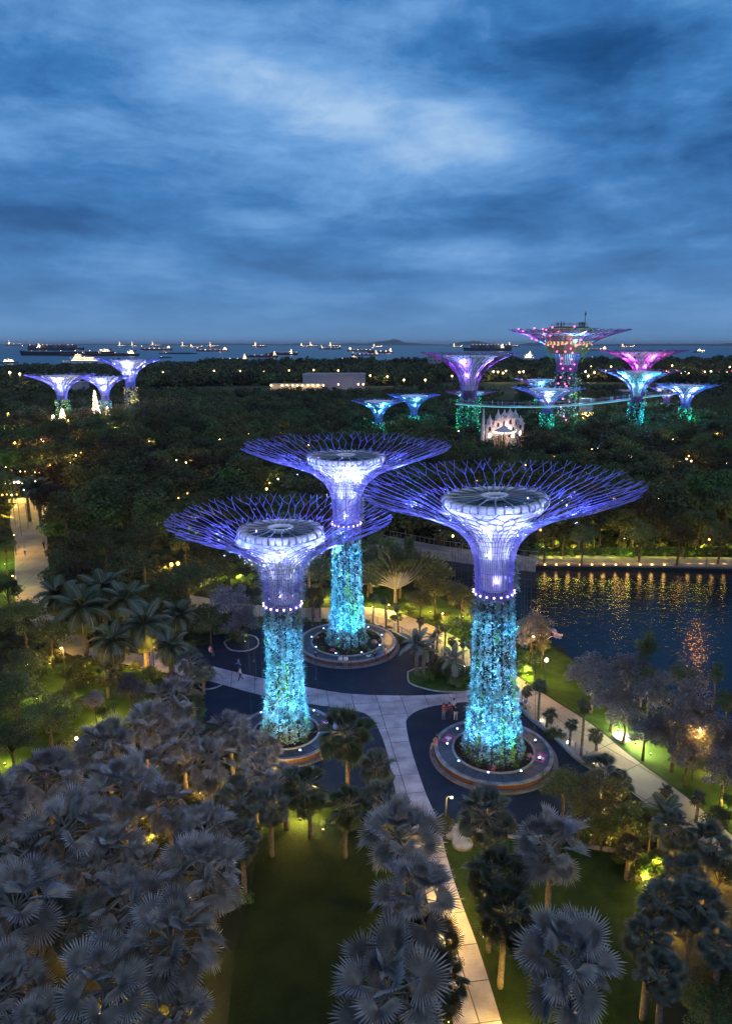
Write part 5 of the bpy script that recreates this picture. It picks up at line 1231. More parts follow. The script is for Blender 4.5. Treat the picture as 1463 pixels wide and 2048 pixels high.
BONES = [('pelvis', 'belly'), ('belly', 'chest'), ('chest', 'neck'), ('neck', 'head'), ('head', 'crown'), ('chest', 'shl'), ('chest', 'shr'), ('shl', 'ell'), ('shr', 'elr'), ('ell', 'hal'), ('elr', 'har'), ('hal', 'fil'), ('har', 'fir'),
         ('pelvis', 'hil'), ('pelvis', 'hir'), ('hil', 'knl'), ('hir', 'knr'), ('knl', 'anl'), ('knr', 'anr'), ('anl', 'tol'), ('anr', 'tor')]
def joints(pose):
    J = dict(pelvis=(0, 0, .94), belly=(0, 0, 1.10), chest=(0, .01, 1.32), neck=(0, 0, 1.48), head=(0, -.02, 1.60), crown=(0, -.01, 1.68), shl=(.18, 0, 1.40), shr=(-.18, 0, 1.40), ell=(.24, .02, 1.14), elr=(-.24, .02, 1.14),
             hal=(.26, -.06, .92), har=(-.26, -.06, .92), fil=(.26, -.08, .83), fir=(-.26, -.08, .83), hil=(.10, 0, .88), hir=(-.10, 0, .88), knl=(.11, -.02, .50), knr=(-.11, -.02, .50), anl=(.12, .02, .08), anr=(-.12, .02, .08), tol=(.13, -.15, .04), tor=(-.13, -.15, .04))
    if pose == 'walk':
        J.update(knl=(.10, -.16, .52), anl=(.11, -.28, .12), tol=(.11, -.44, .06), knr=(-.10, .08, .50), anr=(-.11, .34, .14), tor=(-.11, .22, .04), hal=(.25, .16, .96), fil=(.25, .20, .88), har=(-.24, -.26, 1.0), fir=(-.24, -.33, .95))
    if pose == 'sit':
        dz = -.42
        for k in list(J):
            x, y, z = J[k]
            if k[:2] not in ('kn', 'an', 'to'): J[k] = (x, y+.0, z+dz)
        J.update(knl=(.13, -.44, .52), knr=(-.13, -.44, .52), anl=(.13, -.46, .10), anr=(-.13, -.46, .10), tol=(.14, -.62, .05), tor=(-.14, -.62, .05), hil=(.10, -.04, .48), hir=(-.10, -.04, .48), ell=(.24, -.08, .74), elr=(-.24, -.08, .74), hal=(.14, -.30, .62), har=(-.14, -.30, .62), fil=(.10, -.38, .61), fir=(-.10, -.38, .61))
    if pose == 'phone':
        J.update(elr=(-.24, -.06, 1.18), har=(-.12, -.28, 1.30), fir=(-.09, -.33, 1.38))
    return J
PM = {k: person_mesh(k, joints(k), BONES, RAD) for k in ('stand', 'walk', 'sit', 'phone')}
CM = {c.name.split('_')[1]: c for c in CLOTH}
def person(pose, px, py, rz, top, legs, label, z=0.0, sc=1.0, pos=None):
    p = pos if pos is not None else G(px, py, z)
    t = thing('person', label, 'person', (p.x, p.y, z), R(rz), None, sc)
    o = part('body', PM[pose], None, t)
    for i, m_ in enumerate((M_skin, CM[top], CM[legs], M_hair, M_shoe)):
        o.material_slots[i].link = 'OBJECT'; o.material_slots[i].material = m_
    J = joints(pose); hd = Vector(J['crown'])
    part('hair', mk('hair', M_hair, lambda b: b.ball((hd.x, hd.y+.025, hd.z+.01), .115, 8)), None, t)
    part('nose', mk('nose', M_skin, lambda b: b.box((hd.x, hd.y-.10, hd.z-.07), (.03, .04, .05))), None, t)
    return t
Z0 = .035
person('walk', 478, 1344, -60, 'blue', 'navy', 'person in a pale blue top walking on the pale path, the farther of two', Z0)
person('walk', 481, 1362, -60, 'white', 'black', 'person in white shirt and dark trousers on the pale path, nearer of two', Z0)
person('phone', 886, 1438, 20, 'red', 'grey', 'standing person with dark hair left of the small group by the right tower', .01)
person('stand', 897, 1436, 160, 'red', 'navy', 'person in a red top in the middle of the group by the right tower', .01)
person('stand', 906, 1428, -30, 'white', 'navy', 'person in white at the back of the group by the right tower', .01)
person('stand', 910, 1441, 170, 'black', 'white', 'person in a black top and white trousers in the group by the right tower', .01)
person('walk', 1049, 1424, 30, 'blue', 'sand', 'person in pale blue walking behind the right tower by the fence', Z0)
person('walk', 51, 1112, 10, 'white', 'navy', 'person with a pale backpack strolling on the left walk', Z0)
person('walk', 89, 1099, 190, 'black', 'black', 'dark dressed person walking near the hedge on the left walk', Z0)
person('sit', 420, 1310, 60, 'pink', 'grey', 'person in a pink top sitting by the bed left of the plaza', -.02)
cR, cB = T['right'], T['back']
def on_ring(c, r, a, z=.0): return Vector((c.x+r*math.cos(R(a)), c.y+r*math.sin(R(a)), z))
for c, r, a, top, legs, lab, ps in ((cB, 5.95, -128, 'navy', 'navy', 'person in dark clothes on the rear planter edge, left of the white-shirted pair', 'sit'),
                                (cB, 5.95, -96, 'white', 'black', 'white-shirted person in dark trousers on the rear planter, left of a pair', 'sit'),
                                (cB, 5.95, -90, 'white', 'grey', 'white-shirted person sitting on the rear planter, right of a pair', 'sit'),
                                (cB, 5.95, -55, 'navy', 'navy', 'dark dressed person sitting on the right front of the rear planter', 'sit'),
                                (cB, 5.95, -38, 'pink', 'black', 'person in orange-pink sitting at the right of the rear planter', 'sit'),
                                (cB, 5.95, 190, 'pink', 'navy', 'person in pink at the left end of the rear planter', 'sit'),
                                (cR, 5.2, 172, 'pink', 'sand', 'light-skinned seated person on the left rim of the right planter, facing the path', 'sit'),
                                (cR, 5.2, 165, 'black', 'navy', 'dark dressed person sitting right behind the other on the right planter', 'sit')):
    p = on_ring(c, r, a, .20); t = person(ps, 0, 0, a+90, top, legs, lab, .20, 1.0, p)
# pictures on the planter paving
M_pinkart = material('pink_print', (.55, .10, .22), .6, .3, (.25, .03, .10), 6, 2); M_whiteart = material('white_print', (.7, .68, .7), .6, .3)
for c, r, a, lab in ((cR, 4.35, 155, 'pink floor picture with a white bird-like shape on the left of the right planter'), (cR, 4.3, -18, 'pink floor picture with a white figure on the right of the right planter'), (T['left'], 4.0, 20, 'pink and white floor picture on the right of the left planter'), (cB, 5.1, -58, 'white round patch on the rear planter slate')):
    p = on_ring(c, r, a, .628); t = thing('floor_picture', lab, 'floor picture', p, R(a+80), 'pictures laid on the planter paving')
    if c is not cB: part('ground_print', mk('ground_print', M_pinkart, lambda b: b.prism([(-.75, -.42), (.75, -.42), (.75, .42), (-.75, .42)], 0, .006)), None, t)
    part('white_shape', mk('white_shape', M_whiteart, lambda b: (b.lathe([(.01, .012), (.22, .012), (.24, .006)], 12, c=(-.12, .04, 0)), b.prism([(0, -.05), (.38, .05), (.30, .16), (.52, .24), (.1, .22)], .006, .012), b.prism([(-.3, -.25), (.05, -.3), (.2, -.1), (-.1, -.05)], .006, .013))), None, t)

# ------------------------------------------------------------------ garden lamps
def path_lamp(px, py, h, label, pw=200, mat=M_warm, col=WARM, arm=True, ht=None, r=.12):
    p = G(px, py); t = thing('path_lamp', label, 'lamp', (p.x, p.y, 0), random.uniform(0, 6), 'garden path lamps')
    part('post', mk('post', M_dark, lambda b: b.tube([(0, 0, 0), (0, 0, h)], [.06, .04], 6)), None, t)
    if arm: part('arm', mk('arm', M_dark, lambda b: b.tube([(0, 0, h-.1), (.25, 0, h+.12), (.45, 0, h+.1)], .03, 5)), None, t)
    part('head', mk('head', mat, lambda b: b.ball((0, 0, 0), r, 8, sz=.6)), None, t, (.4 if arm else 0, 0, h+.05))
    lamp('POINT', (.4 if arm else 0, 0, h-.25), pw, col, t, radius=.12)
    return t
nlp = T
path_lamp(889, 1690, 4.2, 'tall thin lamp post beside the stepping discs', 520, M_warmw, (1, .66, .18))
for px, py, h, lab, pw in ((884, 1850, 2.6, 'low lamp under the dark palms beside the foreground path', 520), (1030, 2095, .7, 'low lamp at the bottom of the foreground path', 520), (1068, 1360, 5.2, 'dark lamp post on the lake lawn right of the right tower', 420), (954, 1310, 4.5, 'lamp post among the reeds left of the right tower', 260), (135, 1378, 5.0, 'lamp post on the yellow glade left of the palms', 420),
                           (309, 1345, 4.0, 'lamp post by the side path under the left palms', 300), (37, 1195, 3.4, 'lamp at the left walk edge, nearest', 260), (33, 1110, 3.6, 'lamp at the left walk edge beside the strollers', 420), (69, 1020, 5.0, 'lamp post at the head of the left walk', 520),
                           (1382, 1560, 5.0, 'lamp post in the silver trees at the right', 160), (883, 1262, 2.6, 'glowing lamp beside the reeds', 300), (1158, 1010, 5, 'lamp in the dark trees behind the lake', 300), (1242, 1120, 4.0, 'lamp post standing on the far lake bank', 260),
                           (1366, 1120, 4.0, 'dark lamp post on the far lake bank near the right', 200), (773, 1254, 3.0, 'slim lamp behind the rear planter', 220)):
    path_lamp(px, py, h, lab, col=(1, .60, .11) if 'foreground' in lab else WARM, pw=pw*(.4 if 'far lake' in lab else 3.4), mat=M_uplens if 'far lake' in lab else M_warm)
# bright bare lamps seen directly
def spot_globe(px, py, z, r, label, mat=M_warm, pw=120, col=WARM, grp='small lamps glowing among the trees'):
    p = G(px, py, z); t = thing('garden_lamp', label, 'lamp', (p.x, p.y, 0), 0, grp)
    part('stem', mk('stem', M_dark, lambda b: b.tube([(0, 0, 0), (0, 0, z)], .04, 5)), None, t); part('globe', mk('globe', mat, lambda b: b.ball((0, 0, 0), r, 8)), None, t, (0, 0, z))
    if pw: lamp('POINT', (0, -.1-r, z+.3+r), pw, col, t, radius=max(.1, r))
    return t
spot_globe(1092, 1320, 2.2, .22, 'bright warm lamp at the lawn tip by the insect sculpture', M_warmw, 420, WARM)
spot_globe(609, 1621, .5, .20, 'bright uplight at the foot of the golden palm on the dark lawn', M_warmw, 900, (1, .62, .14))
spot_globe(143, 928, 6, .85, 'large blazing orange lamp among the far left trees', M_warm, 4200, (1, .5, .12))
spot_globe(159, 926, 5, .45, 'smaller orange lamp right of the blazing one', M_orange, 900, (1, .5, .12))
spot_globe(1259, 913, 5, .5, 'yellow-white lamp in the woods above the right tower', M_warmw, 500, (1, .8, .4))
spot_globe(954, 961, 6, .35, 'orange lamp seen through the right tower crown', M_orange, 300)
spot_globe(343, 1129, 3, .30, 'left one of two red-orange lamps in the left woods', M_orange, 500, (1, .4, .15))
spot_globe(356, 1127, 3, .30, 'right one of two red-orange lamps in the left woods', M_orange, 500, (1, .4, .15))
spot_globe(244, 1012, 5, .25, 'cool white lamp in the left woods', M_cool, 200, (.8, .85, 1))
spot_globe(313, 1053, 4, .25, 'cool white lamp left of the left tower crown', M_cool, 200, (.8, .85, 1))
spot_globe(136, 1158, 3, .25, 'cool teal-white lamp at the hedge of the left walk', M_cool, 200, (.5, .9, .9))
spot_globe(5, 919, 5, .4, 'white lamp at the left frame edge', M_warmw, 300, WHITEW)
spot_globe(680, 1097, 4, .22, 'small violet-white lamp beside the rear trunk', M_violet, 80, (.8, .6, 1))
spot_globe(54, 1332, 2.5, .2, 'small white lamp in the dark left shrubs', M_warmw, 150, WHITEW)
spot_globe(153, 1477, 1.2, .14, 'small lamp at the edge of the left palms', M_warmw, 250, WARM)
names_w = ['in the upper left woods', 'left of the big blazing lamp', 'in the middle woods', 'right of the middle woods', 'behind the rear tower crown', 'behind the right tower crown', 'in the woods right of the lake', 'in the far grove trees']
for i, (px, py) in enumerate([(86, 874), (72, 872), (83, 879), (152, 878), (148, 866), (162, 905), (152, 911), (347, 912), (353, 920), (372, 925), (384, 923), (540, 965), (556, 958), (562, 955), (548, 975), (533, 978), (478, 941), (485, 880), (497, 868), (561, 866), (205, 915),
                              (24, 941), (32, 942), (41, 943), (50, 943), (60, 943), (70, 944), (80, 945), (5, 990), (14, 989), (24, 990), (34, 989), (100, 975), (108, 976), (48, 980), (90, 922), (100, 930), (375, 987), (357, 996), (1376, 912), (1372, 918), (1381, 922), (1375, 905), (1323, 996),
                              (1315, 998), (1230, 1008), (1330, 943), (1417, 1079), (1452, 927), (905, 1072), (1080, 1060), (1300, 1004), (862, 882), (916, 862), (1190, 846), (1196, 850), (1165, 836), (1201, 861), (1330, 867), (1108, 912), (1050, 930)]):
    spot_globe(px, py, random.uniform(5.5, 9), random.uniform(.1, .22), 'small glowing lamp in the woods, %s, %s' % (landmark(px), 'upper' if py < 890 else 'middle level' if py < 950 else 'lower'), random.choice([M_warm, M_warm, M_warmw, M_orange]), random.choice([0, 0, 600]), random.choice([WARM, YELLOW, (1, .4, .1)]))
stall(1218, 880, 205, 7, 'blazing orange market stall in the trees right of the tallest tower', (1, .42, .15), 3000, 4.5)
stall(1207, 866, 222, 5, 'smaller glowing stall behind the blazing one', (1, .45, .15), 1500, 5)
stall(50, 942, 165, 9, 'long light-trimmed shelter among the left trees', (1, .55, .2), 900, 5)

# insect sculpture over the lake
p = G(1085, 1310); t = thing('dragonfly_sculpture', 'pink-lit metal dragonfly on a curved arm leaning over the lake', 'sculpture', (p.x, p.y, 0)); hh = at_dist(0, p.y, 1272).z
wx = at_dist(1112, p.y, 1272).x-p.x
M_pinkm = material('pale_pink_metal', (.62, .38, .36), .4, .5)
part('arm', mk('arm', M_pinkm, lambda b: b.tube([(0, 0, 0), (-.1, 0, hh*.5), (.25, 0, hh*.8), (wx*.55, 0, hh*.97), (wx, 0, hh)], [.07, .06, .05, .05, .04], 6), True), None, t)
part('body', mk('body', M_pinkm, lambda b: (b.tube([(wx-1.5, 0, hh+1.3), (wx-.5, 0, hh+.6), (wx+.1, 0, hh+.2), (wx+.5, 0, hh+.1)], [.04, .09, .16, .12], 7), b.ball((wx+.6, 0, hh+.1), .17, 8)), True), None, t)
for s in (-1, 1):
    for k, l in ((0, 1.5), (.35, 1.3)):
        part('wing', mk('wing', M_pinkm, lambda b: b.prism([(wx-.05-k, s*.08), (wx+.12-k, s*.1), (wx+.25-k, s*l*.9), (wx-.05-k, s*l), (wx-.25-k, s*l*.7)], hh+.28, hh+.31)), None, t, None, (s*.35, 0, 0) if False else None)
lamp('POINT', (wx*.6, -1.2, hh-.6), 120, (1, .45, .4), t, radius=.1)

# ------------------------------------------------------------------ planted bed on the plaza (right of rear planter)
bed = [G(x, y) for x, y in smooth_line([(815, 1345), (818, 1366), (845, 1377), (880, 1384), (930, 1384), (962, 1372), (965, 1350), (950, 1335), (905, 1330), (860, 1335), (830, 1338)], 3)]
flat('planting_bed', M_lawn2, [p.xy for p in bed], .05, 'kerbed bed of grass and shrubs on the plaza')
kerb(bed+[bed[0]], .14, .12, M_kerb, 'bed_kerb', 'thin kerb around the plaza bed')
bed2 = [G(x, y) for x, y in smooth_line([(395, 1345), (400, 1375), (425, 1378), (448, 1366), (440, 1350), (410, 1338)], 3)]
kerb(bed2+[bed2[0]], .14, .12, M_kerb, 'bed_kerb', 'kerb of the small bed left of the pale path')
bed3 = [G(x, y) for x, y in smooth_line([(448, 1285), (460, 1300), (490, 1303), (515, 1293), (512, 1275), (480, 1268)], 3)]
kerb(bed3+[bed3[0]], .14, .12, M_kerb, 'bed_kerb', 'kerb of the round bed under the purple-grey tree')
def bush_px(px, py, w, label, key='darkbush', zc=None, **kw):
    p = G(px, py); r = w*depth(p)/FPX/2; return tree(key, p.x, p.y, zc or r*.5, r, label, cat='shrub', **kw)
for i, (px, py, w, k_, where) in enumerate([(850, 1362, 40, 'bush', 'front left of the plaza bed'), (872, 1352, 48, 'darkbush', 'middle of the plaza bed'), (900, 1356, 52, 'darkbush', 'centre right of the plaza bed'), (935, 1358, 46, 'darkbush', 'right of the plaza bed'), (915, 1374, 44, 'bush', 'front right of the plaza bed'), (880, 1338, 36, 'darkbush', 'back of the plaza bed'),
        (418, 1360, 50, 'darkbush', 'small bed left of the pale path'), (478, 1285, 56, 'darkbush', 'round bed under the purple-grey tree'),
        (905, 1262, 60, 'bush', 'bright reed bank left of the right tower, left part'), (935, 1272, 60, 'bush', 'bright reed bank left of the right tower, right part'), (880, 1245, 44, 'bush', 'bright reed bank beside its lamp'),
        (1052, 1330, 62, 'bush', 'yellow lit bush right of the right trunk'), (1045, 1345, 40, 'bush', 'low yellow lit bush beside the lake lawn'),
        (1296, 1750, 74, 'bush', 'golden lit clump on the right lawn'), (1270, 1762, 60, 'darkbush', 'dark left side of the golden lit clump'), (1300, 1725, 40, 'bush', 'small golden shrub behind the lit clump'),
        (790, 1243, 34, 'bush', 'lit fern tuft on the verge'), (816, 1228, 36, 'bush', 'lit shrub under the traveller palms'), (700, 1622, 40, 'darkbush', 'low bush at the lawn edge'), (646, 1652, 30, 'bush', 'little white-branched shrub lit on the dark lawn')]):
    bush_px(px, py, w, 'leafy shrub, ' + where, k_)
glade = [(20, 1350), (50, 1352), (85, 1348), (150, 1350), (180, 1362), (225, 1358), (265, 1352), (300, 1356), (325, 1372), (150, 1375), (110, 1412), (150, 1430), (60, 1440), (90, 1462), (40, 1470), (120, 1460), (170, 1412), (280, 1385), (320, 1395), (10, 1420)]
for i, (px, py) in enumerate(glade): bush_px(px, py+6, random.uniform(36, 62), 'shrub of the left glade, %s, %s row' % ('left end' if px < 70 else 'centre' if px < 200 else 'right end', 'back' if py < 1365 else 'middle' if py < 1420 else 'front'), random.choice(['bush', 'darkbush', 'darkbush']), group='shrubs of the left glade')
for i in range(26):   # low growth hiding the foot of the fence
    t_ = .02+.42*i/26; s_ = t_*cum[-1]; k = max(j for j in range(len(cum)) if cum[j] <= s_); p = fpts[min(k, len(fpts)-1)]
    tree('darkbush', p.x-.8, p.y-.7, .25, .62, 'low dark shrub in the row along the plaza side of the fence', cat='shrub', group='shrubs along the fence')

# ------------------------------------------------------------------ broad trees placed by eye
BT = [  # kind, px, py, width, crown height, label
 ('bamboo', 318, 1002, 130, 7, 'feathery yellow-green bamboo clump left of the left tower crown'), ('bamboo', 372, 1020, 80, 6, 'smaller feathery bamboo clump beside the left tower crown'),
 ('olive', 131, 1024, 104, 8, 'round olive-brown tree above the left walk'), ('dark', 200, 1000, 96, 8, 'dark round tree behind the bamboo'), ('near', 210, 1083, 96, 8, 'light speckled tall tree right of the left walk'),
 ('olive', 150, 1100, 100, 8, 'brownish green tree beside the left strollers'), ('dark', 128, 1143, 90, 6, 'dark bushy tree at the lower right of the left walk'), ('brown', 160, 1150, 100, 6, 'brown green tree above the left feather palms'),
 ('near', 282, 1075, 96, 8, 'dark leafy tree left of the left tower crown'), ('dark', 255, 1130, 90, 7, 'dark tree behind the left feather palms'), ('near', 372, 1160, 116, 7, 'very dark round tree between the left palms and the purple-grey tree'),
 ('dark', 320, 1190, 90, 5, 'dark low tree below the very dark round one'), ('olive', 400, 1105, 80, 6, 'yellow-olive feathery tree under the left crown'), ('olive', 430, 1140, 70, 5, 'olive tree behind the purple-grey tree'), ('bamboo', 370, 1085, 70, 5, 'pale bamboo strip under the left crown'),
 ('bamboo', 455, 1110, 90, 5, 'bright bamboo behind the left tower neck'), ('silver', 462, 1205, 96, 5.5, 'purple-grey leaved tree left of the left trunk, the upper mass'), ('silver', 485, 1245, 84, 3.6, 'purple-grey leaved tree left of the left trunk, the lower mass'), ('dark', 420, 1240, 80, 4, 'dark shrub tree left of the purple-grey one'),
 ('near', 45, 1240, 120, 5, 'dark tree at the left edge below the walk'), ('dark', 100, 1270, 90, 4, 'dark tree left of the feather palms'), ('dark', 16, 1180, 60, 5, 'dark tree at the left edge beside the lawn strip'), ('dark', 10, 1090, 50, 6, 'leafy tree cut by the left edge above the lawn strip'),
 ('near', 30, 1395, 130, 4.5, 'deep green tree at the left edge above the silver palms'), ('near', 95, 1430, 120, 4, 'deep green spreading tree left of the silver palms'), ('dark', 20, 1480, 100, 4, 'dark green tree at the left edge, lower'), ('fresh', 128, 1392, 44, 2.6, 'yellow lit shrub-like tree on the left glade'), ('fresh', 75, 1380, 34, 2.2, 'small round lit shrub on the left glade'), ('dark', 60, 1325, 90, 4, 'dark tree behind the left glade'),
 ('silver', 259, 1378, 74, 4.2, 'silvery small-leaved tree behind the silver palms'), ('silver', 190, 1400, 50, 4.0, 'thin silvery tree lit golden on its stem'), ('fresh', 205, 1425, 34, 2.5, 'golden lit shrub at the back edge of the silver palms'), ('fresh', 228, 1412, 24, 3, 'narrow golden lit shrub at the back edge of the silver palms'),
 ('olive', 872, 1165, 92, 5.5, 'rounded olive tree lit gold from below, left of the lake arm'), ('olive', 925, 1190, 76, 5, 'olive tree lit gold close to the right trunk'), ('olive', 840, 1200, 60, 4, 'low golden lit tree on the verge'), ('dark', 800, 1120, 90, 6, 'dark tree behind the traveller palms'), ('dark', 760, 1095, 80, 6, 'dark tree close right of the rear trunk'), ('near', 735, 1130, 60, 5, 'dark tree beside the rear trunk'),
 ('dark', 640, 1140, 70, 5, 'dark tree between the left and rear trunks'), ('olive', 625, 1190, 50, 4, 'gold lit tree between the left and rear trunks'),
 ('silver', 1062, 1262, 92, 4.8, 'purple-grey tree right of the right trunk'), ('olive', 1085, 1290, 40, 3, 'lit branch tip tree over the lake edge'),
 ('silver', 1185, 1352, 104, 4.8, 'silver-grey tree, leftmost of the lakeside silver trees'), ('silver', 1258, 1345, 100, 4.8, 'silver-grey tree second from left at the lake'), ('silver', 1225, 1395, 90, 4.2, 'silver-grey tree in front of the leftmost ones'),
 ('spire', 1290, 1300, 78, 6.5, 'tall brown-green tree standing above the silver trees at the lake'), ('near', 1300, 1365, 80, 4.5, 'dark green tree below the tall brown-green one'), ('near', 1365, 1358, 90, 4.5, 'dark rounded tree at the lake, right'), ('spire', 1432, 1350, 50, 5.5, 'dark pointed tree at the lake, far right'), ('near', 1455, 1405, 70, 4.5, 'dark leafy tree cut by the right edge'),
 ('silver', 1345, 1405, 140, 4.8, 'large mauve-grey tree in the middle of the right group'), ('silver', 1250, 1430, 76, 3.6, 'silver tree with blossoms lit white underneath'), ('silver', 1290, 1462, 80, 3.6, 'white-lit silver tree leaning over the lawn'), ('silver', 1350, 1470, 110, 4.2, 'mauve-grey tree below the large one'), ('silver', 1435, 1480, 110, 4.5, 'mauve-grey tree at the right edge, upper'), ('silver', 1448, 1545, 100, 4, 'mauve-grey tree at the right edge, lower'), ('silver', 1375, 1515, 70, 3.4, 'low mauve-grey tree by the right lamp'), ('olive', 1410, 1435, 50, 3.6, 'amber lit tree between the mauve ones'), ('fresh', 1458, 1600, 40, 2.4, 'yellow lit shrub at the right edge'),
 ('near', 1127, 1570, 100, 3.6, 'round dark green tree below the right planter'), ('nearolive', 1196, 1592, 118, 4.4, 'tree with gold lit leaves between the planter and promenade'), ('near', 1160, 1610, 80, 3.6, 'dark side of the gold lit tree'), ('dark', 1250, 1640, 90, 3, 'dark shrub mass under the gold lit tree'), ('dark', 1205, 1650, 80, 2.2, 'black undergrowth behind the brightest silver palm'), ('near', 1300, 1650, 60, 3, 'dark shrub right of the small promenade palm'),
 ('dark', 880, 1925, 90, 3, 'dark shrub left of the foreground path'), ('near', 1440, 1960, 110, 3, 'dark shrub in the lower right corner'), ('near', 1400, 2010, 110, 2.5, 'dark undergrowth along the lower right edge'), ('dark', 1440, 1740, 80, 3.5, 'dark tree at the right edge above the grey palms'), ('dark', 1440, 1640, 70, 3, 'dark shrub beside the promenade at the right edge'),
]
for k_, px, py, w, zc, lab in BT: tree_px(k_, px, py, w*(1.22 if k_ == 'silver' and px > 1100 else 1.08), zc-(.6 if k_ == 'silver' else 0), lab, group='garden trees round the plaza')

# ------------------------------------------------------------------ palms
FP = [
 ('silver', 349, 1396, 118, 5, 'silver fan palm at the top of the grove, beside the pale path'), ('silver', 289, 1441, 108, 5, 'silver fan palm below and left of the topmost one'), ('silver', 214, 1486, 135, 5, 'wide silver fan palm on the upper left rim of the grove'), ('silver', 461, 1452, 100, 5, 'upright silver fan palm just left of the left tower base'),
 ('silver', 365, 1475, 100, 5, 'blue-grey fan palm in the upper middle of the grove'), ('silver', 94, 1552, 160, 5, 'silver fan palm on the left rim of the grove'), ('silver', 240, 1568, 170, 6, 'large silver fan palm with gold flecks in the upper grove'), ('silver', 311, 1522, 110, 5, 'silver fan palm with gold lit stems in the upper grove'),
 ('silver', 416, 1524, 125, 5, 'silver fan palm right of the middle upper grove'), ('grey', 480, 1596, 118, 5, 'grey-green fan palm on the right rim of the grove'), ('silver', 508, 1540, 92, 5, 'fan palm lit gold from below, left tower side'), ('silver', 337, 1606, 125, 5, 'silver fan palm in the centre of the grove'),
 ('silver', 124, 1655, 195, 6.5, 'broad pale silver fan palm in the left middle grove'), ('silver', 5, 1605, 140, 6, 'silver fan palm cut by the left edge, upper'), ('silver', 240, 1698, 145, 5.5, 'silver fan palm with a brown heart in the grove'), ('silver', 424, 1655, 130, 6, 'silver fan palm on the right middle of the grove'),
 ('silver', 413, 1732, 205, 7, 'large silver fan palm bulging over the dark lawn'), ('silver', 22, 1805, 240, 7, 'very large silver fan palm at the left edge'), ('silver', 262, 1805, 185, 6.5, 'dark-hearted silver fan palm in the lower grove'), ('silver', 349, 1872, 220, 7, 'large silver fan palm low on the right of the grove'),
 ('silver', 202, 1955, 220, 7, 'large silver fan palm at the bottom of the grove'), ('silver', 355, 2010, 150, 5, 'fan palm half below the frame beside the dark lawn'), ('silver', 22, 1980, 190, 6, 'silver fan palm in the bottom left corner'), ('grey', 140, 1850, 140, 5, 'grey-green fan palm deep in the lower grove'), ('grey', 484, 1668, 105, 5, 'dim fan palm at the grove edge above the dark lawn'), ('silver', 96, 2045, 160, 6, 'silver fan palm cropped by the bottom edge'),
 ('silver', 180, 1740, 130, 5, 'small silver fan palm tucked between the large ones'), ('silver', 60, 1700, 120, 5, 'silver fan palm behind the very large one'), ('silver', 300, 1730, 110, 4.5, 'low silver fan palm in the middle of the grove'), ('grey', 540, 1605, 100, 4.6, 'grey fan palm at the head of the dark lawn'), ('silver', 570, 1560, 90, 4.4, 'small fan palm under the left planter'),
 ('green', 695, 1462, 140, 6.2, 'tall green fan palm standing in front of the pale path'), ('grey', 748, 1528, 92, 4, 'small grey fan palm at the left side of the pale path'), ('green', 620, 1575, 118, 4.4, 'fan palm lit bright gold from below on the lawn edge'), ('green', 689, 1606, 104, 4.6, 'green fan palm with a bare trunk beside the golden one'), ('silver', 524, 1500, 104, 4.6, 'fan palm with gold lit fronds beside the left planter'),
 ('silver', 802, 1660, 180, 6.5, 'silver fan palm at the top of the middle row'), ('grey', 770, 1600, 120, 4.6, 'blue-grey fan palm above the middle row'), ('silver', 826, 1786, 200, 7, 'silver fan palm second in the middle row'), ('silver', 762, 1966, 262, 8, 'largest silver fan palm at the bottom of the middle row'),
 ('dark', 868, 1868, 130, 4.6, 'very dark fan palm between the two lower silver ones'), ('dark', 880, 1965, 150, 4.6, 'very dark fan palm leaning over the foreground path'),
 ('grey', 980, 1622, 150, 6, 'grey-green fan palm in front of the right planter'), ('silver', 1103, 1690, 168, 7, 'brightest silver fan palm, full round head right of the lawn path'), ('dark', 985, 1740, 150, 6, 'dark green fan palm below the grey-green one'), ('dark', 1008, 1815, 150, 5.6, 'dark fan palm with hanging fronds and a bare trunk by the path'),
 ('silver', 1139, 1920, 238, 8, 'largest silver fan palm on the right lawn'), ('grey', 1302, 1875, 122, 5.5, 'dark grey fan palm, left of the lower right group'), ('grey', 1326, 1800, 128, 5.5, 'grey-green fan palm atop the lower right group'), ('grey', 1385, 1800, 130, 5.5, 'grey-green fan palm with amber lit trunks beneath'), ('grey', 1330, 1945, 124, 5.5, 'round dark grey fan palm low in the right group'), ('grey', 1440, 1880, 116, 6, 'fan palm on a thin leaning trunk at the right edge'),
 ('grey', 1374, 1738, 104, 5, 'grey fan palm behind the lower right group'), ('grey', 1420, 1686, 110, 5, 'grey-green fan palm near the right edge'), ('grey', 1352, 1652, 104, 5, 'grey-green fan palm beside the lower promenade'), ('grey', 1203, 1532, 96, 3.6, 'blue-green fan palm overhanging the fence end'), ('grey', 1240, 1560, 70, 3.0, 'low blue-green palm next to the fence end'), ('dark', 1258, 1695, 62, 2.6, 'small dark palm at the back of the right lawn'),
 ('grey', 380, 1318, 70, 4, 'grey-green palm beside the small bed left of the pale path'), ('grey', 405, 1335, 60, 3.2, 'low grey-green palm by the small bed'), ('dark', 213, 1345, 60, 3, 'dark small palm beside the silvery tree'),
]
fpal = {}
for k_, px, py, w, zc, lab in FP:
    fpal[(px, py)] = fan_px(k_, px, py, w, zc, lab, nleaf=27 if w > 120 else 23, group='fan palms of the foreground garden', name={'silver': 'silver_fan_palm', 'dark': 'dark_fan_palm'}.get(k_, 'fan_palm'))
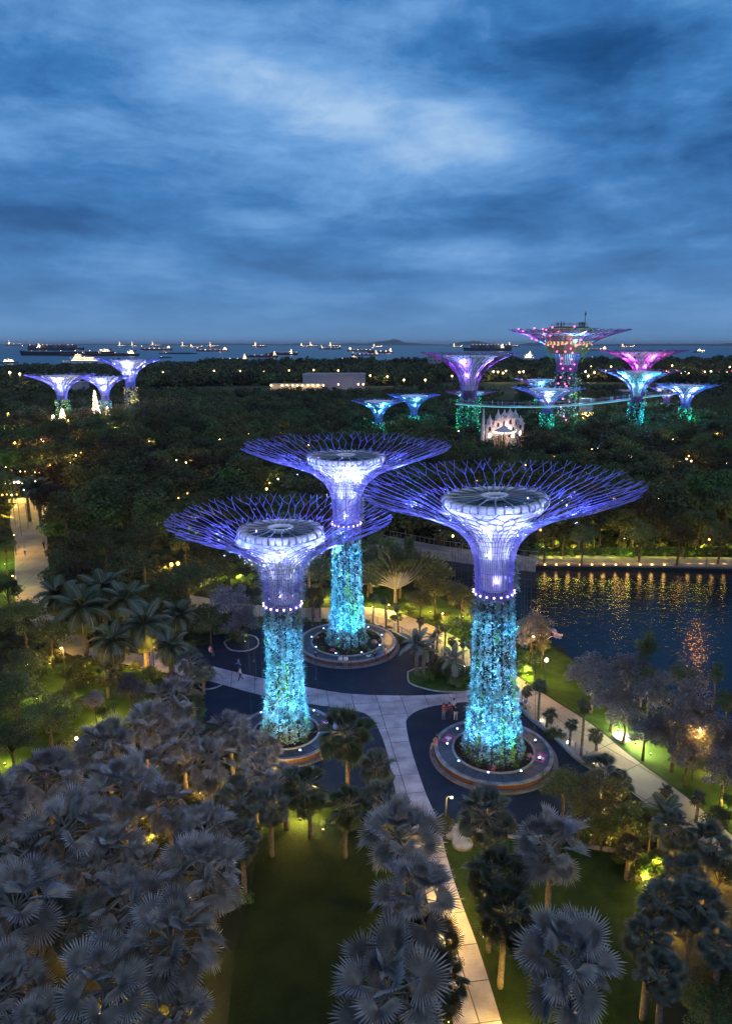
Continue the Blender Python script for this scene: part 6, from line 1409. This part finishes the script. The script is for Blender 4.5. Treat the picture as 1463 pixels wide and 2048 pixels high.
SMALL = [(745, 1196, 1253, 'first small palm of the promenade row, nearest the rear trunk'), (772, 1199, 1261, 'second small palm of the promenade row'), (796, 1217, 1267, 'third small palm of the promenade row'), (838, 1241, 1280, 'short palm in the middle of the promenade row'), (873, 1256, 1301, 'left palm of a close pair on the promenade fence'), (889, 1256, 1313, 'right palm of a close pair on the promenade fence'),
      (906, 1283, 1317, 'short small palm left of the right tower'), (925, 1286, 1335, 'thin tall palm left of the right tower'), (942, 1289, 1344, 'last thin palm before the right tower'), (628, 1202, 1237, 'small dark palm between the left and rear towers, left one'), (640, 1200, 1236, 'small dark palm between the left and rear towers, right one'),
      (1050, 1380, 1423, 'small palm just right of the right trunk'), (1075, 1371, 1441, 'taller palm right of the right trunk, by the fence'), (1091, 1429, 1459, 'low bushy palm on the fence right of the tower'), (1138, 1450, 1491, 'small palm at the middle of the right fence'), (1161, 1408, 1512, 'tallest thin palm on the right fence'), (1191, 1471, 1502, 'stocky small palm on the promenade'),
      (1328, 1580, 1612, 'small palm on the lower promenade, left'), (1390, 1594, 1645, 'taller small palm on the lower promenade, right')]
for px, cy_, by, lab in SMALL:
    p = G(px, by); h = at_dist(px, p.y, cy_).z; r = random.uniform(.95, 1.2)*(1.25 if px in (1075, 1191, 1161, 1390, 1050, 1091) else 1)
    t = fan_palm('small', p.x, p.y, max(h, 1.2), r, lab, nleaf=15, group='small fan palms along the fence', name='small_fan_palm', tr=.11, low=-35, top=75)
for px, cy_, by, r, lab in ((832, 1292, 1350, 2.1, 'pale feather palm on the left of the plaza bed, twin trunk'), (846, 1300, 1352, 1.6, 'shorter feather palm beside the twin one'), (904, 1320, 1368, 1.9, 'feather palm at the right of the plaza bed'), (865, 1277, 1322, 1.3, 'thin arching feather palm at the back of the plaza bed')):
    p = G(px, by); feather_palm('grey', p.x, p.y, at_dist(px, p.y, cy_).z, r, lab, nleaf=13, group='feather palms on the plaza bed', tr=.2, low=5)
for px, py, w, zc, lab in ((164, 1216, 120, 6, 'large dark feather palm, leftmost of the front three'), (205, 1178, 104, 6.5, 'dark feather palm at the back of the group'), (250, 1200, 100, 6, 'dark feather palm at the back right of the group'), (288, 1248, 116, 5.5, 'feather palm nearest the dark plaza'), (115, 1190, 90, 6, 'dark feather palm at the left of the group'), (358, 1228, 80, 4.5, 'feather palm between the group and the purple-grey tree'), (226, 1280, 100, 4.5, 'low feather palm at the front of the group'), (340, 1290, 80, 4, 'feather palm beside the side path'), (75, 978, 64, 8, 'dark feather palm at the head of the left walk'), (52, 970, 50, 8, 'second dark feather palm at the head of the left walk'), (1005, 1100, 1, 5, None), (1330, 1625, 90, 3.4, 'arching feather palm beside the lower promenade')):
    if lab: feather_px('dark', px, py, w, zc, lab, group='dark feather palms', nleaf=30)
for px, by, r, rz, lab in ((790, 1205, 6.0, 20, 'traveller palm with gold lit stalks, tallest behind the promenade'), (845, 1195, 5.0, -30, 'traveller palm right of the tallest one'), (742, 1185, 4.6, 60, 'traveller palm close to the rear trunk'), (618, 1178, 5.0, 10, 'traveller palm lit gold between the left and rear towers'), (815, 1165, 5, 80, 'traveller palm behind the others'), (1155, 1108, 4.5, 10, 'lit traveller palm on the far lake bank')):
    p = G(px, by); traveller_palm(p.x, p.y, 2.4, r, lab, 17, R(90+rz), 'traveller palms')

# ------------------------------------------------------------------ hidden-in-the-leaves uplights: a small fitting with its beam
def uplight(px, py, pw, label, col=YELLOW, tgt=(0, 0, 4), ang=95, z=0.0, kind='POINT', rad=.12, vis=.10):
    p = G(px, py, z); t = thing('uplight', label, 'uplight', (p.x, p.y, z), 0, 'uplights under the garden plants')
    part('housing', mk('housing', M_dark, lambda b: b.tube([(0, 0, 0), (0, 0, .16)], [.09, .12], 8)), None, t); part('lens', mk('lens', M_uplens, lambda b: b.lathe([(.001, .175), (.095, .17)], 8)), None, t)
    lamp(kind, (0, 0, .9), pw*.62, col, t, tgt, ang, .8, rad); return t
UL = [(600, 1640, 1700, 'beneath the golden palm on the dark lawn', (1, .66, .1)), (560, 1600, 600, 'beneath the fan palms at the head of the lawn', YELLOW), (646, 1662, 120, 'beneath the little shrub on the dark lawn', WHITEW), (525, 1560, 900, 'below the gold lit palm by the left planter', WARM), (505, 1575, 700, 'inside the right rim of the silver grove', WARM),
      (300, 1570, 600, 'inside the upper silver grove', WARM), (225, 1630, 500, 'under the large gold-flecked palm', WARM), (305, 1690, 600, 'in the middle of the silver grove', WARM), (400, 1590, 500, 'right of the upper grove', WARM), (380, 1800, 500, 'under the palm bulging over the lawn', WARM), (120, 1730, 300, 'under the broad pale silver palm', WARM), (155, 1900, 400, 'behind the lower grove palms', WARM),
      (200, 2030, 600, 'under the bottom palm of the grove', WARM), (350, 2040, 700, 'by the lawn at the bottom of the grove', YELLOW), (430, 1930, 200, 'low on the lawn edge', YELLOW), (200, 1450, 1000, 'under the golden shrub behind the grove', (1, .6, .1)), (228, 1440, 800, 'beside the golden stem behind the grove', (1, .6, .1)), (130, 1410, 600, 'on the left glade', (.95, .85, .1)), (75, 1400, 400, 'beside the round shrub on the glade', (.95, .85, .1)), (10, 1530, 600, 'at the left edge below the green trees', YELLOW), (215, 1345, 800, 'under the left feather palms', YELLOW), (262, 1340, 600, 'under the right feather palms', WARM), (290, 1345, 400, 'by the side path', WARM),
      (645, 1200, 1800, 'beneath the gold lit palm between the towers', (1, .6, .12)), (780, 1225, 1500, 'beneath the tallest traveller palm', (1, .62, .12)), (812, 1222, 1500, 'beside the traveller palms', (1, .62, .12)), (745, 1215, 1100, 'beneath the traveller palm by the rear trunk', (1, .7, .15)), (860, 1225, 1400, 'beneath the rounded olive tree', (1, .6, .12)), (925, 1235, 1200, 'beneath the olive tree by the right trunk', (1, .6, .12)), (900, 1282, 520, 'in the bright reed bank, left', (.75, 1, .08)), (930, 1292, 520, 'in the bright reed bank, right', (.75, 1, .08)), (890, 1258, 420, 'in the bright reed bank, back', (.85, 1, .1)),
      (1054, 1352, 1500, 'beneath the yellow lit bush by the right trunk', (1, .9, .12)), (1235, 1462, 1800, 'beneath the white lit silver tree', (1, .95, .6)), (1270, 1488, 1800, 'beneath the leaning silver tree', (1, .95, .6)), (1300, 1510, 700, 'on the lake lawn by a trunk', (1, .95, .5)), (1410, 1470, 300, 'beneath the amber lit tree', WARM), (1420, 1540, 700, 'among the mauve trees on the right', WARM), (1455, 1625, 800, 'at the right edge of the lake lawn', (1, .85, .15)),
      (1215, 1650, 2200, 'beneath the gold lit tree by the promenade', (1, .66, .1)), (1290, 1775, 900, 'under the golden clump on the right lawn', (1, .7, .1)), (1310, 1745, 700, 'behind the golden clump', (1, .7, .1)), (1350, 1870, 500, 'under the lower right palms', WARM), (1420, 1850, 500, 'under the right edge palms', WARM), (1450, 1760, 700, 'at the right edge among palms', WARM), (1150, 2030, 200, 'under the largest right palm', YELLOW), (1000, 1860, 300, 'beside the foreground path under the dark palm', (1, .7, .1)),
      (310, 1060, 1100, 'under the big bamboo clump', (.85, 1, .12)), (385, 1065, 1200, 'under the small bamboo clump', (.9, 1, .12)), (420, 1160, 1200, 'behind the purple-grey tree', (.9, 1, .12)), (480, 1160, 1500, 'under the bright bamboo', (.9, 1, .12)), (400, 1180, 900, 'left of the purple-grey tree', YELLOW), (490, 1285, 90, 'in the round bed', WHITEW), (330, 1140, 900, 'in the left woods by the red lamps', WARM), (120, 1310, 400, 'in the dark left shrubs', WARM), (100, 1330, 300, 'in the left shrubs', YELLOW),
      (30, 1010, 1500, 'on the small island of the left walk', YELLOW), (10, 1130, 900, 'on the left grass strip, upper', (.8, 1, .2)), (10, 1180, 900, 'on the left grass strip, lower', (.8, 1, .2)), (150, 960, 1800, 'below the blazing lamp', WARM), (100, 940, 1400, 'in the far left woods', YELLOW), (20, 870, 3000, 'in the far left yellow trees', (.95, .85, .1)), (60, 850, 3000, 'in the far left yellow trees, right', (.95, .85, .1)), (150, 880, 1600, 'under the left woods edge', YELLOW), (350, 935, 1100, 'in the middle woods', WARM), (545, 985, 1800, 'in the woods left of the rear tower', WARM), (560, 950, 900, 'in the woods above the left crown', WARM)]
for px, py, pw, w_, c_ in UL: uplight(px, py, pw*(1.1 if px < 530 and py > 1480 else 1.0 if py > 1000 else 1.3), 'small uplight ' + w_, c_)
for px, py in ((1085, 1095), (1110, 1090), (1145, 1098), (1175, 1090), (1205, 1102), (1250, 1098), (1280, 1104), (1320, 1095), (1365, 1102), (1400, 1096), (1430, 1104), (1455, 1098), (1090, 1060), (1200, 1060), (1330, 1055), (1420, 1060)):
    uplight(px, py, random.uniform(350, 1000), 'uplight among the trees on the far lake bank', random.choice([(.95, .85, .1), (1, .75, .12), (.8, .9, .12)]))
for i in range(22):
    uplight(1082+i*17.6, 1117, random.uniform(30, 110), 'small light in the hedge along the far lake bank', random.choice([(.85, .95, .1), (.95, .85, .1)]), tgt=(0, 3, 1.6), ang=120)
for px, py in ((1190, 860), (1240, 850), (1150, 858), (1185, 835), (1400, 830), (900, 860), (1080, 880)):
    uplight(px, py, 8000, 'strong light among the distant grove trees', random.choice([WARM, (.8, .8, .15), WARM]))
for i in range(34):  # uplights added at random to brighten the dark woods
    px = random.uniform(10, 1060); py = random.uniform(868, 1040)
    if 740 < px < 1000 and py > 940: continue
    uplight(px, py, random.uniform(250, 1100), 'small uplight added to brighten the dense woods, %s part' % ('left' if px < 420 else 'middle' if px < 740 else 'right'), random.choice([YELLOW, WARM, (.8, .85, .1)]))
for px, py, h_ in ((18, 880, 9), (60, 868, 9), (95, 905, 8), (35, 915, 9), (140, 858, 9), (175, 880, 8), (20, 960, 7), (95, 955, 7), (232, 870, 8), (300, 905, 8), (20, 840, 9), (620, 905, 7), (430, 985, 7), (350, 960, 8), (1180, 925, 8), (1340, 900, 8), (1430, 885, 8), (1120, 900, 7), (1250, 845, 9), (830, 880, 8), (560, 880, 8), (440, 900, 8)):  # tall lamps added to light the tree crowns from above
    q = G(px, py+30); path_lamp(px, py+30, h_, 'tall lamp added to light the woods, %s' % landmark(px), 1500 if px < 260 else 650, M_warm, random.choice([(1, .78, .16), (1, .7, .16)]), r=.16)
# colour washes of the grove on the surrounding foliage
for px, py, c_ in ((880, 835, TEAL), (1205, 865, TEAL), (1310, 842, (.02, .6, .7)), (1390, 845, (.02, .4, .8)), (1160, 875, TEAL), (1080, 862, TEAL), (725, 850, (.02, .4, .6))):
    uplight(px, py, 8000, 'teal light among the distant grove trees', c_)

# ------------------------------------------------------------------ bank planting on the far side and the woods
def inside(P, x, y):
    r_ = False; j = len(P)-1
    for i in range(len(P)):
        if (P[i][1] > y) != (P[j][1] > y) and x < (P[j][0]-P[i][0])*(y-P[i][1])/(P[j][1]-P[i][1])+P[i][0]: r_ = not r_
        j = i
    return r_
for i in range(26):
    px = 1078+i*15.5+random.uniform(-3, 3); q = G(px, 1116+random.uniform(-3, 2)); tree('bush' if i % 3 else 'darkbush', q.x, q.y+1.5, .45, random.uniform(1.5, 2.3), 'low lit shrub along the back of the far lakeside walk', cat='shrub', group='shrubs on the far lake bank')
BANKT = [('dark', 1090, 1068, 60), ('olive', 1128, 1058, 66), ('dark', 1165, 1072, 50), ('spire', 1200, 1050, 50), ('olive', 1240, 1045, 74), ('dark', 1282, 1068, 60), ('olive', 1320, 1050, 66), ('olive', 1358, 1072, 60), ('dark', 1400, 1050, 80), ('olive', 1440, 1072, 66), ('dark', 1110, 1030, 90), ('dark', 1190, 1020, 80), ('brown', 1270, 1015, 90), ('dark', 1340, 1000, 90), ('fresh', 1410, 985, 116), ('dark', 1458, 1010, 90), ('dark', 1080, 1000, 80), ('spire', 1160, 985, 50), ('dark', 1230, 975, 90), ('dark', 1300, 960, 90)]
bw = ['nearest the bridge corner', 'second from the bridge corner', 'behind the fourth dock lamp', 'narrow, above the fifth dock lamp', 'above the seventh dock lamp', 'above the eighth dock lamp', 'above the tenth dock lamp', 'above the twelfth dock lamp', 'above the fourteenth dock lamp', 'above the last dock lamp', 'under the right tower crown tip', 'behind the lit bushes of the bank', 'brown toned, middle of the bank', 'above the middle of the lit bushes', 'large fresh green, high on the right', 'cut by the right edge', 'under the right crown', 'narrow, in the second row', 'in the second row, middle', 'in the second row, right']
for (k_, px, py, w), wh in zip(BANKT, bw): tree_px(k_, px, py, w*1.25, 5.2 if py > 1040 else 7.5, 'tree on the far lake bank, '+wh, group='trees on the far lake bank')

EXCL = [[(0, 1260), (0, 980), (115, 975), (112, 1210), (60, 1260)]]        # the left walk stays open
keep_out = [(T['right'].x, T['right'].y, 9), (T['left'].x, T['left'].y, 8), (T['back'].x, T['back'].y, 9)]
def open_ground(x, y):
    if inside(lake_poly, x, y) or inside([(-150, 430), (10, 430), (60, 520), (40, 640), (-60, 660), (-190, 620)], x, y) or inside([(40, 490), (150, 470), (310, 500), (330, 690), (180, 720), (60, 700)], x, y): return True
    px, py, _ = proj(x, y)
    if py > 1105: return True
    for P in EXCL:
        if inside(P, px, py): return True
    if px > 1060 and 1085 < py: return True
    if y > 735 and y < 835 and x > 55: return True           # coast road
    if 500 < y < 560 and -80 < x < 15: return True
    if 950 < px < 1050 and 800 < y*0+py < 905: return True      # palace forecourt
    return False
def shore_limit(x):
    for (a, b_), (c, d) in zip(shore_y[:-1], shore_y[1:]):
        if a <= x <= c: return b_+(d-b_)*(x-a)/(c-a)
    return 900
cand = []
y = 118.0
while y < 1190:
    sp = 10.2+max(0, y-250)*.0070
    xw = .545*y+18; x = -xw
    while x < xw:
        X_, Y_ = x+random.uniform(-.35, .35)*sp, y+random.uniform(-.35, .35)*sp
        if Y_ < shore_limit(X_)-6 and not open_ground(X_, Y_): cand.append((X_, Y_, sp))
        x += sp
    y += sp*.9
forest_near = [c for c in cand if c[1] < 400]; forest_far = [c for c in cand if c[1] >= 400]
forest_near.sort(key=lambda c: c[1])
def sector(px): return 'far left' if px < 200 else 'left' if px < 420 else 'left-middle' if px < 620 else 'middle' if px < 830 else 'right-middle' if px < 1060 else 'right' if px < 1280 else 'far right'
tone = {'dark': 'deep green', 'olive': 'olive toned', 'brown': 'brownish', 'fresh': 'lighter green', 'spire': 'narrow dark'}
VIEWS = ((120, 300, 816, 22), (207, 305, 824, 24), (257, 335, 806, 22), (126, 285, 838, 16), (193, 290, 828, 16), (757, 250, 848, 22), (828, 272, 832, 22), (940, 270, 872, 40), (1006, 236, 880, 46), (1096, 262, 852, 30), (1137, 300, 862, 32), (1277, 270, 850, 30), (1374, 288, 842, 28), (1218, 205, 888, 24))
far_pts = []
for i, (x, y, sp) in enumerate(forest_near):
    px, py, _ = proj(x, y, 8)
    cap = 11.0
    for (tx, td, vis, hw_) in VIEWS:
        if abs(px-tx) < hw_ and y < td: cap = min(cap, CAM_H-y*math.tan(PITCH-math.atan((1024-vis)/FPX)))
    if cap < 2.6: continue
    if i < 300:
        k_ = random.choices(['dark', 'olive', 'brown', 'fresh', 'spire'], [8, 6, 1.8, 1.6, .5])[0]
        r = sp*random.choice((.50, .58, .66, .74, .86)); zc = min(random.uniform(4.4, 12.5)*random.uniform(.8, 1), cap-r*.75)
        tree(k_, x, y, max(zc, 2.5), r, f'{"big " if r > sp*.7 else "small " if r < sp*.6 else ""}{tone[k_]} tree, {landmark(px)}, {["front", "second", "third", "fourth", "back"][min(4, int((y-112)/22))]} rank', group='woodland trees behind the towers', squash=random.uniform(.75, 1.05))
    else: far_pts.append((x, y, sp, cap))
def cap_at(x, y, c):
    px = proj(x, y, 8)[0]
    for (tx, td, vis, hw_) in VIEWS:
        if abs(px-tx) < hw_ and y < td: c = min(c, CAM_H-y*math.tan(PITCH-math.atan((1024-vis)/FPX)))
    return c
for (x, y, sp) in forest_far: far_pts.append((x, y, sp, 4.2 if (y > 520 and y < 735 and proj(x, y)[0] > 1290) else 12.0 if y < 700 else 14.5))

def scatter(name, pts, meshes, label, kind='stuff'):
    """one mesh of tree positions, geometry nodes put a crown on every point"""
    me = bpy.data.meshes.new(name); me.from_pydata([p[0] for p in pts], [], [])
    a = me.attributes.new('size', 'FLOAT', 'POINT'); a.data.foreach_set('value', [p[1] for p in pts])
    a = me.attributes.new('turn', 'FLOAT', 'POINT'); a.data.foreach_set('value', [p[2] for p in pts])
    c = bpy.data.collections.new(name+'_sources')
    for i, m_ in enumerate(meshes): c.objects.link(bpy.data.objects.new(name+'_source', m_))
    o = bpy.data.objects.new(name, me); COL.objects.link(o); o['kind'] = kind; o['label'] = label
    ng = bpy.data.node_groups.new(name+'_nodes', 'GeometryNodeTree'); ng.interface.new_socket('Geometry', in_out='INPUT', socket_type='NodeSocketGeometry'); ng.interface.new_socket('Geometry', in_out='OUTPUT', socket_type='NodeSocketGeometry')
    gi = ng.nodes.new('NodeGroupInput'); go = ng.nodes.new('NodeGroupOutput'); ip = ng.nodes.new('GeometryNodeInstanceOnPoints'); ci = ng.nodes.new('GeometryNodeCollectionInfo')
    ci.inputs[0].default_value = c; ci.inputs[1].default_value = True; ci.inputs[2].default_value = True; ip.inputs['Pick Instance'].default_value = True
    sa = ng.nodes.new('GeometryNodeInputNamedAttribute'); sa.data_type = 'FLOAT'; sa.inputs[0].default_value = 'size'
    ta = ng.nodes.new('GeometryNodeInputNamedAttribute'); ta.data_type = 'FLOAT'; ta.inputs[0].default_value = 'turn'
    cx = ng.nodes.new('ShaderNodeCombineXYZ'); l = ng.links.new
    l(gi.outputs[0], ip.inputs['Points']); l(ci.outputs[0], ip.inputs['Instance']); l(sa.outputs[0], ip.inputs['Scale']); l(ta.outputs[0], cx.inputs[2]); l(cx.outputs[0], ip.inputs['Rotation'])
    l(ip.outputs[0], go.inputs[0]); md = o.modifiers.new('scatter', 'NODES'); md.node_group = ng; return o
fm_ = [TREES['far'][0][0], TREES['far'][1][0], TREES['far'][2][0], TREES['farolive'][0][0], TREES['farolive'][1][0]]
mid_ = [TREES['dark'][0][0], TREES['dark'][1][0], TREES['olive'][0][0], TREES['dark'][2][0]]
def pts_of(lst):
    out = []
    for (x, y, sp, cap) in lst:
        r = sp*random.uniform(.52, .85)*(1.2 if y > 330 else 1); zc = min(random.uniform(4.0, 10.5), cap-r*.7)
        if y > 900 and random.random() < .15: zc += 5
        out.append(((x, y, max(zc, r*.3)), r, random.uniform(0, 6.28)))
    return out
scatter('woodland', pts_of([p for p in far_pts if p[1] < 420]), mid_, 'dense dark woods around the distant lit grove')
scatter('far_forest', pts_of([p for p in far_pts if p[1] >= 420]), fm_, 'dark belt of forest between the garden and the sea')
# undergrowth between the trunks so no bare soil shows
ug = []
for _ in range(5200):
    y = random.uniform(40, 170)**1.0; x = random.uniform(-.56, .56)*y; px, py, _z = proj(x, y)
    if inside(lake_poly, x, y) or inside(plaza_poly, x, y) or inside(prom_poly, x, y) or inside(path_poly, x, y): continue
    bad = False
    for nm in ('lawn', 'garden_lawn', 'lakeside_lawn', 'verge', 'left_lawn', 'left_glade', 'arrival_path', 'side_path', 'dock_path'):
        o_ = bpy.data.objects.get(nm)
        if nm in ('arrival_path', 'side_path'): P = [tuple(G(*q).xy) for q in (lp if nm == 'arrival_path' else pl2)]
        elif nm == 'dock_path': P = [(p.x, p.y-1) for p in dk]+[(p.x, p.y+1.0) for p in dk_b]
        else: P = LAWNS.get(nm)
        if P and inside(P, x, y): bad = True; break
    if bad: continue
    ug.append(((x, y, .15), random.uniform(.5, 1.1), random.uniform(0, 6.28)))
scatter('undergrowth', ug, [TREES['darkbush'][0][0], TREES['darkbush'][1][0]], 'low dark undergrowth between the garden trees')

# ------------------------------------------------------------------ evening haze over land and sea
hm_ = bpy.data.materials.new('evening_haze'); hm_.use_nodes = True; t_ = hm_.node_tree; t_.nodes.clear()
pv = N(t_, 'ShaderNodeVolumePrincipled'); pv.inputs['Color'].default_value = (.85, .9, 1, 1); pv.inputs['Density'].default_value = 3.0e-5; pv.inputs['Anisotropy'].default_value = 0.0
t_.links.new(pv.outputs[0], N(t_, 'ShaderNodeOutputMaterial').inputs['Volume'])
hz_ = part('haze', mk('haze', hm_, lambda b: b.box((0, 38000, 100), (130000, 78000, 206))), None); hz_['kind'] = 'stuff'; hz_['label'] = 'thin blue evening haze over the garden and the sea'
